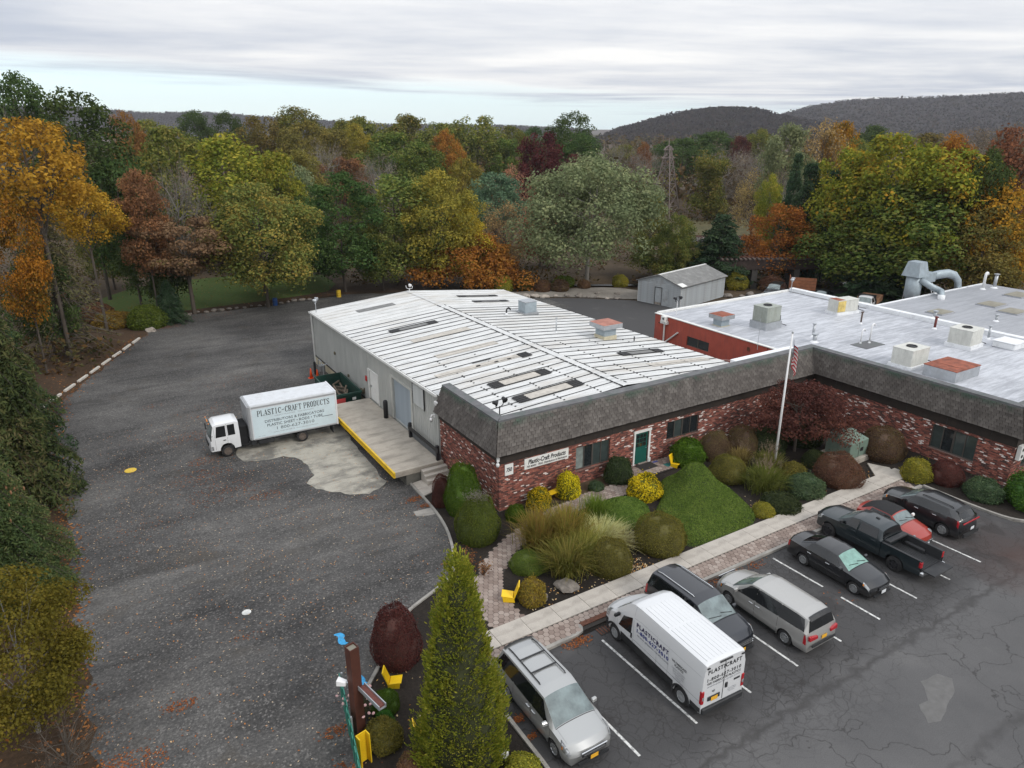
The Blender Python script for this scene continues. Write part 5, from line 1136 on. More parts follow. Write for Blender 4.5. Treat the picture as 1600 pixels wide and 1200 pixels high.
G().box(-1.25, 1.25, -1.05, 1.05, 0, .38).obj('pad', M_CONC, tf, bevel=.02); G().box(-.95, .95, .0, .85, .38, 1.75).obj('cabinet', M_TFG, tf, bevel=.03); G().hexa([(-.98, -.85, .38), (.98, -.85, .38), (.98, -.002, .38), (-.98, -.002, .38)], [(-.98, -.85, 1.45), (.98, -.85, 1.45), (.98, -.002, 1.62), (-.98, -.002, 1.62)]).obj('door_hood', M_TFG, tf, bevel=.03); G().box(-.3, .35, .2, .65, 1.75, 1.82).obj('lid', M_TFG, tf, bevel=.02); G().box(-.01, .01, -.865, -.852, .4, 1.4).obj('door_gap', M_BLACK, tf); G().box(.15, .45, -.87, -.853, .75, 1.0).obj('label_plate', M_BLACK, tf)
# entry sign frame: brown posts, yellow guard, arm, green panel
M_BROWN = mat('brown_steel', (.085, .030, .020), .6, 0, .15, 3, dirt=(.04, .02, .015), dirt_amt=.4)
es = thing('sign_post', 'tall brown square steel post with a short channel arm at the lot entrance', 'post', (-12.3, -11.25, 0), R(12))
q = G(); w_ = .17
q.box(-w_, w_, -w_, -w_ + .02, 0, 3.85); q.box(-w_, w_, w_ - .02, w_, 0, 3.85); q.box(-w_, -w_ + .02, -w_ + .02, w_ - .02, 0, 3.85); q.box(w_ - .02, w_, -w_ + .02, w_ - .02, 0, 3.85); q.obj('post', M_BROWN, es); G().box(-w_ + .02, w_ - .02, -w_ + .02, w_ - .02, 3.4, 3.78).obj('post_fill', mat('grey_mortar', (.22, .21, .17), .9), es)
q = G(); q.box(.0, .28, -1.45, -.172, 2.15, 2.19); q.box(.0, .03, -1.45, -.172, 2.19, 2.31); q.box(.25, .28, -1.45, -.172, 2.19, 2.31); q.obj('arm', M_GALV, es); G().box(.035, .245, -1.40, -.18, 2.195, 2.25).obj('arm_plank', mat('red_plank', (.13, .045, .035), .8, 0, .3, 5), es)
hl = thing('sign_lamp', 'small white floodlamp clamped to the brown post', 'lamp', (-12.3, -11.25, 2.3), R(140)); G().tube([(.17, 0, 0), (.32, 0, .02)], .03, 6).obj('stem', M_GALV, hl); G().hexa([(.3, -.10, -.08), (.62, -.14, -.08), (.62, .14, -.08), (.3, .10, -.08)], [(.3, -.08, .06), (.62, -.12, .14), (.62, .12, .14), (.3, .08, .06)]).obj('housing', M_CAMW, hl, bevel=.015)
yg = thing('post_guard', 'yellow steel channel guard standing upright before the brown post', 'post', (-12.55, -12.45, 0), R(12)); q = G(); q.box(-.2, .2, .10, .14, 0, 1.25); q.box(-.2, -.16, -.12, .10, 0, 1.25); q.box(.16, .2, -.12, .10, 0, 1.25); q.obj('channel', M_YEL, yg)
gp = thing('green_fence', 'narrow run of green ribbed fencing seen edge on beside the yellow guard', 'fence', (0, 0, 0)); M_GRNP = mat('green_sheet', (.035, .20, .15), .55, 0, .2, 3, dirt=(.10, .22, .18), dirt_amt=.4); pA, pB = Vector((-12.30, -9.35)), Vector((-13.15, -13.9)); dd_ = (pB - pA).normalized()
for i in range(16):
 a = pA + dd_ * (.29 * i); b = pA + dd_ * (.29 * i + .265); n_ = Vector((-dd_.y, dd_.x)) * .02 * (1 if i % 2 else -1)
 G().hexa([(a.x + n_.x, a.y + n_.y, .25), (b.x + n_.x, b.y + n_.y, .25), (b.x + n_.x + .03, b.y + n_.y, .25), (a.x + n_.x + .03, a.y + n_.y, .25)], [(a.x + n_.x, a.y + n_.y, 1.3), (b.x + n_.x, b.y + n_.y, 1.3), (b.x + n_.x + .03, b.y + n_.y, 1.3), (a.x + n_.x + .03, a.y + n_.y, 1.3)]).obj('slat', M_GRNP, gp)
for tt_ in (.02, .5, .98): p = pA.lerp(pA + dd_ * 4.6, tt_); G().box(p.x + .05, p.x + .11, p.y - .03, p.y + .03, 0, 1.35).obj('post', M_GALV, gp)
for z in (.45, 1.1): G().bar((pA.x + .05, pA.y, z), (pA.x + dd_.x * 4.6 + .05, pA.y + dd_.y * 4.6, z), .04).obj('rail', M_GRNP, gp)
# yellow folded-plastic seats
def seat(loc, rz, label, s=1.0, tilt=0):
 s *= .8; t = thing('yellow_seat', label, 'seat', loc, rz, scale=(s, s, s)); M = mat('yellow_plastic', (.78, .50, .012), .4, 0, .05, 3)
 G().hexa([(-.28, -.55, .30), (.28, -.55, .30), (.28, .02, .22), (-.28, .02, .22)], [(-.28, -.55, .35), (.28, -.55, .35), (.28, .02, .27), (-.28, .02, .27)]).obj('seat', M, t, bevel=.01)
 G().hexa([(-.28, .02, .15), (.28, .02, .15), (.28, .08, .15), (-.28, .08, .15)], [(-.28, .28, .92), (.28, .28, .92), (.28, .34, .92), (-.28, .34, .92)]).obj('backrest', M, t, bevel=.01)
 for x in (-.28, .24): G().hexa([(x, -.45, 0), (x + .04, -.45, 0), (x + .04, .12, 0), (x, .12, 0)], [(x, -.50, .31), (x + .04, -.50, .31), (x + .04, .06, .24), (x, .06, .24)]).obj('side_panel', M, t)
 return t
seat((-10.45, -9.55, .03), R(60), 'yellow plastic seat on dark mulch beside the dark red dome bush'); seat((-10.5, -12.35, .03), R(75), 'yellow plastic seat half hidden by the pointed evergreen', .9); seat((-3.75, -7.55, .05), R(-125), 'yellow folded seat at the path edge beside the bronze shrub', 1.15); seat((11.9, -1.35, .04), R(20), 'yellow plastic seat on the entry pavers by the green door'); seat((-5.75, -5.9, -.03), R(140), 'yellow seat where the path meets the pointed evergreen', .9)
t = thing('garden_bench', 'low mustard yellow bench between the two yellow bushes along the brick wall', 'bench', (3.05, -.75, h(3, -.8)), R(8)); G().box(-.5, .5, -.2, .2, .42, .48).obj('seat', M_YEL, t); [G().box(x, x + .06, -.18, .18, 0, .42).obj('leg', M_YEL, t) for x in (-.46, .40)]
t = thing('doormat', 'dark doormat on the pavers in front of the green door', 'doormat', (10.4, -.55, .056)); G().box(-.62, .62, -.38, .38, 0, .02).obj('mat', mat('doormat_brown', (.03, .026, .024), .95, 0, .3, 30), t)
t = thing('paver_stain', 'teal painted square on the entry pavers beside the doormat', 'paint mark', (11.75, -1.1, .058)); G().box(-.28, .28, -.2, .2, 0, .006).obj('mark', mat('teal_mark', (.03, .17, .16), .7), t)
t = thing('paver_stain', 'small blue painted mark on the pavers by the door jamb', 'paint mark', (11.3, -.35, .058)); G().box(-.2, .2, -.08, .08, 0, .006).obj('mark', mat('blue_mark', (.03, .05, .22), .7), t)
t = thing('garden_lamp', 'small white lamp head at the foot of the pointed evergreen by the parking edge', 'lamp', (-8.6, -14.75, 0), R(30)); G().cyl((0, 0, 0), (0, 0, .35), .03, n=6).obj('stem', M_GALV, t); G().hexa([(-.13, -.22, .3), (.13, -.22, .3), (.13, .22, .36), (-.13, .22, .36)], [(-.10, -.2, .5), (.10, -.2, .5), (.10, .2, .5), (-.10, .2, .5)]).obj('housing', M_CAMW, t, bevel=.02)
# cones, gas meters, dumpster, drums
M_ORNG = mat('cone_orange', (.75, .085, .015), .55, 0, .1, 4)
def cone(loc, label, rz):
 t = thing('traffic_cone', label, 'traffic cone', loc, rz); G().box(-.22, .22, -.22, .22, 0, .04).obj('base', M_ORNG, t); G().lathe([(.16, .04), (.035, .92), (.001, .93)], 14).obj('body', M_ORNG, t, True); return t
cone((-1.75, 30.2, -1.05), 'orange traffic cone nearer the lot beside the gas meters', .2); cone((-1.35, 29.6, -1.05), 'orange traffic cone leaning closest to the warehouse gas meters', .7)
t = thing('gas_meter', 'grey gas meter with looping pipes against the plinth of the warehouse', 'gas meter', (-.75, 30.6, -1.05)); q = G(); q.tube([(0, .5, 0), (0, .5, 1.3), (0, .2, 1.4), (0, -.4, 1.4), (0, -.45, 1.1)], .05, 6); q.tube([(0, -.9, .2), (0, -.9, 1.2), (.4, -.9, 1.25)], .05, 6); q.obj('pipe', M_GALV, t); G().box(-.25, .25, -.75, -.2, .45, 1.1).obj('meter_body', mat('meter_grey', (.19, .2, .2), .5), t, bevel=.05); G().box(-.45, -.3, .3, .6, 0, 1.2).obj('guard_post', M_BLACK, t)
dp = thing('dumpster', 'open dark green dumpster between the box truck and the warehouse wall', 'dumpster', (-1.55, 23.4, -1.05), R(-1)); M_DG = mat('dumpster_green', (.012, .048, .036), .55, 0, .25, 2, dirt=(.05, .05, .04), dirt_amt=.5)
q = G(); a, b, zt = 1.1, 2.6, 1.55
q.hexa([(-a, -b + .1, 0), (a, -b + .1, 0), (a, -b + .16, 0), (-a, -b + .16, 0)], [(-a, -b - .15, zt), (a, -b - .15, zt), (a, -b - .09, zt), (-a, -b - .09, zt)]); q.box(-a, a, b - .06, b, 0, zt); q.box(-a, -a + .06, -b + .1, b - .06, 0, zt); q.box(a - .06, a, -b + .1, b - .06, 0, zt); q.box(-a + .06, a - .06, -b + .16, b - .06, .1, .16); q.obj('bin', M_DG, dp)
q = G(); q.box(-a - .06, -a, -b - .1, b, zt - .14, zt + .02); q.box(a, a + .06, -b - .1, b, zt - .14, zt + .02); q.box(-a - .06, a + .06, -b - .21, -b - .10, zt - .14, zt + .021); q.obj('rim', M_DG, dp); G().box(-.95, -.2, -b - .16, -b - .12, .75, 1.2).obj('sticker', mat('red_sticker', (.5, .06, .06), .6), dp); G().box(.35, .65, -b - .18, -b - .14, .95, 1.15).obj('plate', M_SIGNW, dp)
q = G(); r_ = random.Random(3); [q.bar((r_.uniform(-.8, .8), r_.uniform(-2.2, 2.2), r_.uniform(.4, 1.0)), (r_.uniform(-.8, .8), r_.uniform(-2.2, 2.2), r_.uniform(.5, 1.2)), .12) for _ in range(16)]; o = q.obj('scrap', mat('scrap_wood', (.14, .11, .08), .9, 0, .4, 3), dp); o['kind'] = 'stuff'
def drum(loc, m, label):
 t = thing('drum', label, 'drum', loc); G().lathe([(.30, 0), (.31, .02), (.30, .04), (.30, .3), (.315, .32), (.30, .34), (.30, .6), (.315, .62), (.30, .64), (.30, .9), (.31, .92), (.001, .9)], 16).obj('body', m, t, True)
drum((2.6, 60.2, -1.05), mat('drum_blue', (.015, .06, .20), .5), 'blue drum at the foot of the bronze leaved tree on the lawn edge'); drum((11.0, 60.6, -1.05), mat('drum_yellow', (.55, .36, .02), .5), 'yellow drum standing behind the far corner of the warehouse')
t = thing('parcel_box', 'white box with dark holes mounted on the right brick pier', 'meter box', (26.95, -13.70, 2.2)); G().box(0, .5, -.22, -.002, -.45, .45).obj('housing', M_WHITE, t); [G().cyl((.25, -.23, z), (.25, -.222, z), .11, n=12).obj('dial', M_BLACK, t) for z in (-.22, .2)]
M_TYRE = mat('tyre_rubber', (.016, .016, .017), .85, 0, .3, 12, dirt=(.07, .065, .06), dirt_amt=.4)
M_RIM = mat('alloy_rim', (.42, .43, .44), .35, .7, .1, 5); M_RIMD = mat('dark_rim', (.05, .05, .055), .4, .6, .1, 5); M_STEELW = mat('steel_wheel', (.36, .37, .38), .5, .5, .15, 6)
M_UNDER = mat('underbody', (.010, .010, .011), .9, 0, 0); M_TRIM = mat('black_plastic', (.022, .023, .025), .6, 0, .15, 4, dirt=(.07, .07, .07), dirt_amt=.35)
M_WIND = mat('windscreen', (.13, .165, .165), .05, 0, .45, 1.6, spec=1.0); M_TINT = mat('tinted_glass', (.008, .009, .010), .05, 0, 0, spec=.7)  # windscreen base colour is lightened to paint in its reflection
M_LENS = mat('headlamp_lens', (.30, .31, .32), .10, .3, .75, 9, spec=.8); M_TAIL = mat('tail_lamp', (.35, .012, .018), .18, 0, .2, 9, spec=.7); M_AMBER = mat('amber_lamp', (.65, .22, .03), .25, 0, 0)
M_CHROME = mat('chrome', (.62, .63, .64), .18, .9, .05, 3); M_PLATEY = mat('yellow_plate', (.72, .38, .03), .5, 0, .1, 20); M_PLATEW = mat('white_plate', (.66, .68, .70), .5, 0, .1, 20)
M_GREENW = mat('green_reflection_glass', (.17, .31, .265), .10, 0, .25, 3, spec=.9)  # pale green windshield reflection, put into the base colour
SEAM = mat('panel_gap', (.006, .006, .006), .9, 0, 0)
class Body:
 def __init__(s, L, W, keys, wheels, r, sill=.24, bowF=.28, bowR=.14, crown=.05, mid=.62, arch=1.2):
  s.L, s.W, s.r, s.sill, s.bowF, s.bowR, s.crown, s.mid = L, W, r, sill, bowF, bowR, crown, mid
  k = np.array(keys, float); s.kx = (L / 2 - k[:, 0])[::-1]; s.k = k[::-1, 1:]
  s.wx = [L / 2 - f for f in wheels]; s.Ra = r * arch
  xs = set(np.linspace(-L / 2, L / 2, 40)) | set(s.kx)
  for w in s.wx:
   xs |= {w + s.Ra * math.cos(R(a)) for a in range(0, 181, 15)} | {w - s.Ra - .012, w + s.Ra + .012}
  s.xs = sorted(x for x in xs if -L / 2 <= x <= L / 2)
 def zb(s, x):
  z = s.sill + .05 * max(0, abs(x) - s.L / 2 + .5)
  for w in s.wx:
   if abs(x - w) <= s.Ra + 1e-6: z = max(z, s.r + math.sqrt(max(0, s.Ra ** 2 - (x - w) ** 2)))
  return z
 def sec(s, x):
  b, wb, rf, wr, hw = [np.interp(x, s.kx, s.k[:, i]) for i in range(5)]
  zb = s.zb(x); zm = min(s.mid, b - .05); z1 = min(.40, zm - .06)
  pts = [(hw * .93, min(zb, b - .03)), (hw * .985, max(z1, min(zb + .004, b - .025))), (hw, max(zm, min(zb + .008, b - .02))), (wb, b), (wr, max(rf - .045, b + .004)), (wr - .10, max(rf - .006, b + .006)), (wr * .5, rf + s.crown * .75), (0, rf + s.crown)]
  return pts
 def S(s, x, t, side=1):
  p = s.sec(x); i = min(6, int(t)); f = t - i
  y = p[i][0] * (1 - f) + p[i + 1][0] * f; z = p[i][1] * (1 - f) + p[i + 1][1] * f
  return s.bow(x, y * side, z)
 def bow(s, x, y, z):
  q = (abs(y) / (s.W / 2)) ** 2.4
  a = min(1, max(0, (x - (s.L / 2 - 1.1)) / 1.1)); b = min(1, max(0, (-x - (s.L / 2 - .9)) / .9))
  return (x - s.bowF * q * a * a + s.bowR * q * b * b, y, z)
 def shell(s, x0=None, x1=None, tmax=7, capf=True, capr=True):
  g = G(); xs = [x for x in s.xs if (x0 is None or x >= x0 - 1e-6) and (x1 is None or x <= x1 + 1e-6)]
  if x0 is not None and x0 not in xs: xs = [x0] + xs
  if x1 is not None and x1 not in xs: xs = xs + [x1]
  xs = sorted(set(xs)); m = tmax + 1; rows = []
  for x in xs:
   L = [s.S(x, t, 1) for t in range(m)]; Rr = [s.S(x, t, -1) for t in range(m)]
   rows.append(Rr + L[::-1][1 if tmax == 7 else 0:])
  n = len(rows[0])
  for r_ in rows: g.v += r_
  for i in range(len(rows) - 1):
   for j in range(n - 1):
    if tmax != 7 and j == m - 1: continue
    a = i * n + j; g.f.append((a, a + n, a + n + 1, a + 1))
  if capr: g.f.append(tuple(range(n)))
  if capf: g.f.append(tuple((len(rows) - 1) * n + j for j in reversed(range(n))))
  return g
 def nrm(s, x, t, side):
  e = .01; x0 = max(-s.L / 2, x - e); x1 = min(s.L / 2, x + e)
  a = Vector(s.S(x1, t, side)) - Vector(s.S(x0, t, side)); b = Vector(s.S(x, min(6.99, t + .03), side)) - Vector(s.S(x, max(0, t - .03), side))
  n = a.cross(b) * (-side); return n.normalized() if n.length > 1e-9 else Vector((0, 0, 1))
 def patch(s, fa0, fb0, t0, t1, side, fa1=None, fb1=None, off=.008, nx=10, nt=4, g=None):
  """surface patch between distances from the nose fa..fb at t0 and (fa1..fb1) at t1"""
  g = g or G(); fa1 = fa0 if fa1 is None else fa1; fb1 = fb0 if fb1 is None else fb1; b = len(g.v)
  for j in range(nt + 1):
   v = j / nt; t = t0 + (t1 - t0) * v
   for i in range(nx + 1):
    u = i / nx; f = (fa0 + (fa1 - fa0) * v) * (1 - u) + (fb0 + (fb1 - fb0) * v) * u; x = s.L / 2 - f
    x = min(s.L / 2, max(-s.L / 2, x)); g.v.append(tuple(Vector(s.S(x, t, side)) + s.nrm(x, t, side) * off))
  w = nx + 1
  for j in range(nt):
   for i in range(nx):
    a = b + j * w + i; q = (a, a + w, a + w + 1, a + 1); g.f.append(q if side > 0 else q[::-1])
  return g
 def full(s, fa, fb, t0, off=.008, nx=8, g=None):     # both sides, meeting on the centreline
  g = s.patch(fa, fb, t0, 6.999, 1, off=off, nx=nx, nt=8, g=g); return s.patch(fa, fb, t0, 6.999, -1, off=off, nx=nx, nt=8, g=g)
_wheel_cache = {}
def wheel_meshes(r, w, style, rim):
 key = (r, w, style, rim.name)
 if key in _wheel_cache: return _wheel_cache[key]
 t = G().lathe([(r * .62, -w / 2 + .01), (r * .9, -w / 2), (r * .985, -w / 2 + .025), (r, -w * .2), (r, w * .2), (r * .985, w / 2 - .025), (r * .9, w / 2), (r * .62, w / 2 - .01)], 28, axis='y', capb=False).mesh('tyre')
 t.polygons.foreach_set('use_smooth', np.ones(len(t.polygons), bool)); t.materials.append(M_TYRE)
 g = G(); yo = -w / 2
 g.lathe([(r * .64, yo + .012), (r * .60, yo + .002), (r * .565, yo + .03), (r * .55, yo + .10), (.001, yo + .11)], 28, axis='y', capb=False)
 n = {'spoke': 5, 'multi': 9, 'truck': 6, 'steel': 10}[style]
 for k in range(n):
  a = 2 * math.pi * k / n + .3; c, s_ = math.cos(a), math.sin(a); ww = r * {'spoke': .13, 'multi': .065, 'truck': .12, 'steel': .07}[style]
  p = lambda rr, q, y: (c * rr - s_ * q, y, s_ * rr + c * q)
  g.hexa([p(.05, -ww, yo + .02), p(r * .59, -ww * 1.2, yo + .004), p(r * .59, ww * 1.2, yo + .004), p(.05, ww, yo + .02)], [p(.05, -ww, yo + .05), p(r * .59, -ww * 1.2, yo + .04), p(r * .59, ww * 1.2, yo + .04), p(.05, ww, yo + .05)])
 g.lathe([(r * .17, yo + .05), (r * .16, yo + .01), (.001, yo + .002)], 14, axis='y', capb=False)
 m = g.mesh('rim'); m.materials.append(rim); _wheel_cache[key] = (t, m); return t, m
def add_wheels(root, pos, r, w, style='spoke', rim=None, dual=()):
 t, m = wheel_meshes(r, w, style, rim or M_RIM)
 for x, y in pos:
  o = link(bpy.data.objects.new('wheel', t), root); o.location = (x, y, r); o.rotation_euler = (0, rnd.uniform(0, 6), math.pi if y > 0 else 0); o.rotation_mode = 'ZYX' if False else 'XYZ'
  q = link(bpy.data.objects.new('rim', m), o)
def smooth_sharp(o, ang=32):
 me = o.data; me.polygons.foreach_set('use_smooth', np.ones(len(me.polygons), bool))
 if hasattr(me, 'set_sharp_from_angle'): me.set_sharp_from_angle(angle=R(ang))
 return o
def mirror(root, B, f, t, m, size=(.10, .24, .17), zup=.06):
 for sd_ in (1, -1):
  p = Vector(B.S(B.L / 2 - f, t, sd_)); g = G(); y0 = p.y * sd_
  g.hexa([(p.x - .05, (y0 + .03) * sd_, p.z + zup - .08), (p.x + .10, (y0 + .03) * sd_, p.z + zup - .06), (p.x + .07, (y0 + size[1]) * sd_, p.z + zup - .07), (p.x - .05, (y0 + size[1] - .02) * sd_, p.z + zup - .08)][::sd_], [(p.x - .05, (y0 + .03) * sd_, p.z + zup + .08), (p.x + .08, (y0 + .03) * sd_, p.z + zup + .07), (p.x + .05, (y0 + size[1]) * sd_, p.z + zup + .07), (p.x - .05, (y0 + size[1] - .02) * sd_, p.z + zup + .09)][::sd_])
  o = g.obj('mirror', m, root, bevel=.025)
def plate(root, x, z, m, w=.31, hh=.155, d=1, y=0):
 G().box(min(x, x + .012 * d), max(x, x + .012 * d), y - w / 2, y + w / 2, z - hh / 2, z + hh / 2).obj('license_plate', m, root)
def hx(B, f): return B.L / 2 - f
def car(name, label, cat, loc, heading, B, col, *, glass, wind, rear=None, belt_t=(3.06, 3.90), seams=(), rim=None, style='spoke', tyre_w=.21, lights=None, tails=None, grille=None, rails=False, group='cars parked along the sidewalk', roofcol=None, wheel_in=.03, mirror_f=None, mirror_m=None, windm=None, glassm=None, handles=()):
 rz = heading; root = thing(name, label, cat, loc, rz, group); L, W = B.L, B.W
 body = smooth_sharp(B.shell().obj('body', col, root))
 G().box(-L / 2 + .25, L / 2 - .3, -W / 2 + .30, W / 2 - .30, .17, .58).obj('underbody', M_UNDER, root)
 q = G();
 for w in B.wx: q.box(w - B.Ra - .02, w + B.Ra + .02, -W / 2 + .26, W / 2 - .26, .3, B.r + B.Ra + .005)
 q.obj('wheel_wells', M_UNDER, root)
 for sd_ in (1, -1):
  for (a0, b0, a1, b1) in glass: B.patch(a0, b0, belt_t[0], belt_t[1], sd_, a1, b1).obj('side_window', glassm or M_TINT, root, True)
 B.full(wind[0], wind[1], 4.05).obj('windshield', windm or M_WIND, root, True)
 if rear: B.full(rear[0], rear[1], 4.1).obj('rear_window', M_TINT, root, True)
 for sd_ in (1, -1):
  if seams:
   g = G()
   for f, ta, tb in seams: B.patch(f - .006, f + .006, ta, tb, sd_, off=.002, nx=1, nt=6, g=g)
   o = g.obj('door_gaps', SEAM, root); o['kind'] = 'stuff'
  for f in handles:
   p = Vector(B.S(hx(B, f), 2.72, sd_)); g = G(); g.box(p.x - .11, p.x + .11, min(p.y, p.y + .035 * sd_), max(p.y, p.y + .035 * sd_), p.z - .018, p.z + .018); g.obj('door_handle', M_CHROME if col.name != 'x' else col, root, bevel=.008)
  B.patch(min(k[0] for k in glass) + .02, max(k[1] for k in glass) - .02, belt_t[0] + .03, belt_t[1] - .03, sd_, min(k[2] for k in glass) + .03, max(k[3] for k in glass) - .03, off=.004, nx=16).obj('pillar_trim', M_TINT, root, True)
  if lights:
   fa, fb, ta, tb, fa1, fb1 = lights; hl_ = B.patch(fa, fb + .05, ta - .1, tb + .1, sd_, fa1, fb1 + .06, off=.006, nx=6, nt=4).obj('headlight', M_TRIM, root, True); B.patch(fa, fb, ta, tb, sd_, fa1, fb1, off=.011, nx=6, nt=4).obj('lens', M_LENS, hl_, True); B.patch(fb - .02, fb + .06, ta + .1, ta + .6, sd_, off=.013, nx=2, nt=2).obj('turn_lamp', M_AMBER, hl_, True)
  if tails:
   fa, fb, ta, tb, fa1, fb1 = tails; B.patch(fa, fb, ta, tb, sd_, fa1, fb1, off=.010, nx=6, nt=4).obj('taillight', M_TAIL, root, True)
  # bumper and sill trim
  B.patch(B.L / 2 - B.wx[0] + B.Ra + .05 if B.wx[0] > B.wx[1] else 0, B.L / 2 - B.wx[1] - B.Ra - .05, .02, .75, sd_, off=.006, nx=8, nt=2).obj('sill_trim', M_TRIM, root, True)
 if rails:
  for sd_ in (1, -1):
   g = G(); pts = [Vector(B.S(hx(B, f), 5.3, sd_)) + Vector((0, 0, .05)) for f in np.linspace(rails[0], rails[1], 8)]
   pts = [pts[0] - Vector((-.06, 0, .05))] + pts + [pts[-1] - Vector((.06, 0, .05))]
   g.tube(pts, .022, 6); g.obj('roof_rail', rails[2], root, True)
  if len(rails) > 3:
   for f in rails[3]:
    a = Vector(B.S(hx(B, f), 5.3, 1)) + Vector((0, 0, .07)); b = Vector(B.S(hx(B, f), 5.3, -1)) + Vector((0, 0, .07)); G().bar(a, b, .06, .025).obj('cross_bar', M_TRIM, root)
 mirror(root, B, mirror_f or wind[0] + .45, 3.15, mirror_m or col)
 # wipers
 g = G()
 for y0, y1 in ((.55, .05), (0.0, -.55)):
  a = Vector(B.S(hx(B, wind[0] + .06), 7 - abs(y0) * 3, 1 if y0 >= 0 else -1)); b = Vector(B.S(hx(B, wind[0] + .16), 7 - abs(y1) * 3, 1 if y1 > 0 else -1)); g.bar(a + Vector((0, 0, .03)), b + Vector((0, 0, .03)), .02)
 g.obj('wiper', M_TRIM, root)
 # bonnet shut lines
 g = G()
 for sd_ in (1, -1): B.patch(.42, wind[0] - .03, 4.55, 4.60, sd_, off=.003, nx=8, nt=1, g=g)
 B.full(wind[0] - .035, wind[0] - .015, 4.2, off=.003, nx=1, g=g); g.obj('bonnet_gap', SEAM, root)['kind'] = 'stuff'
 add_wheels(root, [(w, s_ * (W / 2 - tyre_w / 2 - wheel_in)) for w in B.wx for s_ in (1, -1)], B.r, tyre_w, style, rim)
 return root
SILVER = paint('silver_paint', (.38, .385, .38), .45); SILV2 = paint('warm_silver_paint', (.40, .395, .38), .45); BLK = paint('black_car_paint', (.009, .010, .012)); BLKS = paint('blue_black_paint', (.010, .012, .017)); NAVY = paint('dark_teal_paint', (.014, .022, .026), .2); REDP = paint('orange_red_paint', (.30, .030, .017)); WHT = paint('white_van_paint', (.60, .61, .62)); WHT2 = paint('white_truck_paint', (.66, .67, .68))
SOUTH, NORTH = R(-90), R(90)
MV = [(0, .56, .84, .60, .74, .84), (.06, .70, .88, .76, .78, .90), (.30, .84, .92, .92, .83, .94), (1.05, .99, .94, 1.07, .84, .97), (1.95, 1.04, .965, 1.64, .70, .98), (2.35, 1.05, .97, 1.70, .72, .98), (4.30, 1.10, .955, 1.70, .70, .98), (4.80, 1.12, .935, 1.63, .68, .96), (4.98, 1.08, .93, 1.14, .80, .95), (5.04, .90, .93, .96, .82, .95), (5.10, .62, .90, .66, .80, .92)]
def minivan(label, loc, heading, col, rails, plates):
 B = Body(5.10, 1.96, MV, (.98, 3.98), .33)
 t = car('minivan', label, 'minivan', loc, heading, B, col, glass=[(1.28, 2.32, 1.92, 2.36), (2.42, 3.52, 2.44, 3.50), (3.60, 4.86, 3.58, 4.62)], wind=(1.08, 1.94), rear=(4.815, 4.975), seams=[(1.22, .8, 3), (2.38, .5, 3), (3.56, .5, 3)], lights=(.02, .40, 2.35, 3.75, .05, .62), tails=(4.90, 5.07, 2.05, 2.9, 4.90, 5.05), style='multi', rails=rails, handles=(2.2, 2.55), mirror_f=1.42)
 G().box(2.52, 2.572, -.50, .50, .585, .77).obj('grille', M_TRIM, t, bevel=.02); G().box(2.55, 2.59, -.52, .52, .765, .79).obj('grille_bar', M_CHROME, t); G().box(2.56, 2.60, -.44, .44, .665, .69).obj('grille_bar', M_CHROME, t); G().box(2.49, 2.56, -.62, .62, .27, .38).obj('lower_grille', M_TRIM, t); G().lathe([(.055, 0), (.05, .012), (.03, .012), (.03, 0)], 12).obj('badge', M_CHROME, t)
 t.children[-1].location = (2.60, 0, .68); t.children[-1].rotation_euler = (0, R(90), 0)
 if plates: plate(t, 2.575, .47, M_PLATEY)
 plate(t, -2.545, .80, M_PLATEY, d=-1); q = G(); q.box(-2.585, -2.53, -.72, .72, .52, .60); q.obj('bumper_step', M_TRIM, t)
 for s_ in (1, -1):
  q = G(); q.hexa([(-2.56, .40 * s_, .84), (-2.46, .40 * s_, .84), (-2.42, .86 * s_, .82), (-2.53, .86 * s_, .82)][::s_], [(-2.545, .40 * s_, .97), (-2.45, .40 * s_, .97), (-2.41, .86 * s_, 1.02), (-2.515, .86 * s_, 1.02)][::s_]); q.obj('taillight', M_TAIL, t, bevel=.015)
 sp_ = G(); B.full(4.70, 4.83, 4.6, off=.05, nx=3, g=sp_); sp_.obj('rear_spoiler', M_TRIM, t, True)
 return t
minivan('silver minivan with black roof rails parked nose out beside the pointed evergreen', (-6.07, -13.92, 0), SOUTH, SILVER, (2.5, 4.55, M_TRIM, (3.0, 3.75)), True)
minivan('silver minivan parked nose in with its rear window and red lamps facing the aisle', (5.17, -14.42, 0), NORTH, SILV2, None, False)
# dark people carrier between the white van and the silver one
SV = [(0, .62, .86, .66, .76, .86), (.06, .78, .90, .84, .80, .92), (.32, .94, .93, 1.00, .84, .95), (1.12, 1.06, .95, 1.13, .84, .97), (1.85, 1.10, .96, 1.66, .72, .975), (2.3, 1.12, .965, 1.74, .74, .975), (4.15, 1.14, .95, 1.72, .72, .975), (4.62, 1.15, .93, 1.62, .70, .96), (4.80, 1.06, .92, 1.12, .80, .95), (4.88, .70, .90, .74, .78, .93)]
B = Body(4.88, 1.95, SV, (.95, 3.78), .36, bowF=.3)
t = car('suv', 'black seven seat car facing out, squeezed between the white van and a silver minivan', 'car', (2.08, -13.1, 0), SOUTH, B, BLKS, glass=[(1.35, 2.30, 1.88, 2.34), (2.40, 3.35, 2.42, 3.34), (3.44, 4.66, 3.44, 4.48)], wind=(1.15, 1.86), rear=(4.65, 4.79), seams=[(1.28, .8, 3), (2.36, .5, 3), (3.40, .5, 3)], lights=(.02, .34, 2.4, 3.7, .05, .55), tails=(4.66, 4.84, 2.1, 3.0, 4.66, 4.82), style='spoke', rails=(2.3, 4.45, M_CHROME), handles=(2.2, 3.2), mirror_f=1.5)
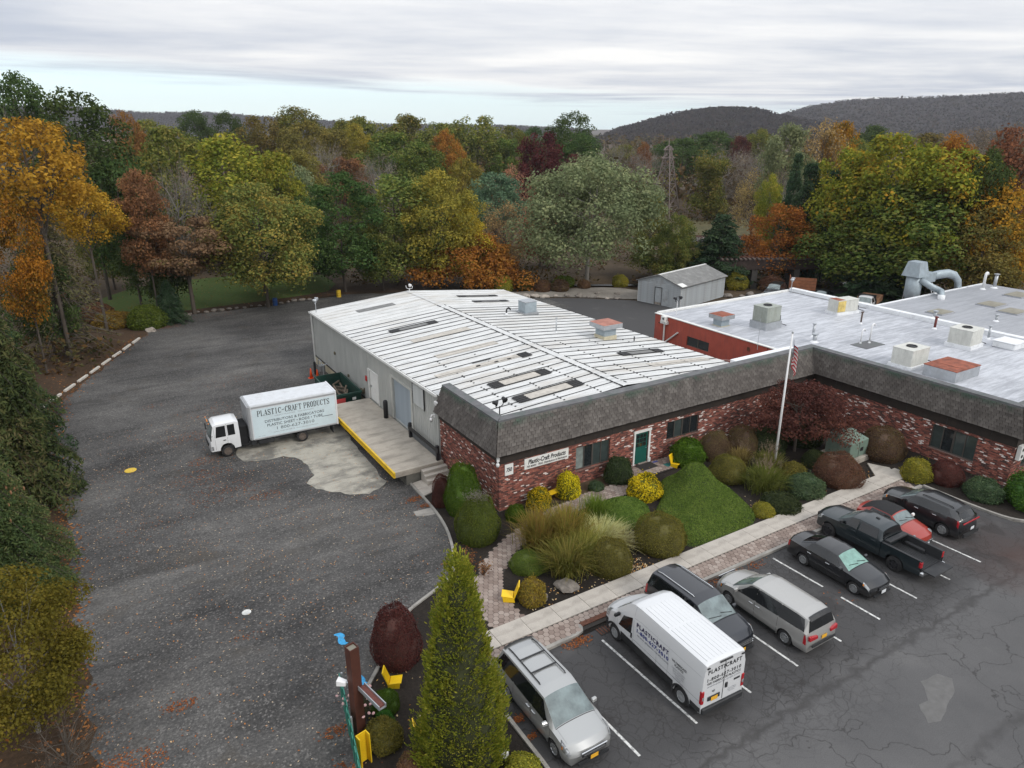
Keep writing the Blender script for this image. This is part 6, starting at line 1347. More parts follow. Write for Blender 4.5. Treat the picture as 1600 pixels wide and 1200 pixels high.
G().box(2.40, 2.46, -.52, .52, .60, .82).obj('grille', M_TRIM, t, bevel=.01); [G().box(2.445, 2.475, -.55, .55, z, z + .03).obj('grille_bar', M_CHROME, t) for z in (.66, .75)]; plate(t, 2.455, .46, M_PLATEY); G().box(2.37, 2.44, -.66, .66, .28, .40).obj('lower_grille', M_TRIM, t)
# black sedan facing out
SD = [(0, .50, .76, .54, .66, .76), (.06, .62, .81, .68, .71, .83), (.38, .78, .83, .85, .73, .86), (1.28, .90, .86, .98, .75, .885), (2.02, .94, .87, 1.38, .60, .89), (2.45, .95, .875, 1.43, .62, .89), (3.20, .97, .87, 1.42, .61, .89), (3.95, .99, .85, 1.08, .68, .885), (4.50, .99, .82, 1.03, .70, .86), (4.64, .90, .80, .94, .70, .84), (4.72, .60, .78, .64, .66, .80)]
B = Body(4.72, 1.78, SD, (.90, 3.60), .315, bowF=.26, bowR=.2, crown=.04)
t = car('sedan', 'black sedan parked nose out with a pale green reflective windshield', 'sedan', (10.52, -13.82, 0), SOUTH, B, BLK, glass=[(1.55, 2.42, 2.08, 2.46), (2.52, 3.60, 2.54, 3.36)], wind=(1.30, 2.0), rear=(3.24, 3.93), seams=[(1.35, .8, 3), (2.47, .5, 3), (3.42, .9, 3)], lights=(.02, .36, 2.45, 3.8, .06, .5), tails=(4.52, 4.68, 2.2, 3.2, 4.52, 4.66), style='multi', rim=M_RIM, handles=(2.3, 3.3), mirror_f=1.62, windm=M_GREENW)
G().box(2.33, 2.375, -.36, .36, .52, .66).obj('grille', M_TRIM, t, bevel=.01); G().box(2.365, 2.385, -.38, .38, .58, .60).obj('grille_bar', M_CHROME, t); plate(t, 2.375, .42, M_PLATEW); G().box(2.28, 2.35, -.60, .60, .24, .33).obj('lower_grille', M_TRIM, t)
# dark hatch suv nose in
TU = [(0, .66, .82, .70, .74, .82), (.06, .82, .86, .90, .78, .88), (.32, .96, .88, 1.02, .80, .91), (1.10, 1.06, .90, 1.12, .80, .93), (1.85, 1.10, .91, 1.54, .66, .935), (2.3, 1.12, .915, 1.62, .68, .935), (3.55, 1.18, .90, 1.59, .65, .935), (4.05, 1.22, .87, 1.50, .62, .92), (4.40, 1.14, .86, 1.20, .72, .91), (4.50, .92, .86, .98, .76, .90), (4.58, .62, .83, .66, .72, .86)]
B = Body(4.58, 1.87, TU, (.92, 3.60), .355, bowF=.3, bowR=.22)
t = car('suv', 'glossy black suv parked nose in nearest the right brick wing', 'suv', (18.98, -13.32, 0), NORTH, B, BLK, glass=[(1.35, 2.25, 1.88, 2.28), (2.35, 3.30, 2.37, 3.24), (3.38, 3.95, 3.36, 3.62)], wind=(1.13, 1.84), rear=(4.07, 4.38), seams=[(1.28, .8, 3), (2.3, .5, 3), (3.33, .9, 3)], lights=(.02, .34, 2.5, 3.7, .05, .5), tails=(4.36, 4.50, 2.45, 3.15, 4.30, 4.46), style='spoke', rim=M_RIM, rails=(2.2, 3.7, M_TRIM), handles=(2.15, 3.1), mirror_f=1.48, tyre_w=.23)
plate(t, -2.30, .72, M_PLATEW, d=-1); G().box(-2.315, -2.24, -.7, .7, .30, .50).obj('bumper_step', M_TRIM, t); G().bar((-2.20, -.75, 1.06), (-2.20, .75, 1.06), .05).obj('lamp_strip', M_TAIL, t)
sp_ = G(); B.full(3.90, 4.12, 4.6, off=.05, nx=3, g=sp_); sp_.obj('rear_spoiler', M_TRIM, t, True)
# small red convertible with a black top
MI = [(0, .46, .70, .50, .62, .70), (.06, .64, .76, .70, .66, .78), (.45, .80, .79, .87, .70, .82), (1.12, .92, .81, .99, .72, .84), (1.62, .95, .82, 1.34, .62, .84), (1.95, .95, .82, 1.39, .63, .84), (2.75, .97, .81, 1.37, .62, .84), (3.25, .98, .79, 1.10, .66, .83), (3.55, .94, .78, 1.0, .68, .82), (3.66, .74, .75, .78, .66, .80), (3.70, .52, .72, .56, .62, .76)]
B = Body(3.70, 1.68, MI, (.66, 3.13), .31, bowF=.28, bowR=.22, crown=.05)
t = car('convertible', 'small red convertible with a black fabric top facing out behind the pickup', 'convertible', (16.15, -13.12, 0), SOUTH, B, REDP, glass=[(1.40, 2.35, 1.72, 2.38), (2.43, 2.85, 2.43, 2.72)], wind=(1.14, 1.60), rear=(2.85, 3.15), seams=[(1.22, .8, 3), (2.42, .5, 3)], style='spoke', handles=(2.25,), mirror_f=1.42, mirror_m=M_WHITE)
M_SOFT = mat('black_soft_top', (.013, .013, .014), .8, 0, .2, 6)
g = G(); B.full(1.66, 3.30, 4.0, off=.016, nx=14, g=g); g.obj('soft_top', M_SOFT, t, True)
for sd_ in (1, -1):
 o = G().lathe([(.17, -.02), (.165, .03), (.12, .06), (.001, .07)], 18).obj('headlight', M_LENS, t, True); p = Vector(B.S(hx(B, .20), 3.2, sd_)); o.location = p + Vector((.02, -.12 * sd_, -.02)); o.rotation_euler = (0, R(52), 0)
G().box(1.82, 1.865, -.45, .45, .36, .52).obj('grille', M_TRIM, t, bevel=.02); G().box(1.855, 1.872, -.46, .46, .50, .525).obj('grille_bar', M_CHROME, t); plate(t, 1.865, .36, M_PLATEW)
# pickup with its tailgate down
PK = [(0, .70, .86, .74, .78, .86), (.06, .92, .89, 1.0, .80, .91), (.30, 1.06, .90, 1.13, .82, .93), (1.30, 1.14, .91, 1.22, .82, .94), (2.0, 1.17, .92, 1.66, .68, .945), (2.4, 1.18, .925, 1.74, .70, .945), (3.35, 1.19, .92, 1.72, .68, .945), (3.62, 1.19, .92, 1.64, .68, .945), (3.72, 1.19, .92, 1.26, .80, .945), (5.75, 1.17, .92, 1.20, .84, .945)]
B = Body(5.75, 1.89, PK, (.95, 4.52), .385, sill=.42, bowF=.26, bowR=.0, arch=1.24, mid=.80)
t = thing('pickup', 'dark pickup with its tailgate lowered, parked nose in beside the black sedan', 'pickup', (13.88, -13.52, 0), NORTH, 'cars parked along the sidewalk')
cabx = hx(B, 3.74)
smooth_sharp(B.shell(x0=cabx).obj('cab', NAVY, t))
bs = B.shell(x1=cabx - .03, tmax=3, capf=False, capr=False)
for s_ in (1, -1):
 g = G(); g.v = bs.v; g.f = [f for f in bs.f if all(bs.v[i][1] * s_ > 0 for i in f)]; used = sorted({i for f in g.f for i in f}); mp_ = {i: k for k, i in enumerate(used)}; g.v = [bs.v[i] for i in used]; g.f = [tuple(mp_[i] for i in f) for f in g.f]; smooth_sharp(g.obj('bed_side', NAVY, t))
xr = -B.L / 2
q = G(); q.box(xr, cabx - .03, -.80, .80, .66, .70); q.obj('bed_floor', M_TRIM, t); rb = None
for i in range(12):
 if rb is None: rb = G().box(xr + .02, cabx - .08, -.02, .02, .70, .715).obj('floor_rib', M_TRIM, t); o = rb
 else: o = rb.copy(); link(o, t)
 o.location = (0, -.72 + i * .13, 0)
for sd_ in (1, -1):
 q = G(); q.box(xr, cabx - .03, min(.78 * sd_, .82 * sd_), max(.78 * sd_, .82 * sd_), .70, 1.16); q.obj('bed_liner', M_TRIM, t); q = G(); q.box(xr, cabx - .03, min(.78 * sd_, .935 * sd_), max(.78 * sd_, .935 * sd_), 1.165, 1.20); q.obj('bed_rail', M_TRIM, t, bevel=.01)
 q = G(); q.box(xr + .72, xr + 1.72, min(.60 * sd_, .78 * sd_), max(.60 * sd_, .78 * sd_), .70, .92); q.obj('wheel_hump', M_TRIM, t, bevel=.05)
 for (a0, b0, a1, b1) in [(1.52, 2.42, 2.02, 2.44), (2.52, 3.5, 2.52, 3.42)]: B.patch(a0, b0, 3.06, 3.9, sd_, a1, b1).obj('side_window', M_TINT, t, True)
 B.patch(.02, .36, 2.4, 3.6, sd_, .05, .5, off=.01, nx=6).obj('headlight', M_LENS, t, True); B.patch(1.5, 3.4, .1, .9, sd_, off=.05, nx=6, nt=2).obj('side_step', M_TRIM, t, True)
 q = G(); q.box(xr - .015, xr + .10, min(.80 * sd_, .955 * sd_), max(.80 * sd_, .955 * sd_), .84, 1.14); q.obj('taillight', M_TAIL, t, bevel=.015); q = G(); q.box(xr - .16, xr + .02, min(.45 * sd_, .93 * sd_), max(.45 * sd_, .93 * sd_), .46, .64); q.obj('bumper_end', M_CHROME, t, bevel=.03)
 for f in (2.3, 3.35):
  p = Vector(B.S(hx(B, f), 2.72, sd_)); g = G(); g.box(p.x - .11, p.x + .11, min(p.y, p.y + .035 * sd_), max(p.y, p.y + .035 * sd_), p.z - .02, p.z + .02); g.obj('door_handle', NAVY, t, bevel=.008)
B.full(1.32, 1.98, 4.05).obj('windshield', M_WIND, t, True); B.full(3.63, 3.73, 4.2, off=.01).obj('rear_window', M_TINT, t, True); mirror(t, B, 1.65, 3.15, M_TRIM, zup=.10)
G().box(xr - .60, xr - .02, -.76, .76, .63, .70).obj('tailgate', M_TRIM, t, bevel=.012); q = G(); q.box(xr - .14, xr + .02, -.45, .45, .46, .56); q.obj('bumper_step', M_TRIM, t)
q = G(); q.box(cabx - .33, cabx - .06, -.74, .74, 1.18, 1.30); q.obj('bed_toolbox', M_TRIM, t, bevel=.02); q = G(); [q.box(w - B.Ra, w + B.Ra, -.62, .62, .3, .66 if w < 0 else .9) for w in B.wx]; q.box(-2.6, 2.4, -.62, .62, .32, .64); q.obj('underbody', M_UNDER, t)
g = G(); [B.patch(f - .006, f + .006, .8, 3, s_, off=.002, nx=1, nt=6, g=g) for s_ in (1, -1) for f in (1.42, 2.47, 3.55)]; g.obj('door_gaps', SEAM, t)['kind'] = 'stuff'
G().box(2.80, 2.88, -.55, .55, .66, .92).obj('grille', M_TRIM, t); add_wheels(t, [(w, s_ * .82) for w in B.wx for s_ in (1, -1)], B.r, .26, 'truck', M_RIMD)
G().box(-.10, .08, -.06, .06, 1.76, 1.83).obj('aerial_fin', M_TRIM, t, bevel=.02)
VN = [(0, .78, .88, .84, .78, .90), (.06, 1.02, .95, 1.10, .86, .97), (.45, 1.22, .98, 1.36, .88, 1.0), (.92, 1.36, 1.0, 1.54, .90, 1.02), (1.72, 1.70, 1.015, 2.30, .86, 1.025), (2.05, 1.86, 1.02, 2.44, .90, 1.025), (2.5, 1.95, 1.02, 2.48, .91, 1.025), (5.90, 1.95, 1.02, 2.48, .91, 1.025), (5.99, 1.94, 1.0, 2.44, .89, 1.01)]
B = Body(5.99, 2.05, VN, (.95, 4.98), .345, sill=.34, bowF=.34, bowR=0, crown=.03, mid=.80, arch=1.18)
t = thing('cargo_van', 'white high roof cargo van lettered PLASTICRAFT on its side and rear doors', 'van', (-.62, -14.06, 0), NORTH + R(-2.5))
smooth_sharp(B.shell().obj('body', WHT, t), 30); L2 = B.L / 2
G().box(-2.7, 2.6, -.74, .74, .2, .7).obj('underbody', M_UNDER, t); q = G(); [q.box(w - B.Ra, w + B.Ra, -.76, .76, .3, B.r + B.Ra) for w in B.wx]; q.obj('wheel_wells', M_UNDER, t)
for sd_ in (1, -1):
 B.patch(1.22, 2.02, 2.25, 2.98, sd_, 1.50, 2.08, off=.01).obj('side_window', M_TINT, t, True)
 B.patch(B.L / 2 - B.wx[0] + B.Ra + .03, B.L / 2 - B.wx[1] - B.Ra - .03, .05, 1.9, sd_, off=.012, nx=10, nt=2).obj('sill_trim', M_TRIM, t, True)
 for w, fa, fb in ((B.wx[0], .5, 1.4), (B.wx[1], 4.5, 5.45)):
  g = G(); n = 14
  for k in range(n):
   a0, a1 = R(-8 + 196 * k / n), R(-8 + 196 * (k + 1) / n); P = lambda a, rr, o_: (w + rr * math.cos(a), (1.027 + o_) * sd_, B.r + rr * math.sin(a)); g.add([P(a0, B.Ra, .006), P(a1, B.Ra, .006), P(a1, B.Ra + .09, .006), P(a0, B.Ra + .09, .006)], [(0, 1, 2, 3) if sd_ < 0 else (3, 2, 1, 0)])
  g.obj('arch_trim', M_TRIM, t)
 B.patch(.03, .40, 2.3, 3.7, sd_, .10, .7, off=.012, nx=6).obj('headlight', M_LENS, t, True); B.patch(.0, .42, .05, 2.0, sd_, .0, .36, off=.014, nx=5).obj('bumper_trim', M_TRIM, t, True); B.patch(5.47, 5.97, .05, 1.6, sd_, off=.012, nx=5).obj('bumper_trim', M_TRIM, t, True)
 q = G(); q.box(-L2 - .03, -L2 + .10, min(.90 * sd_, 1.03 * sd_), max(.90 * sd_, 1.03 * sd_), .80, 1.36); o = q.obj('taillight', M_TAIL, t, bevel=.02); q = G(); q.box(-L2 - .036, -L2 - .03, min(.92 * sd_, 1.0 * sd_), max(.92 * sd_, 1.0 * sd_), .98, 1.12); q.obj('reversing_lens', M_LENS, o)
 g = G(); [B.patch(f - .006, f + .006, 1.2, ft_, sd_, off=.003, nx=1, nt=8, g=g) for f, ft_ in ((1.12, 2.9), (2.16, 3.95), (3.55, 3.2), (4.2, 3.2))]; [B.patch(2.2, 5.9, tt_, tt_ + .02, sd_, off=.003, nx=10, nt=1, g=g) for tt_ in (2.08, 3.02)]; g.obj('door_gaps', SEAM if False else mat('white_gap', (.30, .31, .32), .8, 0, 0), t)['kind'] = 'stuff'
 p = Vector(B.S(hx(B, 2.05), 2.2, sd_)); q = G(); q.box(p.x - .04, p.x + .04, min(p.y, p.y + .03 * sd_), max(p.y, p.y + .03 * sd_), p.z - .12, p.z + .12); q.obj('door_handle', M_TRIM, t, bevel=.01)
B.full(.95, 1.72, 4.05).obj('windshield', M_WIND, t, True); mirror(t, B, 1.3, 2.9, M_TRIM, size=(.1, .32, .17), zup=.1)
rb = None
for i in range(9):
 if rb is None: rb = G().hexa([(-2.85, -.045, 2.49), (-.95, -.045, 2.49), (-.95, .045, 2.49), (-2.85, .045, 2.49)], [(-2.83, -.03, 2.518), (-.97, -.03, 2.518), (-.97, .03, 2.518), (-2.83, .03, 2.518)]).obj('roof_rib', WHT, t); rb2 = G().hexa([(-.85, -.045, 2.48), (.55, -.045, 2.48), (.55, .045, 2.48), (-.85, .045, 2.48)], [(-.83, -.03, 2.514), (.50, -.03, 2.514), (.50, .03, 2.514), (-.83, .03, 2.514)]).obj('roof_rib', WHT, t); oo = [rb, rb2]
 else: oo = [rb.copy(), rb2.copy()]; [link(o, t) for o in oo]
 for o in oo: o.location = (0, -.72 + i * .18, -.012 * abs(i - 4) * .5 + .006)
G().box(-L2 - .10, -L2 + .02, -.98, .98, .36, .62).obj('rear_bumper', M_TRIM, t, bevel=.03); G().box(-L2 - .015, -L2 - .002, -.006, .006, .66, 2.32).obj('door_gap', SEAM, t)
q = G(); q.box(-L2 - .05, -L2 - .002, -.30, .30, 2.36, 2.43); q.obj('brake_lamp', M_TRIM, t, bevel=.015); [G().box(-L2 - .04, -L2 - .003, y - .06, y + .06, 2.30, 2.35).obj('hinge', M_TRIM, t) for y in (.82, -.82)]
q = G(); q.box(-L2 - .035, -L2 - .003, .14, .72, .84, 1.02); q.obj('plate_recess', M_TRIM, t, bevel=.01); plate(t, -L2 - .037, .90, M_PLATEY, d=-1, y=.42); q = G(); q.box(-L2 - .04, -L2 - .003, -.20, -.09, 1.10, 1.32); q.obj('door_handle', M_TRIM, t, bevel=.01)
G().box(-L2 - .02, -L2 - .003, -.80, -.52, 1.26, 1.33).obj('badge', M_TRIM, t); o = G().lathe([(.07, 0), (.06, .015), (.001, .015)], 12).obj('badge', M_RIM, t); o.location = (-L2 - .003, .46, 1.22); o.rotation_euler = (0, R(-90), 0)
M_PUR = mat('dark_violet_ink', (.030, .022, .075), .5, 0, 0); M_BLUEI = mat('blue_ink', (.02, .03, .20), .5, 0, 0); M_GRYI = mat('grey_ink', (.22, .23, .26), .5, 0, 0)
rt, up, yv = (-1, 0, 0), (0, 0, 1), 1.036      # the driver's side faces +y in the van's own frame
lettering('PLASTICRAFT', (-.28, yv, 1.72), rt, up, 1.86, .20, M_PUR, t, bold=.035, space=1.25); lettering('1-800-627-3010', (-.30, yv, 1.46), rt, up, 1.86, .18, M_BLUEI, t, bold=.03, space=1.15); lettering('www.plastic-craft.com', (-.32, yv, 1.26), rt, up, 1.84, .13, M_GRYI, t, bold=.01)
lettering('WE FABRICATE\nPLASTICS', (-1.80, yv, 1.55), rt, up, .78, .24, M_INK, t, bold=.02)
lettering('Custom Fabrication\nSheet Rod Tube\nCutting To Size\nDisplays\nMachined Parts', (-1.80, yv, 1.12), rt, up, .72, .48, M_GRYI, t)
xb = -L2 - .006; rt = (0, -1, 0)
lettering('PLASTICRAFT', (xb, 0, 2.12), rt, up, 1.62, .19, M_INK, t, bold=.035, space=1.25); lettering('1-800-627-3010', (xb, 0, 1.78), rt, up, 1.62, .16, M_INK, t, bold=.025, space=1.2); lettering('WE FABRICATE PLASTICS', (xb, 0, 1.60), rt, up, 1.62, .11, M_INK, t, bold=.02); lettering('www.plastic-craft.com', (xb, 0, 1.46), rt, up, 1.60, .11, M_GRYI, t)
lettering('Custom Plastics\nSheet Rod Tube\nFabricators', (xb, -.46, .92), rt, up, .42, .2, M_GRYI, t)
add_wheels(t, [(w, s_ * (1.01 - .125)) for w in B.wx for s_ in (1, -1)], B.r, .23, 'steel', M_STEELW)
CK = [(0, .62, .88, .68, .82, .90), (.03, 1.10, .98, 1.16, .92, 1.0), (.06, 1.22, .99, 1.27, .95, 1.0), (.34, 1.30, 1.0, 2.20, .84, 1.01), (.55, 1.32, 1.0, 2.30, .86, 1.01), (1.75, 1.32, 1.0, 2.33, .86, 1.01), (2.0, 1.32, 1.0, 2.25, .86, 1.01)]
t = thing('box_truck', 'white box truck lettered PLASTIC-CRAFT PRODUCTS backed up to the loading dock', 'truck', (-8.0, 18.02, -1.05), R(180 - 1.2))
B = Body(2.0, 2.02, CK, (1.12,), .41, sill=.42, bowF=.10, bowR=0, crown=.03, mid=.85, arch=1.16); XO = 3.42     # cab frame -> truck frame
cab = smooth_sharp(B.shell().obj('cab', WHT2, t), 30); cab.location = (XO, 0, .12)
def cabpart(o): o.location = (XO, 0, .12); return o
cabpart(B.full(.075, .33, 4.05).obj('windshield', M_WIND, t, True))
for sd_ in (1, -1):
 cabpart(B.patch(.42, 1.12, 3.08, 3.86, sd_, .56, 1.14, off=.01).obj('side_window', M_TINT, t, True)); cabpart(B.patch(1.26, 1.72, 3.1, 3.86, sd_, off=.01).obj('side_window', M_TINT, t, True))
 g = G(); [B.patch(f - .006, f + .006, 1.2, 3.95, sd_, off=.003, nx=1, nt=8, g=g) for f in (.36, 1.20)]; cabpart(g.obj('door_gaps', SEAM, t))['kind'] = 'stuff'
 cabpart(B.patch(.02, .20, 1.2, 1.9, sd_, off=.01, nx=4).obj('headlight', M_LENS, t, True)); cabpart(B.patch(.0, .5, .05, .95, sd_, off=.02, nx=5).obj('bumper', M_TRIM, t, True))
 q = G(); q.box(1.0 - 1.09, 1.0 - .92, min(1.01 * sd_, 1.04 * sd_), max(1.01 * sd_, 1.04 * sd_), 1.12, 1.17); cabpart(q.obj('door_handle', M_TRIM, t)); q = G(); q.tube([(.72, 1.0 * sd_, 1.55), (.86, 1.18 * sd_, 1.62)], .015, 6); q.box(.84, .90, min(1.10 * sd_, 1.26 * sd_), max(1.10 * sd_, 1.26 * sd_), 1.32, 1.78); cabpart(q.obj('mirror', M_TRIM, t))
g = G(); [g.box(.80, .86, y - .05, y + .05, 2.36, 2.41) for y in (-.7, -.15, 0, .15, .7)]; cabpart(g.obj('marker_lamps', M_AMBER, t))['kind'] = 'stuff'; cabpart(G().box(.98, 1.02, -.6, .6, .78, 1.0).obj('grille', M_TRIM, t))
X0, X1, YW, Z0_, Z1_ = -4.32, 1.78, 1.19, .88, 3.40
bx_ = G().box(X0, X1, -YW, YW, Z0_, Z1_).obj('cargo_box', mat('box_panel', (.58, .60, .62), .5, 0, .06, 1.5, dirt=(.40, .40, .40), dirt_amt=.45), t, bevel=.05, seg=2)
M_BLU = mat('pale_blue_panel', (.56, .66, .70), .45, 0, .05, 1, dirt=(.45, .5, .52), dirt_amt=.35)
G().box(X0 + .12, X1 - .26, YW + .002, YW + .008, Z0_ + .12, Z1_ - .30).obj('side_panel', M_BLU, bx_)
q = G(); q.box(X1 - .24, X1 + .02, -YW - .012, YW + .012, Z0_ + .0, Z1_ + .008); q.obj('front_cap', mat('grey_corner', (.33, .34, .35), .45, .2, .1, 2), bx_, bevel=.06, seg=2)
q = G(); q.box(X0 - .02, X0 + .07, YW + .0, YW + .016, Z0_ - .02, Z1_ + .01); q.box(X0 - .02, X0 + .07, -YW - .016, -YW, Z0_ - .02, Z1_ + .01); q.box(X0 - .02, X0 + .07, -YW - .016, YW + .016, Z1_ + .0, Z1_ + .03); q.obj('rear_frame', WHT2, bx_); q = G(); q.box(X0 + .07, X1 - .24, YW + .002, YW + .02, Z1_ - .22, Z1_ - .12); q.box(X0 + .07, X1 - .24, YW + .002, YW + .02, Z0_, Z0_ + .08); q.obj('side_rail', MATS['grey_corner'], bx_)
yv = YW + .0105; rt = (-1, 0, 0); cx = (X0 + X1) / 2 - .05
serif('PLASTIC-CRAFT PRODUCTS', (cx, yv, 2.76), rt, up, 5.0, .42, M_INK, bx_)
lettering('DIRECT PLASTICS   TOP QUALITY', (cx, yv, 2.40), rt, up, 2.7, .10, M_GRYI, bx_); lettering('DISTRIBUTORS & FABRICATORS', (cx, yv, 2.10), rt, up, 4.1, .20, mat('slate_ink', (.05, .065, .075), .5, 0, 0), bx_, bold=.012); lettering('PLASTIC SHEET \u2022 RODS \u2022 TUBE', (cx, yv, 1.80), rt, up, 3.85, .20, MATS['slate_ink'], bx_, bold=.012); lettering('1 800-627-3010', (cx, yv, 1.48), rt, up, 2.6, .22, MATS['slate_ink'], bx_, bold=.0); lettering('CALL THE EXPERTS  www.plastic-craft.com', (cx, yv, 1.20), rt, up, 3.1, .10, M_GRYI, bx_); lettering('NY 10994', (X1 - .75, yv, 1.10), rt, up, .45, .05, M_GRYI, bx_)
G().box(X0 + .35, X0 + 1.1, yv - .002, yv + .002, 1.66, 1.70).obj('arrow_stripe', MATS['slate_ink'], bx_)
q = G(); q.box(-4.2, 4.1, -.46, -.36, .62, .86); q.box(-4.2, 4.1, .36, .46, .62, .86); q.box(-3.9, 3.9, -.36, .36, .66, .74); q.obj('chassis', M_UNDER, t); G().box(.2, 1.3, .6, 1.05, .42, .80).obj('fuel_tank', M_TRIM, t, bevel=.06); G().box(1.35, 1.75, .55, 1.0, .45, .85).obj('battery_box', M_TRIM, t, bevel=.03); G().box(-3.95, -3.9, .35, 1.12, .25, .85).obj('mud_flap', M_TRIM, t); q = G(); q.cyl((-1.72, -.9, .42), (-1.72, .9, .42), .09, n=8); q.cyl((3.3, -.85, .42), (3.3, .85, .42), .07, n=8); q.obj('axle', M_UNDER, t)
q = G(); q.box(1.85, 2.35, -.8, .8, .6, 1.9); q.obj('cab_back', M_UNDER, t)
add_wheels(t, [(3.30, .90), (3.30, -.90), (-1.72, .97), (-1.72, -.97), (-1.72, .70), (-1.72, -.70)], .41, .23, 'steel', mat('rusty_wheel', (.16, .13, .11), .6, .3, .3, 8))
t = thing('flatbed_truck', 'white pickup with a timber sided bed parked beyond the silver roof', 'truck', (63.4, 19.4, -1.05), R(-160)); PKf = [list(r_) for r_ in PK[:8]] + [[3.0 + .0, 1.19, .92, 1.26, .80, .945]]
PF = [(0, .74, .88, .78, .80, .90), (.06, 1.0, .93, 1.08, .84, .96), (.3, 1.16, .95, 1.24, .86, .98), (1.35, 1.28, .96, 1.36, .86, 1.0), (2.0, 1.32, .97, 1.86, .72, 1.0), (2.35, 1.33, .975, 1.95, .74, 1.0), (2.95, 1.33, .97, 1.92, .72, 1.0), (3.05, 1.33, .97, 1.88, .72, 1.0)]
B = Body(3.05, 2.0, PF, (1.0,), .42, sill=.45, bowF=.24, bowR=0, arch=1.2, mid=.85); cb_ = smooth_sharp(B.shell().obj('cab', WHT2, t)); XO = 1.4
for o in (cb_, B.full(1.37, 1.98, 4.05).obj('windshield', M_WIND, t, True), *[B.patch(1.6, 2.75, 3.06, 3.9, s_, 2.05, 2.72).obj('side_window', M_TINT, t, True) for s_ in (1, -1)]): o.location = (XO, 0, 0)
M_TIM = mat('orange_timber', (.34, .19, .11), .8, 0, .2, 2); G().box(-3.3, -.2, -1.15, 1.15, .8, .9).obj('bed', M_TRIM, t);
for z in (.92, 1.16, 1.40):
 for s_ in (1, -1): G().box(-3.3, -.2, min(1.1 * s_, 1.15 * s_), max(1.1 * s_, 1.15 * s_), z, z + .22).obj('side_board', M_TIM, t)
 G().box(-3.3, -3.25, -1.09, 1.09, z, z + .22).obj('side_board', M_TIM, t)
G().box(-.15, -.05, -1.0, 1.0, .9, 2.1).obj('headboard', M_BLACK, t); G().box(-3.2, 2.2, -.5, .5, .45, .8).obj('chassis', M_UNDER, t); add_wheels(t, [(1.92, .88), (1.92, -.88), (-2.0, .88), (-2.0, -.88)], .42, .25, 'steel', M_STEELW)
def plain_car(loc, rz, label, col, K, L, W, r, name='parked_car', wheels=None, g_=None, cat='car'):
 B = Body(L, W, K, wheels or (.95, L - 1.05), r); return car(name, label, cat, loc, rz, B, col, glass=g_ or [(1.5, 2.4, 2.0, 2.42), (2.5, 3.4, 2.5, 3.3)], wind=(1.25, 1.95), rear=None, group='vehicles behind the rear building', lights=(.02, .34, 2.4, 3.6, .05, .5))
plain_car((63.6, 25.6, -1.05), R(200), 'black car parked in the shade behind the silver roof corner', BLK, SD, 4.72, 1.78, .315); plain_car((60.6, 30.6, -1.05), R(205), 'dark car parked farthest back near the railway trestle', NAVY, SV, 4.88, 1.95, .36);
t = thing('utility_trailer', 'trailer with an orange plywood side behind the silver roof', 'trailer', (64.8, 29.6, -1.05), R(-50));
for i in range(4): G().box(-1.6, 1.6, -.98, -.94, .75 + i * .42, 1.14 + i * .42).obj('side_board', mat('plywood_orange', (.30, .12, .06), .85, 0, .25, 2), t)
G().box(-1.7, 1.7, -.94, .94, .6, .74).obj('bed', M_TRIM, t); G().box(-1.7, -1.62, -.94, .94, .75, 2.4).obj('headboard', MATS['plywood_orange'], t); add_wheels(t, [(0, .9), (0, -.9)], .34, .2, 'steel', M_STEELW)
t = plain_car((24.6, 20.2, -1.05), R(60), 'dark car with a white mirror half hidden in the yard by the red building', BLK, SV, 4.88, 1.95, .36)
def leaf_cards(pos, nrm, size, aspect=.62, seed=0, jitter=.6, droop=0.0):
 r = np.random.default_rng(seed); n = len(pos)
 nrm = nrm + r.normal(0, jitter, (n, 3)); nrm /= np.linalg.norm(nrm, axis=1)[:, None] + 1e-9
 t = r.normal(0, 1, (n, 3)); t[:, 2] -= droop
 t -= nrm * (t * nrm).sum(1)[:, None]; t /= np.linalg.norm(t, axis=1)[:, None] + 1e-9
 b = np.cross(nrm, t); s = (size * r.uniform(.65, 1.35, n))[:, None] if np.ndim(size) else (size * r.uniform(.65, 1.35, n))[:, None]
 V = np.stack([pos - t * s, pos + b * s * aspect, pos + t * s, pos - b * s * aspect], 1).reshape(-1, 3)
 return V, np.arange(4 * n).reshape(-1, 4)
def prof_r(kind, z):
 z = np.clip(z, 0, 1)
 if kind == 'round': return np.sqrt(np.clip(1 - ((z - .46) / .56) ** 2, .02, 1))
 if kind == 'oval': return np.clip(np.sqrt(np.clip(1 - ((z - .40) / .62) ** 2, .01, 1)), .05, 1)
 if kind == 'spread': return np.clip(np.sqrt(np.clip(1 - ((z - .30) / .72) ** 2, .02, 1)), .1, 1)
 if kind == 'dome': return np.sqrt(np.clip(1 - z ** 2.2, .01, 1))
 if kind == 'umbrella': return np.clip(np.sqrt(np.clip(1 - ((z - .55) / .55) ** 2, .05, 1)), .2, 1)
 if kind == 'column': return np.clip(.75 + .25 * np.sin(z * 7 + 1), .2, 1) * np.where(z > .9, .7, 1) * np.where(z < .25, .85, 1)
 if kind == 'cone': return np.clip(1 - z, .03, 1) ** .8
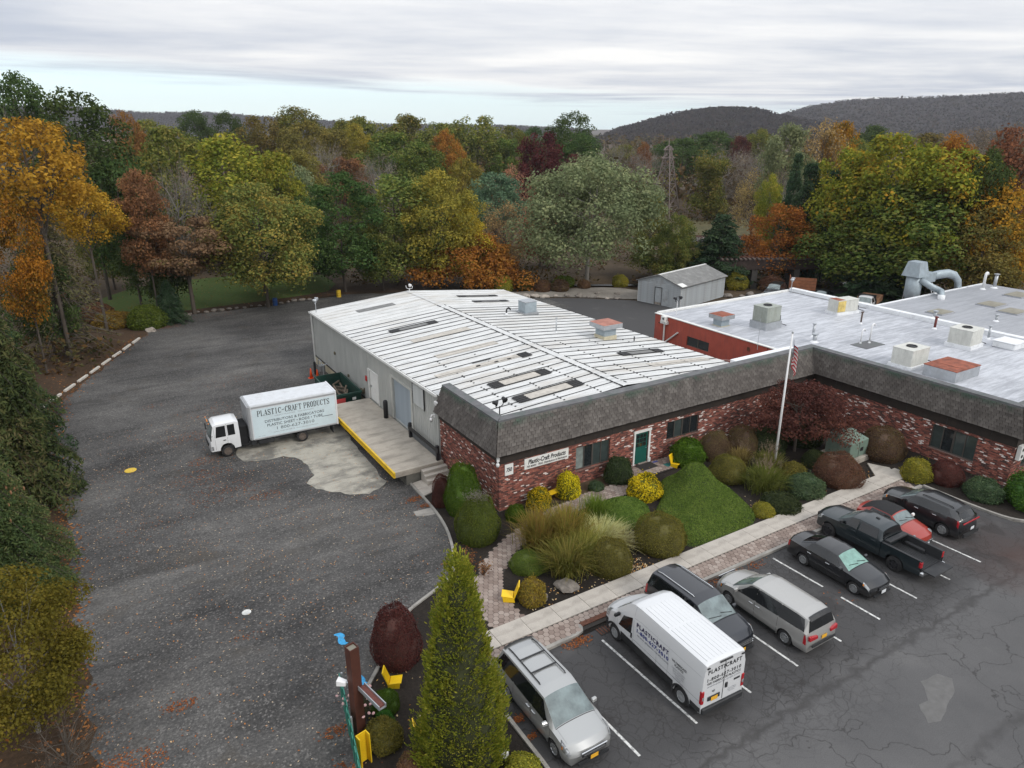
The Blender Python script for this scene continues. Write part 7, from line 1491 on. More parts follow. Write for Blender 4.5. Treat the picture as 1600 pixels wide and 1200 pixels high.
def crown(kind, ncl, nleaf, leaf, cb, seed, cr=(.10, .19), flat=.92, asp=1.4):
 """crown of a tree one unit tall and one unit wide, its foot at z=cb: leaf cards on many uneven clumps"""
 r = np.random.default_rng(seed); C = []; k = 0
 lob = r.uniform(0, 6.28, 3)
 while len(C) < ncl:
  z = r.beta(1.35, 1.15); a = r.uniform(0, 6.283); R0 = prof_r(kind, np.array([z]))[0] * .5
  R0 *= 1 + .16 * math.sin(2 * a + lob[0]) + .13 * math.sin(3 * a + lob[1] + 4 * z) + .08 * math.sin(5 * a + lob[2])
  u = r.uniform(.35, 1) ** .55; rad = max(0, R0 * u - .05); rr = r.uniform(*cr) * (.75 + .5 * (1 - z))
  C.append((rad * math.cos(a), rad * math.sin(a), cb + (1 - cb) * (.06 + .88 * z), rr, u))
 C = np.array(C); C[:, 2] *= asp; w = C[:, 3] ** 2; w /= w.sum(); idx = r.choice(ncl, nleaf, p=w)
 d = r.normal(0, 1, (nleaf, 3)); d[:, 2] = d[:, 2] * .9 + .38
 d /= np.linalg.norm(d, axis=1)[:, None]; q = r.uniform(.55, 1.08, nleaf) ** .8
 ax = np.stack([C[idx, 3], C[idx, 3], C[idx, 3] * flat], 1)
 # uneven clump outline
 wob = 1 + .35 * np.sin(d[:, 0] * 7 + idx) * np.sin(d[:, 1] * 8 + idx * 1.7) * np.sin(d[:, 2] * 6 + idx * .6)
 pos = C[idx, :3] + d * ax * (q * wob)[:, None]
 V, F = leaf_cards(pos, d + np.array([0, 0, .35]), np.full(nleaf, leaf), .66, seed + 1, .55); V[:, 2] /= asp; C[:, 2] /= asp
 return (V, F), C
def limbs(G_, C, cb, r0, n, seed, top=.82, twig=0):
 rr = random.Random(seed); b0 = Vector((0, 0, -.02)); j = lambda s: Vector((rr.uniform(-s, s), rr.uniform(-s, s), 0))
 fork = Vector((rr.uniform(-.02, .02), rr.uniform(-.02, .02), cb + (1 - cb) * .12)); tip = Vector((rr.uniform(-.05, .05), rr.uniform(-.05, .05), cb + (1 - cb) * top))
 mid = fork.lerp(tip, .5) + j(.03)
 G_.tube([b0, (0, 0, .02), (fork.x * .5, fork.y * .5, fork.z * .5), fork, mid, tip], [r0 * 1.5, r0 * 1.15, r0, r0 * .85, r0 * .5, r0 * .12], 7, False)
 sel = list(range(len(C))); rr.shuffle(sel)
 for k in sel[:n]:
  e = Vector(C[k][:3]); t = rr.uniform(.0, .75); s = fork.lerp(mid, min(1, t * 2)) if t < .5 else mid.lerp(tip, t * 2 - 1)
  if e.z < s.z + .02: s = fork.lerp(b0, rr.uniform(0, .25))
  m = s.lerp(e, .5) + Vector((0, 0, .03)) + j(.03); q = r0 * rr.uniform(.28, .45)
  G_.tube([s, m, e], [q, q * .65, q * .22], 5, False)
  for _ in range(twig):
   f = m.lerp(e, rr.uniform(0, 1)); g2 = f + Vector((rr.uniform(-.12, .12), rr.uniform(-.12, .12), rr.uniform(.03, .17))); G_.tube([f, f.lerp(g2, .5) + j(.02), g2], [q * .3, q * .2, q * .08], 3, False)
   for _ in range(2):
    h2 = f.lerp(g2, rr.uniform(.3, 1)); e2 = h2 + Vector((rr.uniform(-.07, .07), rr.uniform(-.07, .07), rr.uniform(.02, .10))); G_.tube([h2, e2], [q * .14, q * .05], 3, False)
def bark(name, col): return mat(name, col, .95, 0, .35, 4, .5, 18)
M_BARK = bark('bark_grey_brown', (.085, .07, .056)); M_BARKD = bark('bark_dark', (.04, .032, .026)); M_BARKP = bark('bark_pale_grey', (.20, .185, .165))
PROTO = {}
def proto(key, kind, ncl, nleaf, leaf, cb, seed, nl=10, r0=.016, cr=(.10, .19), flat=.92, twig=0, asp=1.4):
 (V, F), C = crown(kind, ncl, nleaf, leaf, cb, seed, cr, flat, asp)
 cm = np_mesh('crown', V, F); g = G(); limbs(g, C, cb, r0, nl, seed, twig=twig); tm = g.mesh('trunk'); tm.polygons.foreach_set('use_smooth', np.ones(len(tm.polygons), bool))
 PROTO[key] = (cm, tm)
for i in range(4): proto(f'round{i}', 'round', 95, 14000, .0155, .20, 20 + i, cr=(.08, .15))
for i in range(3): proto(f'oval{i}', 'oval', 95, 14000, .0155, .12, 40 + i, cr=(.08, .15), asp=1.5)
for i in range(2): proto(f'high{i}', 'round', 100, 13500, .0160, .32, 60 + i, cr=(.09, .15), asp=2.1)
for i in range(2): proto(f'tall{i}', 'round', 85, 8500, .0150, .62, 65 + i, 26, cr=(.06, .13), asp=2.1, twig=3)
for i in range(2): proto(f'bare{i}', 'oval', 46, 1700, .011, .12, 70 + i, 40, .014, twig=9, asp=1.5)
for i in range(2): proto(f'thin{i}', 'oval', 56, 4600, .015, .10, 80 + i, 34, .014, twig=5, asp=1.5)
# individually grown crowns for the trees that stand out
proto('umbrella', 'umbrella', 60, 12000, .0125, .42, 101, 16, .016, (.08, .14), .45, 1, .95)
proto('bronze', 'round', 110, 22000, .0115, .20, 102, 12, .014, (.075, .14), asp=1.15)
proto('deep', 'oval', 110, 22000, .0125, .10, 103, 10, .014, (.075, .14), .62, asp=1.45)
proto('golden', 'round', 110, 22000, .0120, .10, 104, 12, .014, (.08, .15), asp=1.4)
proto('silver', 'spread', 130, 27000, .0100, .20, 105, 16, .014, (.075, .135), asp=.96)
proto('lowred', 'dome', 90, 17000, .0115, .06, 106, 16, .010, (.07, .12), .8, 1, .5)
proto('vine', 'column', 60, 9000, .026, .0, 107, 6, .03, (.16, .26), asp=1.8)
def pine_proto(key, seed, nb=26, per=170, droop=.25, leaf=.026, top=1.0, dense=1.0, bare_low=.0, thin=.0045):
 r = np.random.default_rng(seed); P_ = []; D_ = []; g = G(); g.tube([(0, 0, -.01), (0, 0, .5), (0, 0, .99)], [.016, .010, .002], 6, False)
 for k in range(nb):
  z = .06 + .92 * (k + r.uniform(0, .6)) / nb; L = .5 * (1 - z) ** .72 * r.uniform(.75, 1.1) + .02; nbr = int(5 + 3 * (1 - z)); a0 = r.uniform(0, 6.28)
  for b in range(nbr):
   a = a0 + 6.283 * b / nbr + r.uniform(-.35, .35); l = L * r.uniform(.6, 1.15); dr = droop * r.uniform(.6, 1.4)
   u = np.array([math.cos(a), math.sin(a)]); e = (u[0] * l, u[1] * l, z - l * dr + .02)
   g.tube([(0, 0, z), (u[0] * l * .5, u[1] * l * .5, z + .01), e], [thin, thin * .7, thin * .25], 3, False)
   if z < bare_low and r.random() < .8: continue
   n = int(per * l * 2.2 * dense); s = r.uniform(.15, 1.0, n) ** .8
   side = r.normal(0, .055, n) * (1.1 - s * .5);
   x = u[0] * l * s - u[1] * side; y = u[1] * l * s + u[0] * side; zz = z + .04 * np.sin(s * 3.1) - l * dr * s ** 1.6 - np.abs(r.normal(0, .018, n)) * (1 + droop)
   P_.append(np.stack([x, y, zz], 1)); D_.append(np.tile([u[0] * .3, u[1] * .3, .9], (n, 1)))
 V, F = leaf_cards(np.concatenate(P_), np.concatenate(D_), np.full(sum(map(len, P_)), leaf), .30, seed, .45, droop * 2)
 PROTO[key] = (np_mesh('crown', V, F), g.mesh('trunk'))
pine_proto('pine0', 201, 22, 190, .05, .026); pine_proto('pine1', 202, 20, 190, .12, .028)
pine_proto('spruce', 203, 44, 900, .34, .0105, dense=1.1); pine_proto('spruce_far', 205, 32, 380, .26, .016)
pine_proto('larch', 204, 30, 120, .22, .016, dense=.8, bare_low=.42, thin=.004)
FC = {  # leaf colour families
'darkgreen': [(.018, .032, .012), (.034, .052, .018), (.055, .072, .024)],
'deepgreen': [(.016, .036, .012), (.034, .062, .020), (.058, .085, .028)],
'green': [(.026, .046, .013), (.046, .072, .018), (.080, .100, .026), (.13, .125, .034)],
'olive': [(.034, .044, .014), (.060, .070, .018), (.095, .095, .024), (.15, .115, .035)],
'olivegreen': [(.030, .044, .014), (.056, .074, .022), (.095, .104, .028), (.15, .125, .034)],
'olivebrown': [(.050, .045, .016), (.085, .074, .022), (.135, .100, .030)],
'nearolive': [(.070, .062, .015), (.12, .100, .020), (.17, .125, .026)],
'oliveyellow': [(.070, .070, .016), (.13, .115, .024), (.21, .165, .032)],
'yellowolive': [(.10, .085, .014), (.20, .155, .022), (.30, .22, .03)],
'yellowgreen': [(.046, .064, .013), (.085, .104, .018), (.145, .145, .024), (.22, .18, .032)],
'greenbronze': [(.045, .062, .018), (.085, .085, .024), (.17, .105, .03)],
'greengold': [(.050, .072, .014), (.085, .105, .018), (.120, .130, .020), (.165, .150, .022), (.30, .165, .025)],
'silvergreen': [(.060, .078, .040), (.100, .120, .062), (.155, .165, .085)],
'bluegreen': [(.030, .055, .034), (.055, .085, .050), (.085, .115, .066)],
'gold': [(.17, .105, .022), (.34, .20, .03), (.47, .29, .045), (.20, .16, .03)],
'amber': [(.10, .085, .020), (.20, .125, .024), (.36, .17, .03), (.44, .22, .035)],
'orange': [(.12, .052, .022), (.24, .095, .028), (.36, .155, .04), (.16, .11, .03)],
'rust': [(.09, .045, .024), (.17, .075, .034), (.26, .12, .05), (.12, .095, .035)],
'rustbrown': [(.060, .032, .020), (.11, .054, .030), (.18, .085, .04)],
'redbrown': [(.085, .055, .036), (.15, .090, .058), (.21, .12, .075), (.12, .095, .04)],
'maroon': [(.055, .022, .022), (.095, .038, .034), (.15, .058, .042)],
'pinkbrown': [(.12, .065, .042), (.20, .105, .062), (.28, .16, .085)],
'tan': [(.10, .075, .038), (.17, .125, .058), (.24, .17, .07)],
'greybrown': [(.060, .048, .036), (.095, .076, .054), (.13, .10, .068)],
'grey': [(.055, .045, .036), (.10, .082, .062), (.15, .12, .085)],
'pine': [(.014, .028, .016), (.026, .045, .024), (.042, .060, .030)],
'spruce': [(.018, .028, .014), (.030, .044, .018), (.050, .064, .024), (.085, .075, .035)],
'larch': [(.045, .045, .024), (.075, .072, .034), (.11, .095, .042)],
}
FM = {k: foliage('leaves_' + k, [tuple(min(.7, q * (1.12 if k in ('gold', 'amber', 'orange', 'rust', 'maroon', 'redbrown', 'nearolive') else 2.0)) for q in c) for c in v], .32, .5, .3) for k, v in FC.items()}
def tree(name, key, col, x, y, hgt, wid, label, group=None, barkm=None, rz=None, parts=True, z=None, cat='tree'):
 z0 = h(x, y) - .08 if z is None else z
 t = thing(name, label, cat, (x, y, z0), rnd.uniform(0, 6.28) if rz is None else rz, group)
 cm, tm = PROTO[key]
 for nm, me, m in (('trunk', tm, barkm or M_BARK), ('crown', cm, FM[col])):
  if not me.materials: me.materials.append(m)
  o = link(bpy.data.objects.new(nm, me), t); o.material_slots[0].link = 'OBJECT'; o.material_slots[0].material = m; o.scale = (wid, wid, hgt)
 return t
PHRASE = {'darkgreen': 'dark green oak', 'deepgreen': 'deep green leafy tree', 'green': 'mid green leafy tree', 'olive': 'olive coloured autumn tree', 'olivegreen': 'olive green leafy tree', 'olivebrown': 'brownish olive autumn tree', 'oliveyellow': 'yellowing olive tree', 'yellowolive': 'bright yellow olive tree', 'yellowgreen': 'yellow green maple', 'greengold': 'green tree turning gold at the edges', 'silvergreen': 'silvery green willowy tree', 'bluegreen': 'blue green rounded tree', 'gold': 'golden orange maple', 'amber': 'amber orange tree', 'orange': 'bright orange maple', 'rust': 'rusty red tree', 'rustbrown': 'rusty brown tree', 'maroon': 'dark maroon tree', 'pinkbrown': 'pinkish brown tree', 'tan': 'tan half bare tree', 'greybrown': 'grey brown fading tree', 'grey': 'grey nearly bare tree', 'pine': 'dark pine'}
TREES = [
('oak_tree', 'high0', 'darkgreen', -20.7, 89.6, 28.4, 10.8, 'dark green oak in the middle rows west of the lawn', 'middle rows of the wood west of the lawn'),
('oak_tree', 'high1', 'darkgreen', -15.0, 74.6, 25.8, 12.5, 'second from left dark green oak in the front row west of the lawn', 'front row of the wood west of the lawn'),
('bare_tree', 'bare0', 'grey', -23.4, 79.5, 24.7, 7.2, 'grey nearly bare tree in the middle rows west of the lawn', 'middle rows of the wood west of the lawn'),
('maple_tree', 'tall0', 'gold', -19.9, 47.6, 21.9, 11.2, 'higher golden orange maple in the front row west of the lawn', 'front row of the wood west of the lawn'),
('maple_tree', 'tall1', 'gold', -16.3, 57.6, 15.8, 8.1, 'lower golden orange maple in the front row west of the lawn', 'front row of the wood west of the lawn'),
('broadleaf_tree', 'high0', 'amber', -21.9, 43.5, 15.8, 5.0, 'amber orange tree in the front row west of the lawn', 'front row of the wood west of the lawn'),
('broadleaf_tree', 'high1', 'rust', -6.2, 119.2, 24.3, 7.8, 'rusty red tree in the middle rows west of the lawn', 'middle rows of the wood west of the lawn'),
('broadleaf_tree', 'round0', 'olive', -1.8, 98.6, 21.6, 15.1, 'olive coloured tree in the middle rows behind the lawn', 'middle rows of the wood behind the lawn'),
('maple_tree', 'oval0', 'yellowgreen', 4.9, 87.4, 20.7, 18.8, 'higher yellow green maple in the middle rows behind the lawn', 'middle rows of the wood behind the lawn'),
('maple_tree', 'round1', 'yellowgreen', 9.0, 78.4, 18.1, 10.5, 'lower yellow green maple in the middle rows behind the lawn', 'middle rows of the wood behind the lawn'),
('bare_tree', 'bare1', 'grey', -6.4, 63.9, 17.6, 9.5, 'grey nearly bare tree in the front row behind the lawn', 'front row of the wood behind the lawn'),
('broadleaf_tree', 'high0', 'rustbrown', -10.8, 59.3, 17.2, 6.4, 'rusty brown tree in the front row west of the lawn', 'front row of the wood west of the lawn'),
('broadleaf_tree', 'umbrella', 'redbrown', -6.8, 60.9, 11.7, 14.0, 'flat topped red brown tree with a bare trunk on the lawn edge', 'woodland trees'),
('broadleaf_tree', 'bronze', 'greenbronze', 1.6, 59.6, 15.0, 14.8, 'green tree with bronze lower leaves standing over the blue drum', 'woodland trees'),
('broadleaf_tree', 'deep', 'deepgreen', 12.8, 63.2, 16.4, 12.4, 'deep green dome shaped tree behind the far west corner of the warehouse', 'woodland trees'),
('broadleaf_tree', 'oval1', 'olivegreen', 20.6, 63.8, 15.8, 15.0, 'higher olive green tree in the front row beyond the warehouse gable', 'front row of the wood beyond the warehouse gable'),
('broadleaf_tree', 'golden', 'oliveyellow', 25.5, 59.3, 16.1, 12.8, 'big golden olive tree rising behind the low orange tree', 'woodland trees'),
('broadleaf_tree', 'oval2', 'yellowolive', 29.0, 58.2, 11.2, 8.1, 'bright yellow olive tree beside the low orange tree', 'woodland trees'),
('broadleaf_tree', 'thin0', 'tan', 39.5, 65.9, 11.0, 9.0, 'tan half bare tree just above the low orange tree', 'woodland trees'),
('broadleaf_tree', 'lowred', 'orange', 29.9, 57.1, 7.1, 16.6, 'low spreading orange tree right behind the far end of the warehouse', 'woodland trees'),
('broadleaf_tree', 'silver', 'silvergreen', 44.3, 50.3, 17.8, 20.6, 'large silvery green tree with a pale trunk beside the gravel bed', 'woodland trees'),
('broadleaf_tree', 'round2', 'bluegreen', 50.2, 86.2, 14.0, 12.0, 'blue green rounded tree between the silvery tree and the golden one', 'woodland trees'),
('broadleaf_tree', 'thin1', 'pinkbrown', 58.0, 93.2, 14.7, 8.5, 'pinkish brown tree behind the silvery green tree', 'woodland trees'),
('oak_tree', 'high1', 'darkgreen', 93.9, 123.3, 25.4, 14.7, 'higher dark green oak in the skyline row beyond the warehouse ridge', 'skyline row of the wood beyond the warehouse ridge'),
('broadleaf_tree', 'round3', 'maroon', 73.9, 106.8, 20.5, 12.9, 'higher dark maroon tree in the middle rows beyond the warehouse ridge', 'middle rows of the wood beyond the warehouse ridge'),
('broadleaf_tree', 'round0', 'maroon', 83.3, 106.3, 15.7, 11.5, 'lower dark maroon tree in the middle rows beyond the warehouse ridge', 'middle rows of the wood beyond the warehouse ridge'),
('oak_tree', 'high0', 'darkgreen', 88.7, 112.3, 20.4, 12.1, 'dark green oak in the middle rows beyond the warehouse ridge', 'middle rows of the wood beyond the warehouse ridge'),
('maple_tree', 'high1', 'orange', 64.8, 135.2, 21.2, 9.0, 'bright orange maple in the middle rows beyond the warehouse ridge', 'middle rows of the wood beyond the warehouse ridge'),
('broadleaf_tree', 'round1', 'green', 51.3, 135.8, 20.4, 19.0, 'higher mid green leafy tree in the middle rows beyond the warehouse gable', 'middle rows of the wood beyond the warehouse gable'),
('broadleaf_tree', 'round2', 'green', 52.8, 124.3, 18.4, 14.8, 'lower mid green leafy tree in the middle rows beyond the warehouse gable', 'middle rows of the wood beyond the warehouse gable'),
('broadleaf_tree', 'round3', 'olive', 88.0, 162.5, 24.7, 21.2, 'second from left olive coloured tree in the skyline row beyond the warehouse ridge', 'skyline row of the wood beyond the warehouse ridge'),
('broadleaf_tree', 'round0', 'olive', 83.1, 176.3, 23.0, 19.8, 'leftmost olive coloured tree in the skyline row beyond the warehouse ridge', 'skyline row of the wood beyond the warehouse ridge'),
('broadleaf_tree', 'round1', 'olive', 78.1, 189.6, 25.3, 20.6, 'rightmost olive coloured tree in the skyline row beyond the warehouse gable', 'skyline row of the wood beyond the warehouse gable'),
('broadleaf_tree', 'round2', 'olive', 65.0, 189.6, 25.2, 20.0, 'second from left olive coloured tree in the skyline row beyond the warehouse gable', 'skyline row of the wood beyond the warehouse gable'),
('broadleaf_tree', 'round3', 'olive', 54.4, 182.7, 23.8, 14.8, 'leftmost olive coloured tree in the skyline row beyond the warehouse gable', 'skyline row of the wood beyond the warehouse gable'),
('broadleaf_tree', 'round0', 'oliveyellow', 49.5, 158.0, 22.7, 11.3, 'yellowing olive tree in the skyline row beyond the warehouse gable', 'skyline row of the wood beyond the warehouse gable'),
('broadleaf_tree', 'round1', 'olivebrown', 40.2, 150.6, 21.2, 16.1, 'lower brownish olive tree in the skyline row beyond the warehouse gable', 'skyline row of the wood beyond the warehouse gable'),
('broadleaf_tree', 'round2', 'olivebrown', 39.7, 171.6, 23.6, 17.6, 'higher brownish olive tree in the skyline row beyond the warehouse gable', 'skyline row of the wood beyond the warehouse gable'),
('broadleaf_tree', 'high0', 'olive', 43.4, 191.3, 27.5, 19.2, 'higher olive coloured tree in the skyline row behind the lawn', 'skyline row of the wood behind the lawn'),
('broadleaf_tree', 'round3', 'olivebrown', 32.2, 183.9, 24.5, 18.1, 'brownish olive tree in the skyline row behind the lawn', 'skyline row of the wood behind the lawn'),
('oak_tree', 'high1', 'darkgreen', 27.7, 205.3, 26.2, 13.0, 'right one of two: dark green oak in the skyline row behind the lawn', 'skyline row of the wood behind the lawn'),
('oak_tree', 'high0', 'darkgreen', 18.8, 206.8, 26.5, 12.8, 'left one of two: dark green oak in the skyline row behind the lawn', 'skyline row of the wood behind the lawn'),
('broadleaf_tree', 'round0', 'olive', 4.6, 188.5, 23.5, 15.3, 'lower olive coloured tree in the skyline row behind the lawn', 'skyline row of the wood behind the lawn'),
('bare_tree', 'bare0', 'grey', 31.2, 127.2, 19.2, 15.6, 'higher grey nearly bare tree in the middle rows beyond the warehouse gable', 'middle rows of the wood beyond the warehouse gable'),
('bare_tree', 'bare1', 'grey', 39.8, 118.9, 16.1, 12.3, 'lower grey nearly bare tree in the middle rows beyond the warehouse gable', 'middle rows of the wood beyond the warehouse gable'),
('broadleaf_tree', 'round1', 'rustbrown', 35.1, 125.9, 15.3, 12.5, 'rusty brown tree in the middle rows beyond the warehouse gable', 'middle rows of the wood beyond the warehouse gable'),
('broadleaf_tree', 'round2', 'olivebrown', 20.9, 114.5, 17.7, 12.7, 'brownish olive tree in the middle rows behind the lawn', 'middle rows of the wood behind the lawn'),
('broadleaf_tree', 'round3', 'oliveyellow', 61.4, 120.1, 15.0, 10.0, 'yellowing olive tree in the middle rows beyond the warehouse ridge', 'middle rows of the wood beyond the warehouse ridge'),
('broadleaf_tree', 'round0', 'olive', 118.1, 191.3, 22.2, 15.0, 'rightmost olive coloured tree in the skyline row beyond the warehouse ridge', 'skyline row of the wood beyond the warehouse ridge'),
('broadleaf_tree', 'round1', 'green', 92.9, 153.9, 18.6, 12.5, 'mid green leafy tree in the skyline row beyond the warehouse ridge', 'skyline row of the wood beyond the warehouse ridge'),
('oak_tree', 'round2', 'darkgreen', 145.6, 221.2, 22.2, 14.4, 'lower dark green oak in the skyline row beyond the warehouse ridge', 'skyline row of the wood beyond the warehouse ridge'),
('broadleaf_tree', 'round3', 'silvergreen', 11.8, 83.9, 16.5, 10.1, 'silvery green tree in the middle rows behind the lawn', 'middle rows of the wood behind the lawn'),
('bare_tree', 'bare0', 'grey', 115.7, 131.8, 18.7, 14.1, 'higher grey nearly bare tree in the skyline row around the pylon', 'skyline row of the wood around the pylon'),
('broadleaf_tree', 'oval0', 'rust', 134.3, 142.1, 17.5, 8.7, 'rusty red tree in the skyline row around the pylon', 'skyline row of the wood around the pylon'),
('bare_tree', 'bare1', 'grey', 117.8, 123.4, 16.3, 15.7, 'lower grey nearly bare tree in the skyline row around the pylon', 'skyline row of the wood around the pylon'),
('oak_tree', 'round0', 'darkgreen', 156.8, 148.6, 18.3, 26.0, 'left one of two: dark green oak in the skyline row around the pylon', 'skyline row of the wood around the pylon'),
('oak_tree', 'round1', 'darkgreen', 178.5, 155.0, 20.2, 25.1, 'right one of two: dark green oak in the skyline row around the pylon', 'skyline row of the wood around the pylon'),
('broadleaf_tree', 'round2', 'maroon', 176.9, 141.9, 19.2, 9.6, 'dark maroon tree in the skyline row beyond the shed', 'skyline row of the wood beyond the shed'),
('broadleaf_tree', 'round3', 'olive', 188.6, 143.7, 21.2, 17.2, 'olive coloured tree in the skyline row beyond the shed', 'skyline row of the wood beyond the shed'),
('bare_tree', 'bare0', 'grey', 129.8, 104.5, 17.3, 20.6, 'left one of two: grey nearly bare tree in the skyline row beyond the shed', 'skyline row of the wood beyond the shed'),
('bare_tree', 'bare1', 'grey', 127.5, 92.1, 16.8, 17.6, 'right one of two: grey nearly bare tree in the skyline row beyond the shed', 'skyline row of the wood beyond the shed'),
('broadleaf_tree', 'round0', 'olive', 136.3, 153.6, 16.4, 13.8, 'olive coloured tree in the skyline row around the pylon', 'skyline row of the wood around the pylon'),
('climbing_vine', 'vine', 'olive', 116.7, 97.2, 16.2, 9.7, 'vine smothered trunk standing right of the pylon', 'woodland trees'),
('climbing_vine', 'vine', 'oliveyellow', 143.2, 140.0, 7.7, 5.8, 'yellowing vine climbing the foot of the pylon', 'woodland trees'),
('broadleaf_tree', 'round1', 'silvergreen', 100.0, 62.5, 22.0, 11.6, 'silvery green tree in the middle rows beyond the shed', 'middle rows of the wood beyond the shed'),
('broadleaf_tree', 'round2', 'amber', 117.5, 64.0, 23.0, 10.3, 'amber orange tree in the middle rows beyond the shed', 'middle rows of the wood beyond the shed'),
('bare_tree', 'thin0', 'tan', 111.7, 63.6, 23.7, 12.9, 'higher tan half bare tree in the middle rows beyond the shed', 'middle rows of the wood beyond the shed'),
('bare_tree', 'thin1', 'tan', 96.9, 66.3, 14.2, 8.4, 'lower tan half bare tree in the middle rows beyond the shed', 'middle rows of the wood beyond the shed'),
('maple_tree', 'round3', 'yellowgreen', 79.3, 48.3, 14.4, 5.3, 'yellow green maple in the middle rows beyond the shed', 'middle rows of the wood beyond the shed'),
('maple_tree', 'oval1', 'orange', 68.1, 37.3, 11.6, 9.7, 'bright orange maple in the front row beyond the shed', 'front row of the wood beyond the shed'),
('pine_tree', 'pine0', 'pine', 60.7, 40.8, 9.9, 12.2, 'dark pine in the front row beyond the shed', 'front row of the wood beyond the shed'),
('broadleaf_tree', 'oval2', 'olivegreen', 55.8, 44.5, 10.1, 5.2, 'higher olive green tree in the front row around the pylon', 'front row of the wood around the pylon'),
('broadleaf_tree', 'oval0', 'olive', 64.4, 59.7, 11.3, 7.2, 'olive coloured tree in the middle rows around the pylon', 'middle rows of the wood around the pylon'),
('broadleaf_tree', 'oval1', 'olivegreen', 57.0, 47.5, 7.0, 10.6, 'lower olive green tree in the front row around the pylon', 'front row of the wood around the pylon'),
('broadleaf_tree', 'round0', 'greengold', 75.4, 26.1, 20.7, 15.3, 'higher green tree turning gold in the front row beyond the ductwork', 'front row of the wood beyond the ductwork'),
('broadleaf_tree', 'round1', 'greengold', 75.2, 32.0, 18.6, 12.1, 'green tree turning gold in the middle rows beyond the ductwork', 'middle rows of the wood beyond the ductwork'),
('broadleaf_tree', 'oval2', 'greengold', 75.7, 19.7, 19.6, 15.5, 'lower green tree turning gold in the front row beyond the ductwork', 'front row of the wood beyond the ductwork'),
('broadleaf_tree', 'oval0', 'green', 73.4, 21.6, 15.1, 18.4, 'higher mid green leafy tree in the front row beyond the ductwork', 'front row of the wood beyond the ductwork'),
('broadleaf_tree', 'oval1', 'green', 73.4, 27.5, 13.5, 15.6, 'lower mid green leafy tree in the front row beyond the ductwork', 'front row of the wood beyond the ductwork'),
('broadleaf_tree', 'round2', 'amber', 77.2, 16.6, 17.5, 8.1, 'higher amber orange tree in the front row beyond the ductwork', 'front row of the wood beyond the ductwork'),
('maple_tree', 'high1', 'orange', 77.6, 20.3, 20.7, 7.4, 'bright orange maple in the front row beyond the ductwork', 'front row of the wood beyond the ductwork'),
('pine_tree', 'pine1', 'pine', 73.2, 36.7, 16.9, 9.3, 'second from left dark pine in the middle rows beyond the shed', 'middle rows of the wood beyond the shed'),
('pine_tree', 'pine0', 'pine', 74.1, 33.7, 15.9, 8.2, 'rightmost dark pine in the middle rows beyond the shed', 'middle rows of the wood beyond the shed'),
('pine_tree', 'pine1', 'pine', 77.4, 42.6, 18.0, 6.6, 'leftmost dark pine in the middle rows beyond the shed', 'middle rows of the wood beyond the shed'),
('broadleaf_tree', 'oval2', 'rustbrown', 84.5, 15.3, 21.5, 10.1, 'rusty brown tree in the middle rows beyond the ductwork', 'middle rows of the wood beyond the ductwork'),
('broadleaf_tree', 'oval0', 'amber', 76.9, 12.6, 14.8, 10.4, 'lower amber orange tree in the front row beyond the ductwork', 'front row of the wood beyond the ductwork'),
('broadleaf_tree', 'oval1', 'olivebrown', 72.9, 11.8, 12.2, 9.3, 'brownish olive tree in the front row beyond the ductwork', 'front row of the wood beyond the ductwork'),
('oak_tree', 'round3', 'darkgreen', 76.0, 14.6, 18.3, 7.8, 'dark green oak in the front row beyond the ductwork', 'front row of the wood beyond the ductwork'),
('pine_tree', 'pine0', 'pine', 71.5, 22.9, 8.4, 14.0, 'dark pine in the front row beyond the ductwork', 'front row of the wood beyond the ductwork'),
('broadleaf_tree', 'lowred', 'rust', 61.3, 40.2, 4.4, 6.2, 'low rusty bush tree behind the grey shed', 'woodland trees'),
('broadleaf_tree', 'round0', 'olive', 173.6, 97.1, 18.7, 14.1, 'olive coloured tree in the skyline row beyond the ductwork', 'skyline row of the wood beyond the ductwork'),
('oak_tree', 'round1', 'darkgreen', 234.3, 132.3, 22.3, 18.3, 'dark green oak in the skyline row beyond the ductwork', 'skyline row of the wood beyond the ductwork'),
('broadleaf_tree', 'round2', 'olivebrown', 209.0, 96.8, 20.3, 17.6, 'brownish olive tree in the skyline row beyond the ductwork', 'skyline row of the wood beyond the ductwork'),
('broadleaf_tree', 'thin0', 'greybrown', 249.4, 106.1, 22.2, 22.2, 'left one of two: grey brown tree in the skyline row beyond the ductwork', 'skyline row of the wood beyond the ductwork'),
('broadleaf_tree', 'thin1', 'greybrown', 236.1, 87.6, 23.1, 20.3, 'right one of two: grey brown tree in the skyline row beyond the ductwork', 'skyline row of the wood beyond the ductwork'),
('bare_tree', 'bare0', 'grey', 194.5, 81.5, 21.2, 17.9, 'grey nearly bare tree in the skyline row beyond the ductwork', 'skyline row of the wood beyond the ductwork'),
('oak_tree', 'round3', 'darkgreen', -11.8, 69.4, 18.2, 9.6, 'third from left dark green oak in the front row west of the lawn', 'front row of the wood west of the lawn'),
('oak_tree', 'oval2', 'darkgreen', -10.5, 63.3, 14.2, 7.6, 'rightmost dark green oak in the front row west of the lawn', 'front row of the wood west of the lawn'),
('broadleaf_tree', 'oval0', 'deepgreen', 3.0, 67.4, 11.8, 8.5, 'deep green leafy tree in the front row behind the lawn', 'front row of the wood behind the lawn'),
('bare_tree', 'bare1', 'grey', 92.7, 55.6, 14.2, 9.1, 'grey nearly bare tree in the middle rows beyond the shed', 'middle rows of the wood beyond the shed'),
('broadleaf_tree', 'oval1', 'olive', -14.0, 81.6, 13.1, 7.8, 'olive coloured tree in the middle rows west of the lawn', 'middle rows of the wood west of the lawn'),
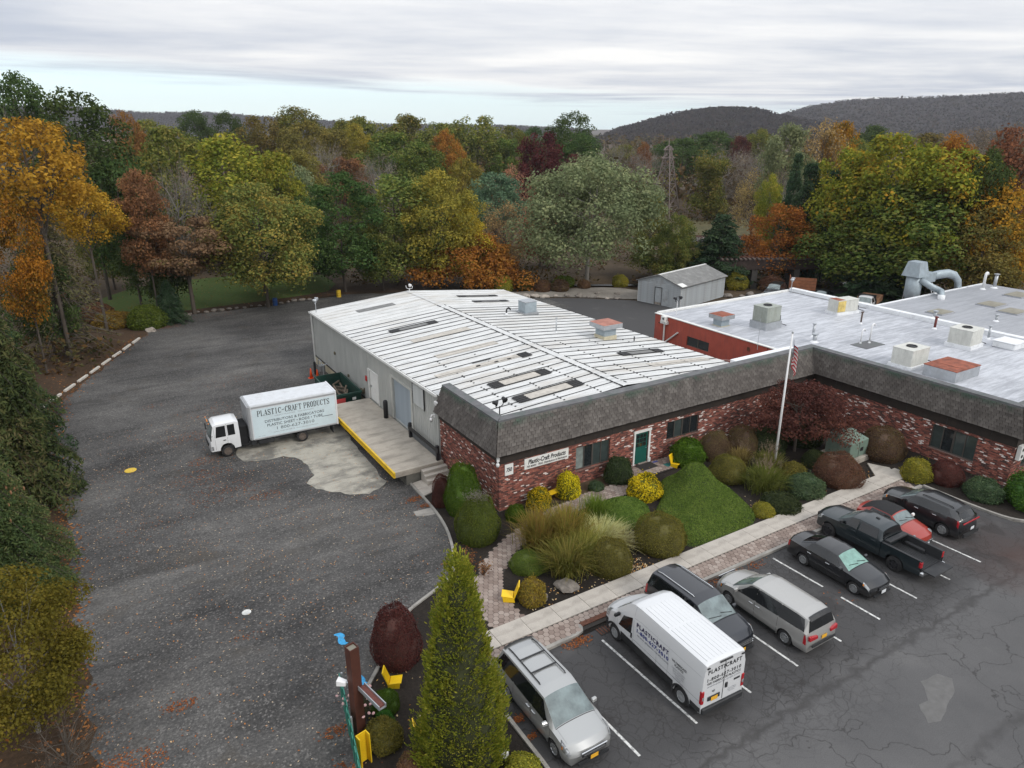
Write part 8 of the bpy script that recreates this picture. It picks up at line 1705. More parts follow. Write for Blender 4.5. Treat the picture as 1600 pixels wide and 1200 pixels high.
('oak_tree', 'oval2', 'darkgreen', -21.2, 49.5, 11.1, 6.2, 'leftmost dark green oak in the front row west of the lawn', 'front row of the wood west of the lawn'),
('broadleaf_tree', 'oval0', 'olivegreen', 17.5, 61.0, 10.7, 7.7, 'lower olive green tree in the front row beyond the warehouse gable', 'front row of the wood beyond the warehouse gable'),
('oak_tree', 'oval1', 'darkgreen', 10.9, 73.7, 12.6, 8.3, 'dark green oak in the front row behind the lawn', 'front row of the wood behind the lawn'),
('broadleaf_tree', 'oval2', 'rustbrown', 46.1, 65.2, 8.7, 6.9, 'rusty brown tree in the middle rows beyond the warehouse ridge', 'middle rows of the wood beyond the warehouse ridge'),
]
for nm, key, col, x, y, hh, w, lab, grp in TREES:
 tree(nm, key, col, x, y, hh, w, lab, grp, M_BARKP if key == "silver" or "bare" in key else M_BARKD if "pine" in key else None)
tree('spruce_tree', 'spruce', 'spruce', -23.5, 6.4, 9.0, 7.6, 'near dark spruce hung with cones at the west edge of the gravel lot', 'spruces along the lot', M_BARKD)
tree('spruce_tree', 'spruce_far', 'spruce', -23.2, 17.0, 14.0, 8.4, 'tall dark spruce behind the near one, west of the white stone edging', 'spruces along the lot', M_BARKD)
tree('spruce_tree', 'spruce_far', 'pine', -24.6, 25, 15, 8.6, 'shaded spruce farther back at the left edge behind the other two', 'spruces along the lot', M_BARKD)
tree('spruce_tree', 'spruce_far', 'spruce', -25.0, 32.0, 13.5, 8.6, 'dark spruce west of the white edging below the golden maple', 'spruces along the lot', M_BARKD)
tree('spruce_tree', 'pine0', 'pine', -28.5, 41.0, 15.0, 10.0, 'broad dark pine deep in the shade left of the larch', 'spruces along the lot', M_BARKD)
tree('larch_tree', 'larch', 'larch', -20.2, 49.5, 15.8, 12.5, 'thin grey green conifer with bare dead lower branches beside the white stone edging', None, M_BARK)
tree('maple_tree', 'high0', 'amber', -25.4, 4.4, 10.6, 4.6, 'orange maple at the left edge, above the cones of the near spruce', None, M_BARKD)
proto('nearolive', 'round', 130, 30000, .0105, .06, 301, 14, .014, (.08, .14), .7, twig=2, asp=1.35)
tree('broadleaf_tree', 'nearolive', 'nearolive', -21.9, -5.0, 7.0, 5.0, 'yellow olive tree in the near left corner above drifts of fallen leaves', None, M_BARKP)
proto('twigs', 'spread', 30, 300, .012, .06, 302, 30, .02, twig=10)
tree('bare_shrub', 'twigs', 'rustbrown', -20.9, -7.9, 2.6, 3.2, 'bare pale twiggy shrub under the near yellow olive tree', None, M_BARK, cat='shrub')
# cones on the near spruce
M_CONE = mat('spruce_cone', (.26, .135, .07), .8, 0, .2, 10); cn = G().lathe([(.005, 0), (.03, -.03), (.035, -.09), (.02, -.15), (.003, -.17)], 7).mesh('cone'); cn.materials.append(M_CONE)
sp = [o for o in COL.objects if o.name == 'spruce_tree'][0]; r_ = random.Random(8)
for i in range(60):
 z = r_.uniform(.50, .9); a = r_.uniform(-2.4, .4); l = .5 * (1 - z) ** .72 * r_.uniform(.75, 1.02)
 o = link(bpy.data.objects.new('cone', cn), sp); o.location = (math.cos(a - sp.rotation_euler.z) * l * 7.6, math.sin(a - sp.rotation_euler.z) * l * 7.6, (z - l * .26) * 9.0); o.scale = (1.3, 1.3, 1.3)
# pointed evergreen by the entrance: upright feathery sprays on a dense cone
def arbor():
 t = thing('arborvitae', 'tall pointed yellow green evergreen standing at the corner of the parking lot', 'evergreen tree', (-9.75, -14.15, 0)); r = np.random.default_rng(31); H, Rm = 8.15, 1.72
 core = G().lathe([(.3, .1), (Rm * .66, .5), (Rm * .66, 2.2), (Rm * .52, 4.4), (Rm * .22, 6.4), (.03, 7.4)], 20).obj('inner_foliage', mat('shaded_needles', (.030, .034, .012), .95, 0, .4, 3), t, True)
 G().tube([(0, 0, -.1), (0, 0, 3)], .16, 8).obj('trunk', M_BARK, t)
 P_, T_, S_ = [], [], []
 ns = 1150
 for k in range(ns):          # each spray: a tapering plume
  z = H * (1 - r.random() ** .62) * .99; a = r.uniform(0, 6.283); zz = z / H
  R0 = Rm * (np.clip(1 - zz, 0, 1) ** .78) * (1 + .10 * math.sin(3 * a + zz * 9) + .08 * math.sin(7 * a - zz * 23)) * r.uniform(.82, 1.10) * (1 if zz > .1 else .92)
  if z < .25: z = .25 + r.random() * .5
  base = np.array([math.cos(a) * R0 * .80, math.sin(a) * R0 * .80, z]); dr = np.array([math.cos(a) * .55, math.sin(a) * .55, 1.0]); dr /= np.linalg.norm(dr); L = r.uniform(.45, .85) * (1 - .35 * zz)
  n = 40; s = r.random(n); wdt = .23 * np.sin(np.clip(s * 1.1 + .12, 0, 1) * 3.14) ** .7 + .02; tg = np.array([-math.sin(a), math.cos(a), 0])
  P_.append(base + dr * (s * L)[:, None] + tg * (r.normal(0, .6, n) * wdt)[:, None] + np.array([math.cos(a), math.sin(a), 0]) * (r.normal(0, .35, n) * wdt)[:, None])
  T_.append(dr + r.normal(0, .33, (n, 3)) + np.array([math.cos(a), math.sin(a), 0]) * .25); S_.append(np.full(n, .075) * (1 - .3 * s))
 P_ = np.concatenate(P_); T_ = np.concatenate(T_); S_ = np.concatenate(S_); T_ /= np.linalg.norm(T_, axis=1)[:, None]; Nn = r.normal(0, 1, T_.shape) + P_ * np.array([.6, .6, 0]); Nn -= T_ * (Nn * T_).sum(1)[:, None]; Nn /= np.linalg.norm(Nn, axis=1)[:, None]; B_ = np.cross(Nn, T_); S_ = (S_ * r.uniform(.7, 1.3, len(S_)))[:, None]
 V = np.stack([P_ - T_ * S_, P_ + B_ * S_ * .30, P_ + T_ * S_, P_ - B_ * S_ * .30], 1).reshape(-1, 3)
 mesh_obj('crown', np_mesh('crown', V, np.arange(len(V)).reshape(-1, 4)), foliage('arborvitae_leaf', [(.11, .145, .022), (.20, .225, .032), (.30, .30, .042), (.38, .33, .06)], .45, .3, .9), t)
arbor()
def shear_mesh(kind, n, leaf, seed):
 r = np.random.default_rng(seed); z = r.random(n) ** .8;
 if kind == 'dome': a = r.uniform(0, 6.283, n); d = r.normal(0, 1, (n, 3)); d[:, 2] = np.abs(d[:, 2]); d /= np.linalg.norm(d, axis=1)[:, None]; p = 3.0; q = (np.abs(d[:, 0]) ** p + np.abs(d[:, 1]) ** p + np.abs(d[:, 2]) ** p) ** (-1 / p) * .25 + .25; P_ = d * q[:, None] * np.array([1, 1, 2.0]) * .98;
 P_ = P_ * np.array([1, 1, 1.0]); nr = d * np.array([1, 1, .6])
 P_[:, :2] *= np.where(P_[:, 2] < .25, .86 + .56 * P_[:, 2], 1)[:, None]
 w = 1 + .05 * np.sin(P_[:, 0] * 11 + seed) * np.sin(P_[:, 1] * 12) + .045 * np.sin(P_[:, 2] * 9 + P_[:, 0] * 7 + seed) + r.normal(0, .016 if leaf < .02 else .032, n) + .09 * np.abs(r.normal(0, 1, n)) * (r.random(n) < .05); P_ = P_ * w[:, None]
 return leaf_cards(P_, nr, np.full(n, leaf), .6, seed, .55)
SHEAR = {}
def shear(key, n, leaf, seed):
 V, F = shear_mesh('dome', n, leaf, seed); SHEAR[key] = np_mesh('foliage', V, F)
shear('fine0', 13000, .014, 1); shear('fine1', 13000, .014, 2); shear('coarse0', 5200, .028, 3); shear('coarse1', 5200, .030, 4)
bm = bmesh.new(); bmesh.ops.create_uvsphere(bm, u_segments=24, v_segments=14, radius=.5)
for v in bm.verts:
 d = v.co.normalized(); p = 3.0; q = (abs(d.x) ** p + abs(d.y) ** p + abs(d.z) ** p) ** (-1 / p) * .25 + .25; v.co = d * q * .93; v.co.z = max(0, v.co.z * 2 - 0)
 if v.co.z < .25: v.co.x *= .86 + .56 * v.co.z; v.co.y *= .86 + .56 * v.co.z
CORE = bpy.data.meshes.new('twigs'); bm.to_mesh(CORE); bm.free(); CORE.polygons.foreach_set('use_smooth', np.ones(len(CORE.polygons), bool))
SF = {'yew': [(.030, .044, .010), (.052, .070, .014), (.085, .100, .020)], 'box': [(.028, .055, .008), (.05, .09, .012), (.085, .13, .02)], 'brown': [(.040, .026, .018), (.070, .044, .028), (.095, .068, .034), (.075, .072, .026)], 'red': [(.032, .015, .013), (.062, .026, .021), (.10, .043, .03)], 'rustb': [(.045, .026, .018), (.080, .044, .028), (.11, .062, .036), (.075, .058, .026)],
 'dark': [(.014, .020, .010), (.026, .036, .016), (.045, .055, .022)], 'bronzeb': [(.055, .040, .014), (.11, .075, .02), (.18, .12, .022), (.07, .075, .02)], 'yellow': [(.035, .050, .010), (.075, .085, .012), (.42, .30, .02), (.60, .43, .03), (.64, .46, .04)], 'yelgrn': [(.06, .07, .015), (.13, .12, .02), (.22, .18, .03)], 'oliveb': [(.045, .042, .013), (.078, .070, .018), (.105, .085, .022)], 'juniper': [(.022, .040, .022), (.042, .064, .032), (.07, .09, .045)], 'bright': [(.025, .065, .014), (.045, .11, .02), (.075, .15, .03)]}
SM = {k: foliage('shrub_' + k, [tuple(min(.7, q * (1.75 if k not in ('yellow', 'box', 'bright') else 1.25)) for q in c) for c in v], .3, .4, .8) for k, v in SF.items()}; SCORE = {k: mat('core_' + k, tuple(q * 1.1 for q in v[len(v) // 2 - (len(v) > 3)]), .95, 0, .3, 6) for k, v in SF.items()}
def shrub(name, x, y, w, hh, col, label, key='fine0', wy=None, group=None, rz=None, cat='shrub', core=True):
 t = thing(name, label, cat, (x, y, h(x, y) - .02), rnd.uniform(0, 6) if rz is None else rz, group)
 sc = (w, wy or w * rnd.uniform(.93, 1.07), hh)
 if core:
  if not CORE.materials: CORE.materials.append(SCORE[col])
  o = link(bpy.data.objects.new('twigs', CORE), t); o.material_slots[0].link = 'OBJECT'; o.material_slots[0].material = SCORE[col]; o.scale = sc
 me = SHEAR[key]
 if not me.materials: me.materials.append(SM[col])
 o = link(bpy.data.objects.new('foliage', me), t); o.material_slots[0].link = 'OBJECT'; o.material_slots[0].material = SM[col]; o.scale = sc
 return t
t = shrub('clipped_yew', -2.35, -1.75, 2.35, 2.55, 'yew', 'tall clipped green dome with a bare twiggy top at the front brick corner', 'fine0')
V, F = leaf_cards(np.array([[rnd.gauss(0, .36), rnd.gauss(0, .33), 2.60 + rnd.gauss(0, .02)] for _ in range(500)]), np.tile([0, 0, 1.0], (500, 1)), np.full(500, .045), .3, 5, .5); mesh_obj('bare_patch', np_mesh('bare_patch', V, F), foliage('dead_twigs', [(.10, .085, .075), (.17, .15, .135)], .1), t)
shrub('clipped_yew', -1.45, 1.6, 2.2, 3.05, 'box', 'squared clipped green shrub against the dark side brick wall', 'fine1', 1.7, rz=.1); shrub('barberry', -2.05, 3.1, 1.25, 1.9, 'red', 'narrow dark red shrub between the landing and the clipped green shrubs', 'fine0')
shrub('low_shrub', .35, -1.2, 1.15, .8, 'box', 'small low green shrub at the foot of the front brick corner', 'coarse0'); shrub('euonymus', 2.1, -.85, 1.5, 1.1, 'yellow', 'yellow leaved bush under the white sign on the brick front', 'coarse0'); shrub('euonymus', 4.05, -.95, 1.4, 1.45, 'yellow', 'rounded yellow bush left of the first window', 'coarse1')
shrub('euonymus', 7.75, -3.3, 1.95, 1.35, 'yellow', 'large yellow and green bush in front of the green door beside the big mound', 'coarse1'); shrub('dark_shrub', 7.75, -.98, 1.7, 1.5, 'dark', 'dark green shrub under the first window by the green door', 'coarse0'); shrub('boxwood', 13.1, -1.35, 2.3, 1.5, 'box', 'round bright green bush right of the green door by the yellow seat', 'coarse1')
shrub('barberry', 15.1, -1.75, 2.1, 1.75, 'brown', 'brown globe bush under the second window', 'fine0'); shrub('barberry', 17.2, -2.2, 2.1, 1.85, 'brown', 'brown globe bush next to the dark maple', 'fine1'); shrub('clipped_yew', 13.5, -4.3, 2.2, 1.55, 'oliveb', 'olive clipped dome behind the tall grasses by the flagpole', 'fine0')
shrub('clipped_yew', 4.85, -7.75, 2.55, 1.75, 'oliveb', 'brown topped clipped dome at the sidewalk left of the big mound', 'fine1'); shrub('clipped_yew', 1.5, -8.0, 2.05, 1.6, 'oliveb', 'olive clipped dome at the sidewalk under the pale grass', 'fine0'); shrub('clipped_yew', -1.75, -5.75, 1.85, .85, 'yew', 'low wide clipped cushion beside the curved path', 'fine1'); shrub('bronze_shrub', -3.05, -8.05, 1.25, 1.15, 'bronzeb', 'bronze and green bush beside the yellow folded seat', 'coarse0')
shrub('barberry', 18.9, -8.0, 2.7, 1.75, 'rustb', 'rusty brown dome by the sidewalk in front of the transformer', 'fine0'); shrub('barberry', 24.4, -7.3, 2.8, 2.0, 'brown', 'large brown globe between the transformer and the wing wall', 'fine1'); shrub('spirea', 23.2, -10.3, 1.7, 1.35, 'yelgrn', 'loose yellow green shrub at the end of the sidewalk', 'coarse0'); shrub('barberry', 24.4, -11.4, 2.0, 1.3, 'red', 'dark red bush under the wing window', 'fine0'); shrub('juniper', 24.3, -13.6, 2.0, 1.1, 'juniper', 'grey green juniper at the corner curb behind the black suv', 'coarse1')
shrub('boxwood', 25.6, -15.4, 3.1, 1.75, 'bright', 'large bright green hedge bush on the corner island', 'coarse0', 2.3); shrub('boxwood', 29.5, -15.3, 3.4, 1.6, 'bright', 'green hedge bush at the right edge of the corner island', 'coarse1', 2.2); shrub('dark_shrub', 18.6, -3.0, 2.6, 2.0, 'dark', 'dark shrub in the shade beneath the maroon maple', 'coarse0'); shrub('dark_shrub', 22.0, -3.2, 2.6, 1.7, 'dark', 'dark shrub tucked into the inner corner of the brick wings', 'coarse1')
shrub('barberry', -9.7, -8.35, 1.85, 2.5, 'red', 'tall dark red dome beside the near garden curb', 'fine1'); shrub('boxwood', -11.05, -10.55, 1.05, .8, 'box', 'small round green ball by the brown post', 'fine0'); shrub('spirea', -11.7, -11.95, 1.3, .9, 'oliveb', 'loose olive shrub at the foot of the brown post', 'coarse0'); shrub('spirea', -8.3, -15.6, 1.2, .7, 'yelgrn', 'low reddish green shrub at the parking island curb', 'coarse1'); shrub('box_cushion', -11.35, -11.2, .7, .55, 'bright', 'bright green cushion between the ball and the loose shrub', 'coarse0'); shrub('spirea', -11.3, -13.6, 1.1, .7, 'rustb', 'low rusty plant beside the yellow guard post', 'coarse1')
shrub('lime_shrub', 11.9, -8.35, 1.15, .7, 'yelgrn', 'small lime green plant at the right tip of the big mound', 'coarse0'); shrub('dark_shrub', 13.4, -8.3, 2.2, .75, 'dark', 'low dark ground cover at the sidewalk under the flagpole grass', 'coarse1'); shrub('dark_shrub', 16.0, -7.9, 2.2, 1.1, 'juniper', 'grey green shrub by the sidewalk right of the flagpole grass', 'coarse0'); shrub('spirea', 17.0, -6.3, 1.6, 1.0, 'oliveb', 'olive shrub behind the flagpole base', 'coarse1'); shrub('fern', 5.9, -1.2, .9, .5, 'juniper', 'small blue green plant under the first window', 'coarse0'); shrub('low_shrub', 19.6, -5.9, 1.5, 1.0, 'dark', 'dark low shrub left of the transformer pad', 'coarse1')
# roses and the red nandina by the path
def loose(name, x, y, w, hh, cols, label, n, leaf, seed, cat='shrub'):
 r = np.random.default_rng(seed); t = thing(name, label, cat, (x, y, h(x, y))); g = G(); r_ = random.Random(seed); P_ = []
 for k in range(16):
  a = r_.uniform(0, 6.28); l = r_.uniform(.3, 1) * w / 2; e = Vector((math.cos(a) * l, math.sin(a) * l, hh * r_.uniform(.55, 1))); g.tube([(0, 0, 0), (e.x * .4, e.y * .4, e.z * .55), e], [.018, .012, .004], 4, False)
  for _ in range(n // 16): f = r_.uniform(.4, 1.05); P_.append((e.x * f + r_.gauss(0, .09), e.y * f + r_.gauss(0, .09), e.z * (f ** .7) + r_.gauss(0, .07)))
 g.obj('stems', M_BARK, t); P_ = np.array(P_); V, F = leaf_cards(P_, np.tile([0, 0, 1.0], (len(P_), 1)), np.full(len(P_), leaf), .6, seed, .6); mesh_obj('foliage', np_mesh('foliage', V, F), foliage('loose_' + name, cols, .25, .3, 1.0), t); return t
t = loose('rose_bush', -12.0, -10.75, .95, 1.2, [(.03, .04, .02), (.06, .07, .03), (.10, .08, .04)], 'rose bush with pale pink blooms beside the brown post', 420, .035, 4)
bl = G().lathe([(.01, 0), (.05, .01), (.06, .04), (.035, .06), (.001, .05)], 8).mesh('bloom'); bl.materials.append(mat('rose_pink', (.62, .38, .37), .7, 0, .15, 20))
for i in range(22): o = link(bpy.data.objects.new('bloom', bl), t); o.location = (rnd.gauss(0, .28), rnd.gauss(0, .42), rnd.uniform(.75, 1.3)); o.rotation_euler = (rnd.uniform(-.5, .5), rnd.uniform(-.5, .5), 0)
loose('nandina', -4.35, -3.95, 1.5, .95, [(.10, .035, .02), (.20, .085, .04), (.26, .15, .06)], 'sparse reddish plant in the bed between the lot curb and the path', 260, .05, 6); loose('nandina', -3.9, -5.1, 1.0, .8, [(.10, .045, .02), (.18, .09, .04), (.12, .11, .04)], 'sparse bronze plant leaning over the path by the evergreen tip', 160, .05, 7)
def mound(name, poly, top, label, col, seed, n, hpk):
 P2 = smooth_poly(poly, 2); r = random.Random(seed)
 def dist_in(x, y):
  ins = False; d = 9.
  for i in range(len(P2)):
   a, b = P2[i], P2[(i + 1) % len(P2)]
   if (a[1] > y) != (b[1] > y) and x < (b[0] - a[0]) * (y - a[1]) / (b[1] - a[1]) + a[0]: ins = not ins
   vx, vy = b[0] - a[0], b[1] - a[1]; tt = max(0, min(1, ((x - a[0]) * vx + (y - a[1]) * vy) / (vx * vx + vy * vy + 1e-9))); d = min(d, math.hypot(x - a[0] - tt * vx, y - a[1] - tt * vy))
  return d if ins else -d
 def zf(x, y):
  d = dist_in(x, y)
  if d <= 0: return 0
  e = min(1, d / .55); return .42 * math.sqrt(max(0, 1 - (1 - e) ** 2)) * (1) + hpk(x, y) * sm(d, 0, 1.6) + .035 * mnoise.noise((x * 1.3, y * 1.3, seed)) * e
 t = thing(name, label, 'ground cover', (0, 0, 0)); xs = [p[0] for p in P2]; ys = [p[1] for p in P2]; st_ = .16; V = []; idx = {}
 i0, i1 = int(min(xs) / st_) - 1, int(max(xs) / st_) + 2; j0, j1 = int(min(ys) / st_) - 1, int(max(ys) / st_) + 2; F = []
 for i in range(i0, i1):
  for j in range(j0, j1): idx[(i, j)] = len(V); V.append((i * st_, j * st_, zf(i * st_, j * st_) - .03 + h(i * st_, j * st_)))
 for i in range(i0, i1 - 1):
  for j in range(j0, j1 - 1):
   q = [idx[(i, j)], idx[(i + 1, j)], idx[(i + 1, j + 1)], idx[(i, j + 1)]]
   if any(V[k][2] > .04 + h(V[k][0], V[k][1]) for k in q): F.append(q)
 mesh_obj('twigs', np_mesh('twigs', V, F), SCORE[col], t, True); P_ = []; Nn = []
 while len(P_) < n:
  x, y = r.uniform(min(xs), max(xs)), r.uniform(min(ys), max(ys)); z = zf(x, y)
  if z <= 0.02: continue
  gx, gy = (zf(x + .08, y) - z) / .08, (zf(x, y + .08) - z) / .08; steep = math.sqrt(1 + gx * gx + gy * gy)
  for _ in range(min(5, int(steep + r.random()))): P_.append((x + r.gauss(0, .02), y + r.gauss(0, .02), z + h(x, y) + r.uniform(-.02 * steep, .025))); Nn.append((-gx, -gy, 1))
 Nn = np.array(Nn); Nn /= np.linalg.norm(Nn, axis=1)[:, None]; V, F = leaf_cards(np.array(P_), Nn, np.full(len(P_), .040), .55, seed, .55); mesh_obj('foliage', np_mesh('foliage', V, F), SM[col], t)
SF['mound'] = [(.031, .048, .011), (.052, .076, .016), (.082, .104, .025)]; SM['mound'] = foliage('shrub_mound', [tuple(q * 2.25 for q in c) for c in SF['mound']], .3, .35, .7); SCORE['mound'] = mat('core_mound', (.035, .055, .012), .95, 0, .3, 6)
mound('clipped_mound', [(5.9, -8.8), (8.4, -8.9), (11.2, -8.75), (11.9, -7.2), (12.5, -5.2), (12.4, -3.3), (10.9, -2.4), (9.3, -2.7), (8.5, -4.1), (6.8, -5.2), (5.7, -6.7)], 1, 'large sculpted green mound of clipped ground cover beside the sidewalk', 'mound', 3, 40000, lambda x, y: 1.35 * math.exp(-(((x - 10.7) / 1.7) ** 2 + ((y + 4.4) / 1.5) ** 2)) + .18 * math.exp(-(((x - 8.6) / 2.2) ** 2 + ((y + 7.4) / 1.2) ** 2)))
mound('clipped_mound', [(4.2, -2.95), (6.0, -2.75), (7.0, -3.5), (7.0, -4.7), (5.9, -5.8), (4.2, -5.9), (3.4, -4.6)], 1, 'smaller green mound between the tall grass and the yellow bush by the door', 'mound', 5, 18000, lambda x, y: .5 * math.exp(-(((x - 5.5) / 1.2) ** 2 + ((y + 4.0) / 1.1) ** 2)))
def grass_clump(name, x, y, w, hh, cols, label, n, seed, lean=.62, wd=.021, plume=0):
 n = int(n * .42); r = np.random.default_rng(seed); t = thing(name, label, 'ornamental grass', (x, y, h(x, y))); a = r.uniform(0, 6.283, n); b0 = np.abs(r.normal(0, .20, n)) * w; L = hh * r.uniform(.6, 1.15, n); bend = r.uniform(.15, 1.0, n) * lean * w
 W_ = 2.3; ca, sa = np.cos(a), np.sin(a); a2 = a + r.normal(0, .5, n); cb_, sb = np.cos(a2), np.sin(a2); segs = 5; W = wd * r.uniform(.7, 1.4, n)
 rows = []
 for k in range(segs + 1):
  s = k / segs; out_ = bend * s ** 1.8; z = L * (s * (1 - .38 * s ** 2 * (bend / (lean * w + 1e-6)))) ; ww = W * (1 - s) ** .6
  cx, cy = ca * b0 + cb_ * out_, sa * b0 + sb * out_; rows.append((np.stack([cx - sb * ww, cy + cb_ * ww, z], 1), np.stack([cx + sb * ww, cy - cb_ * ww, z], 1)))
 V = np.stack([q for pr in rows for q in pr], 1).reshape(-1, 3); m = 2 * (segs + 1); base = np.arange(n)[:, None] * m
 F = np.concatenate([base + np.array([[2 * k, 2 * k + 1, 2 * k + 3, 2 * k + 2]]) for k in range(segs)]); mesh_obj('blades', np_mesh('blades', V, F), foliage('grass_' + name + str(seed), [tuple(min(.6, q * 1.9) for q in c) for c in cols], .5, .25, 1.2), t)
 if plume:
  r_ = random.Random(seed); P_ = []
  for _ in range(plume):
   aa = r_.uniform(0, 6.28); q = r_.uniform(0, .4) * w; L_ = hh * r_.uniform(1.0, 1.3)
   for k in range(22): s = k / 22; P_.append((math.cos(aa) * (q + .12 * s), math.sin(aa) * (q + .12 * s), L_ + .28 * s - .14 + r_.gauss(0, .012)))
  P_ = np.array(P_); V, F = leaf_cards(P_ + NP.normal(0, .016, P_.shape), np.tile([1.0, 0, .3], (len(P_), 1)), np.full(len(P_), .028), .35, seed, .8); mesh_obj('plumes', np_mesh('plumes', V, F), foliage('plume_' + str(seed), [(.16, .11, .08), (.26, .20, .14), (.36, .30, .22)], .3), t)
OL = [(.075, .072, .018), (.125, .115, .026), (.19, .155, .04), (.15, .085, .03)]
grass_clump('tall_grass', -.35, -4.6, 2.3, 2.3, OL, 'tall olive ornamental grass clump beside the curved path', 2600, 1); grass_clump('tall_grass', .95, -5.0, 2.4, 2.25, OL, 'tall olive grass clump between the path grass and the green grass', 2600, 2); grass_clump('tall_grass', -.35, -7.0, 2.2, 1.7, [(.06, .070, .018), (.11, .115, .028), (.20, .17, .05)], 'arching olive grass spilling toward the sidewalk boulder', 2400, 3, .75); grass_clump('tall_grass', .9, -6.6, 1.9, 1.6, [(.07, .075, .02), (.125, .12, .03), (.21, .18, .055)], 'arching grass in front of the pale tufts', 1800, 9, .75)
grass_clump('green_grass', 3.6, -4.0, 1.6, 1.65, [(.05, .085, .014), (.08, .125, .02), (.12, .16, .03)], 'fresh green upright grass left of the smaller mound', 1600, 4, .45); grass_clump('pale_grass', 2.5, -5.9, 2.1, 1.25, [(.16, .155, .06), (.26, .24, .11), (.36, .33, .18)], 'pale straw coloured grass tufts above the clipped domes', 2000, 5, .85); grass_clump('pale_grass', 3.1, -6.7, 1.5, 1.0, [(.16, .155, .06), (.26, .24, .11), (.36, .33, .18)], 'smaller pale tuft leaning over the clipped dome', 1200, 6, .9)
grass_clump('fountain_grass', 14.3, -6.4, 2.2, 1.5, [(.05, .068, .016), (.085, .105, .024), (.13, .14, .04)], 'green fountain grass with pale plumes left of the flagpole', 2400, 7, .6, plume=60); grass_clump('fountain_grass', 16.3, -5.0, 1.7, 1.5, [(.06, .065, .02), (.10, .10, .03), (.16, .14, .05)], 'plumed fountain grass around the flagpole base', 1700, 8, .55, plume=60); grass_clump('fountain_grass', 15.6, -3.4, 1.4, 1.3, [(.11, .09, .035), (.18, .14, .05), (.24, .19, .08)], 'tan grass beside the brown globe bushes', 1300, 10, .5, plume=20)
# dark maroon maple against the offices
proto('jmaple', 'spread', 90, 15000, .0115, .22, 401, 22, .016, (.08, .14), .55, twig=3, asp=.8)
tree('japanese_maple', 'jmaple', 'maroon', 20.2, -3.9, 4.9, 6.0, 'dark maroon maple in the inner corner of the brick wings behind the flagpole', None, M_BARK)
loose('stump_plant', 18.9, -6.9, .6, .7, [(.05, .06, .02), (.08, .09, .03)], 'small leafy plant in front of the maroon maple', 100, .05, 12)
SHF = 'coarse0'
tree('spruce_tree', 'spruce_far', 'pine', -9.7, 58.0, 5.0, 4.6, 'short dark pointed evergreen beside the red brown tree'); shrub('juniper', -12.2, 57.3, 4.0, 2.4, 'yew', 'wide green bush at the corner of the stone edging', 'coarse1'); shrub('low_shrub', -15.6, 59.5, 4.0, 1.7, 'bronzeb', 'olive bush behind the wide green bush on the lawn side', 'coarse0'); shrub('spirea', -16.8, 63.5, 3.2, 2.0, 'rustb', 'rust tinted bush at the west end of the lawn', 'coarse1')
for x, y, w, hh, c, lab in [(31.2, 52.4, 3.2, 2.2, 'yelgrn', 'pale grassy bush at the left end of the gravel bed'), (34.6, 51.8, 2.6, 1.7, 'oliveb', 'grey olive bush next in line on the gravel bed'), (36.2, 49.6, 2.4, 1.5, 'rustb', 'rusty red bush in the middle of the gravel bed'), (38.4, 48.6, 2.6, 1.5, 'brown', 'brown bush on the gravel bed left of the tree trunk'), (40.6, 50.8, 3.0, 1.4, 'yew', 'green low bush behind the gravel bed'), (42.2, 48.2, 1.8, 1.2, 'rustb', 'small rusty bush at the foot of the silvery tree'), (47.4, 46.6, 2.2, 1.6, 'yelgrn', 'yellow green tuft behind the gravel bed and shed'), (56.5, 38.6, 3.0, 2.2, 'oliveb', 'olive grassy bush right of the shed'), (60.2, 37.0, 3.4, 2.3, 'yelgrn', 'yellow olive bush second right of the shed'), (63.5, 33.5, 3.2, 2.0, 'rustb', 'rust tinted bush farther right of the shed')]:
 shrub('edge_shrub', x, y, w, hh, c, lab, rnd.choice(['coarse0', 'coarse1']), group='bushes around the gravel bed and shed')
M_PYL = mat('pylon_steel', (.20, .165, .15), .7, .2, .2, 2); py_ = thing('pylon', 'lattice steel power pylon rising out of the far wood', 'pylon', (109.9, 104.9, -1.1), R(20)); q = G(); B0, HP = 2.6, 17.5
def corner(k, z):
 w = B0 * (1 - z / HP) + .35; return ((w if k in (0, 1) else -w), (w if k in (1, 2) else -w), z)
zs = [0, 3, 5.8, 8.3, 10.5, 12.5, 14.2, 15.7, 17]
for k in range(4): q.tube([corner(k, z) for z in zs], .13, 4)
q.obj('legs', M_PYL, py_); q = G()
for a, b in zip(zs[:-1], zs[1:]):
 for k in range(4): q.bar(corner(k, a), corner((k + 1) % 4, b), .10); q.bar(corner((k + 1) % 4, a), corner(k, b), .10); q.bar(corner(k, b), corner((k + 1) % 4, b), .10)
o = q.obj('bracing', M_PYL, py_); o['kind'] = 'stuff'; q = G(); q.tube([(0, 0, 17), (0, 0, 19)], .12, 4); q.obj('peak', M_PYL, py_)
for z, w in ((14.4, 3.2), (16.3, 2.6)): q = G(); q.bar((-w, 0, z), (w, 0, z), .22); q.bar((-w, 0, z), (0, 0, z + 1.0), .12); q.bar((w, 0, z), (0, 0, z + 1.0), .12); q.obj('cross_arm', M_PYL, py_)
tr_ = thing('railway_trestle', 'dark steel railway trestle with timber deck half hidden by the pines', 'bridge', (71.5, 33.0, -1.6), R(-30)); M_STEELD = mat('dark_girder', (.05, .035, .03), .8, .2, .3, 3); G().box(-14, 14, -1.6, -1.3, 3.0, 4.4).obj('girder', M_STEELD, tr_); G().box(-14, 14, 1.3, 1.6, 3.0, 4.4).obj('girder', M_STEELD, tr_); M_TIE = mat('timber_tie', (.11, .085, .075), .9, 0, .3, 5); ti = None
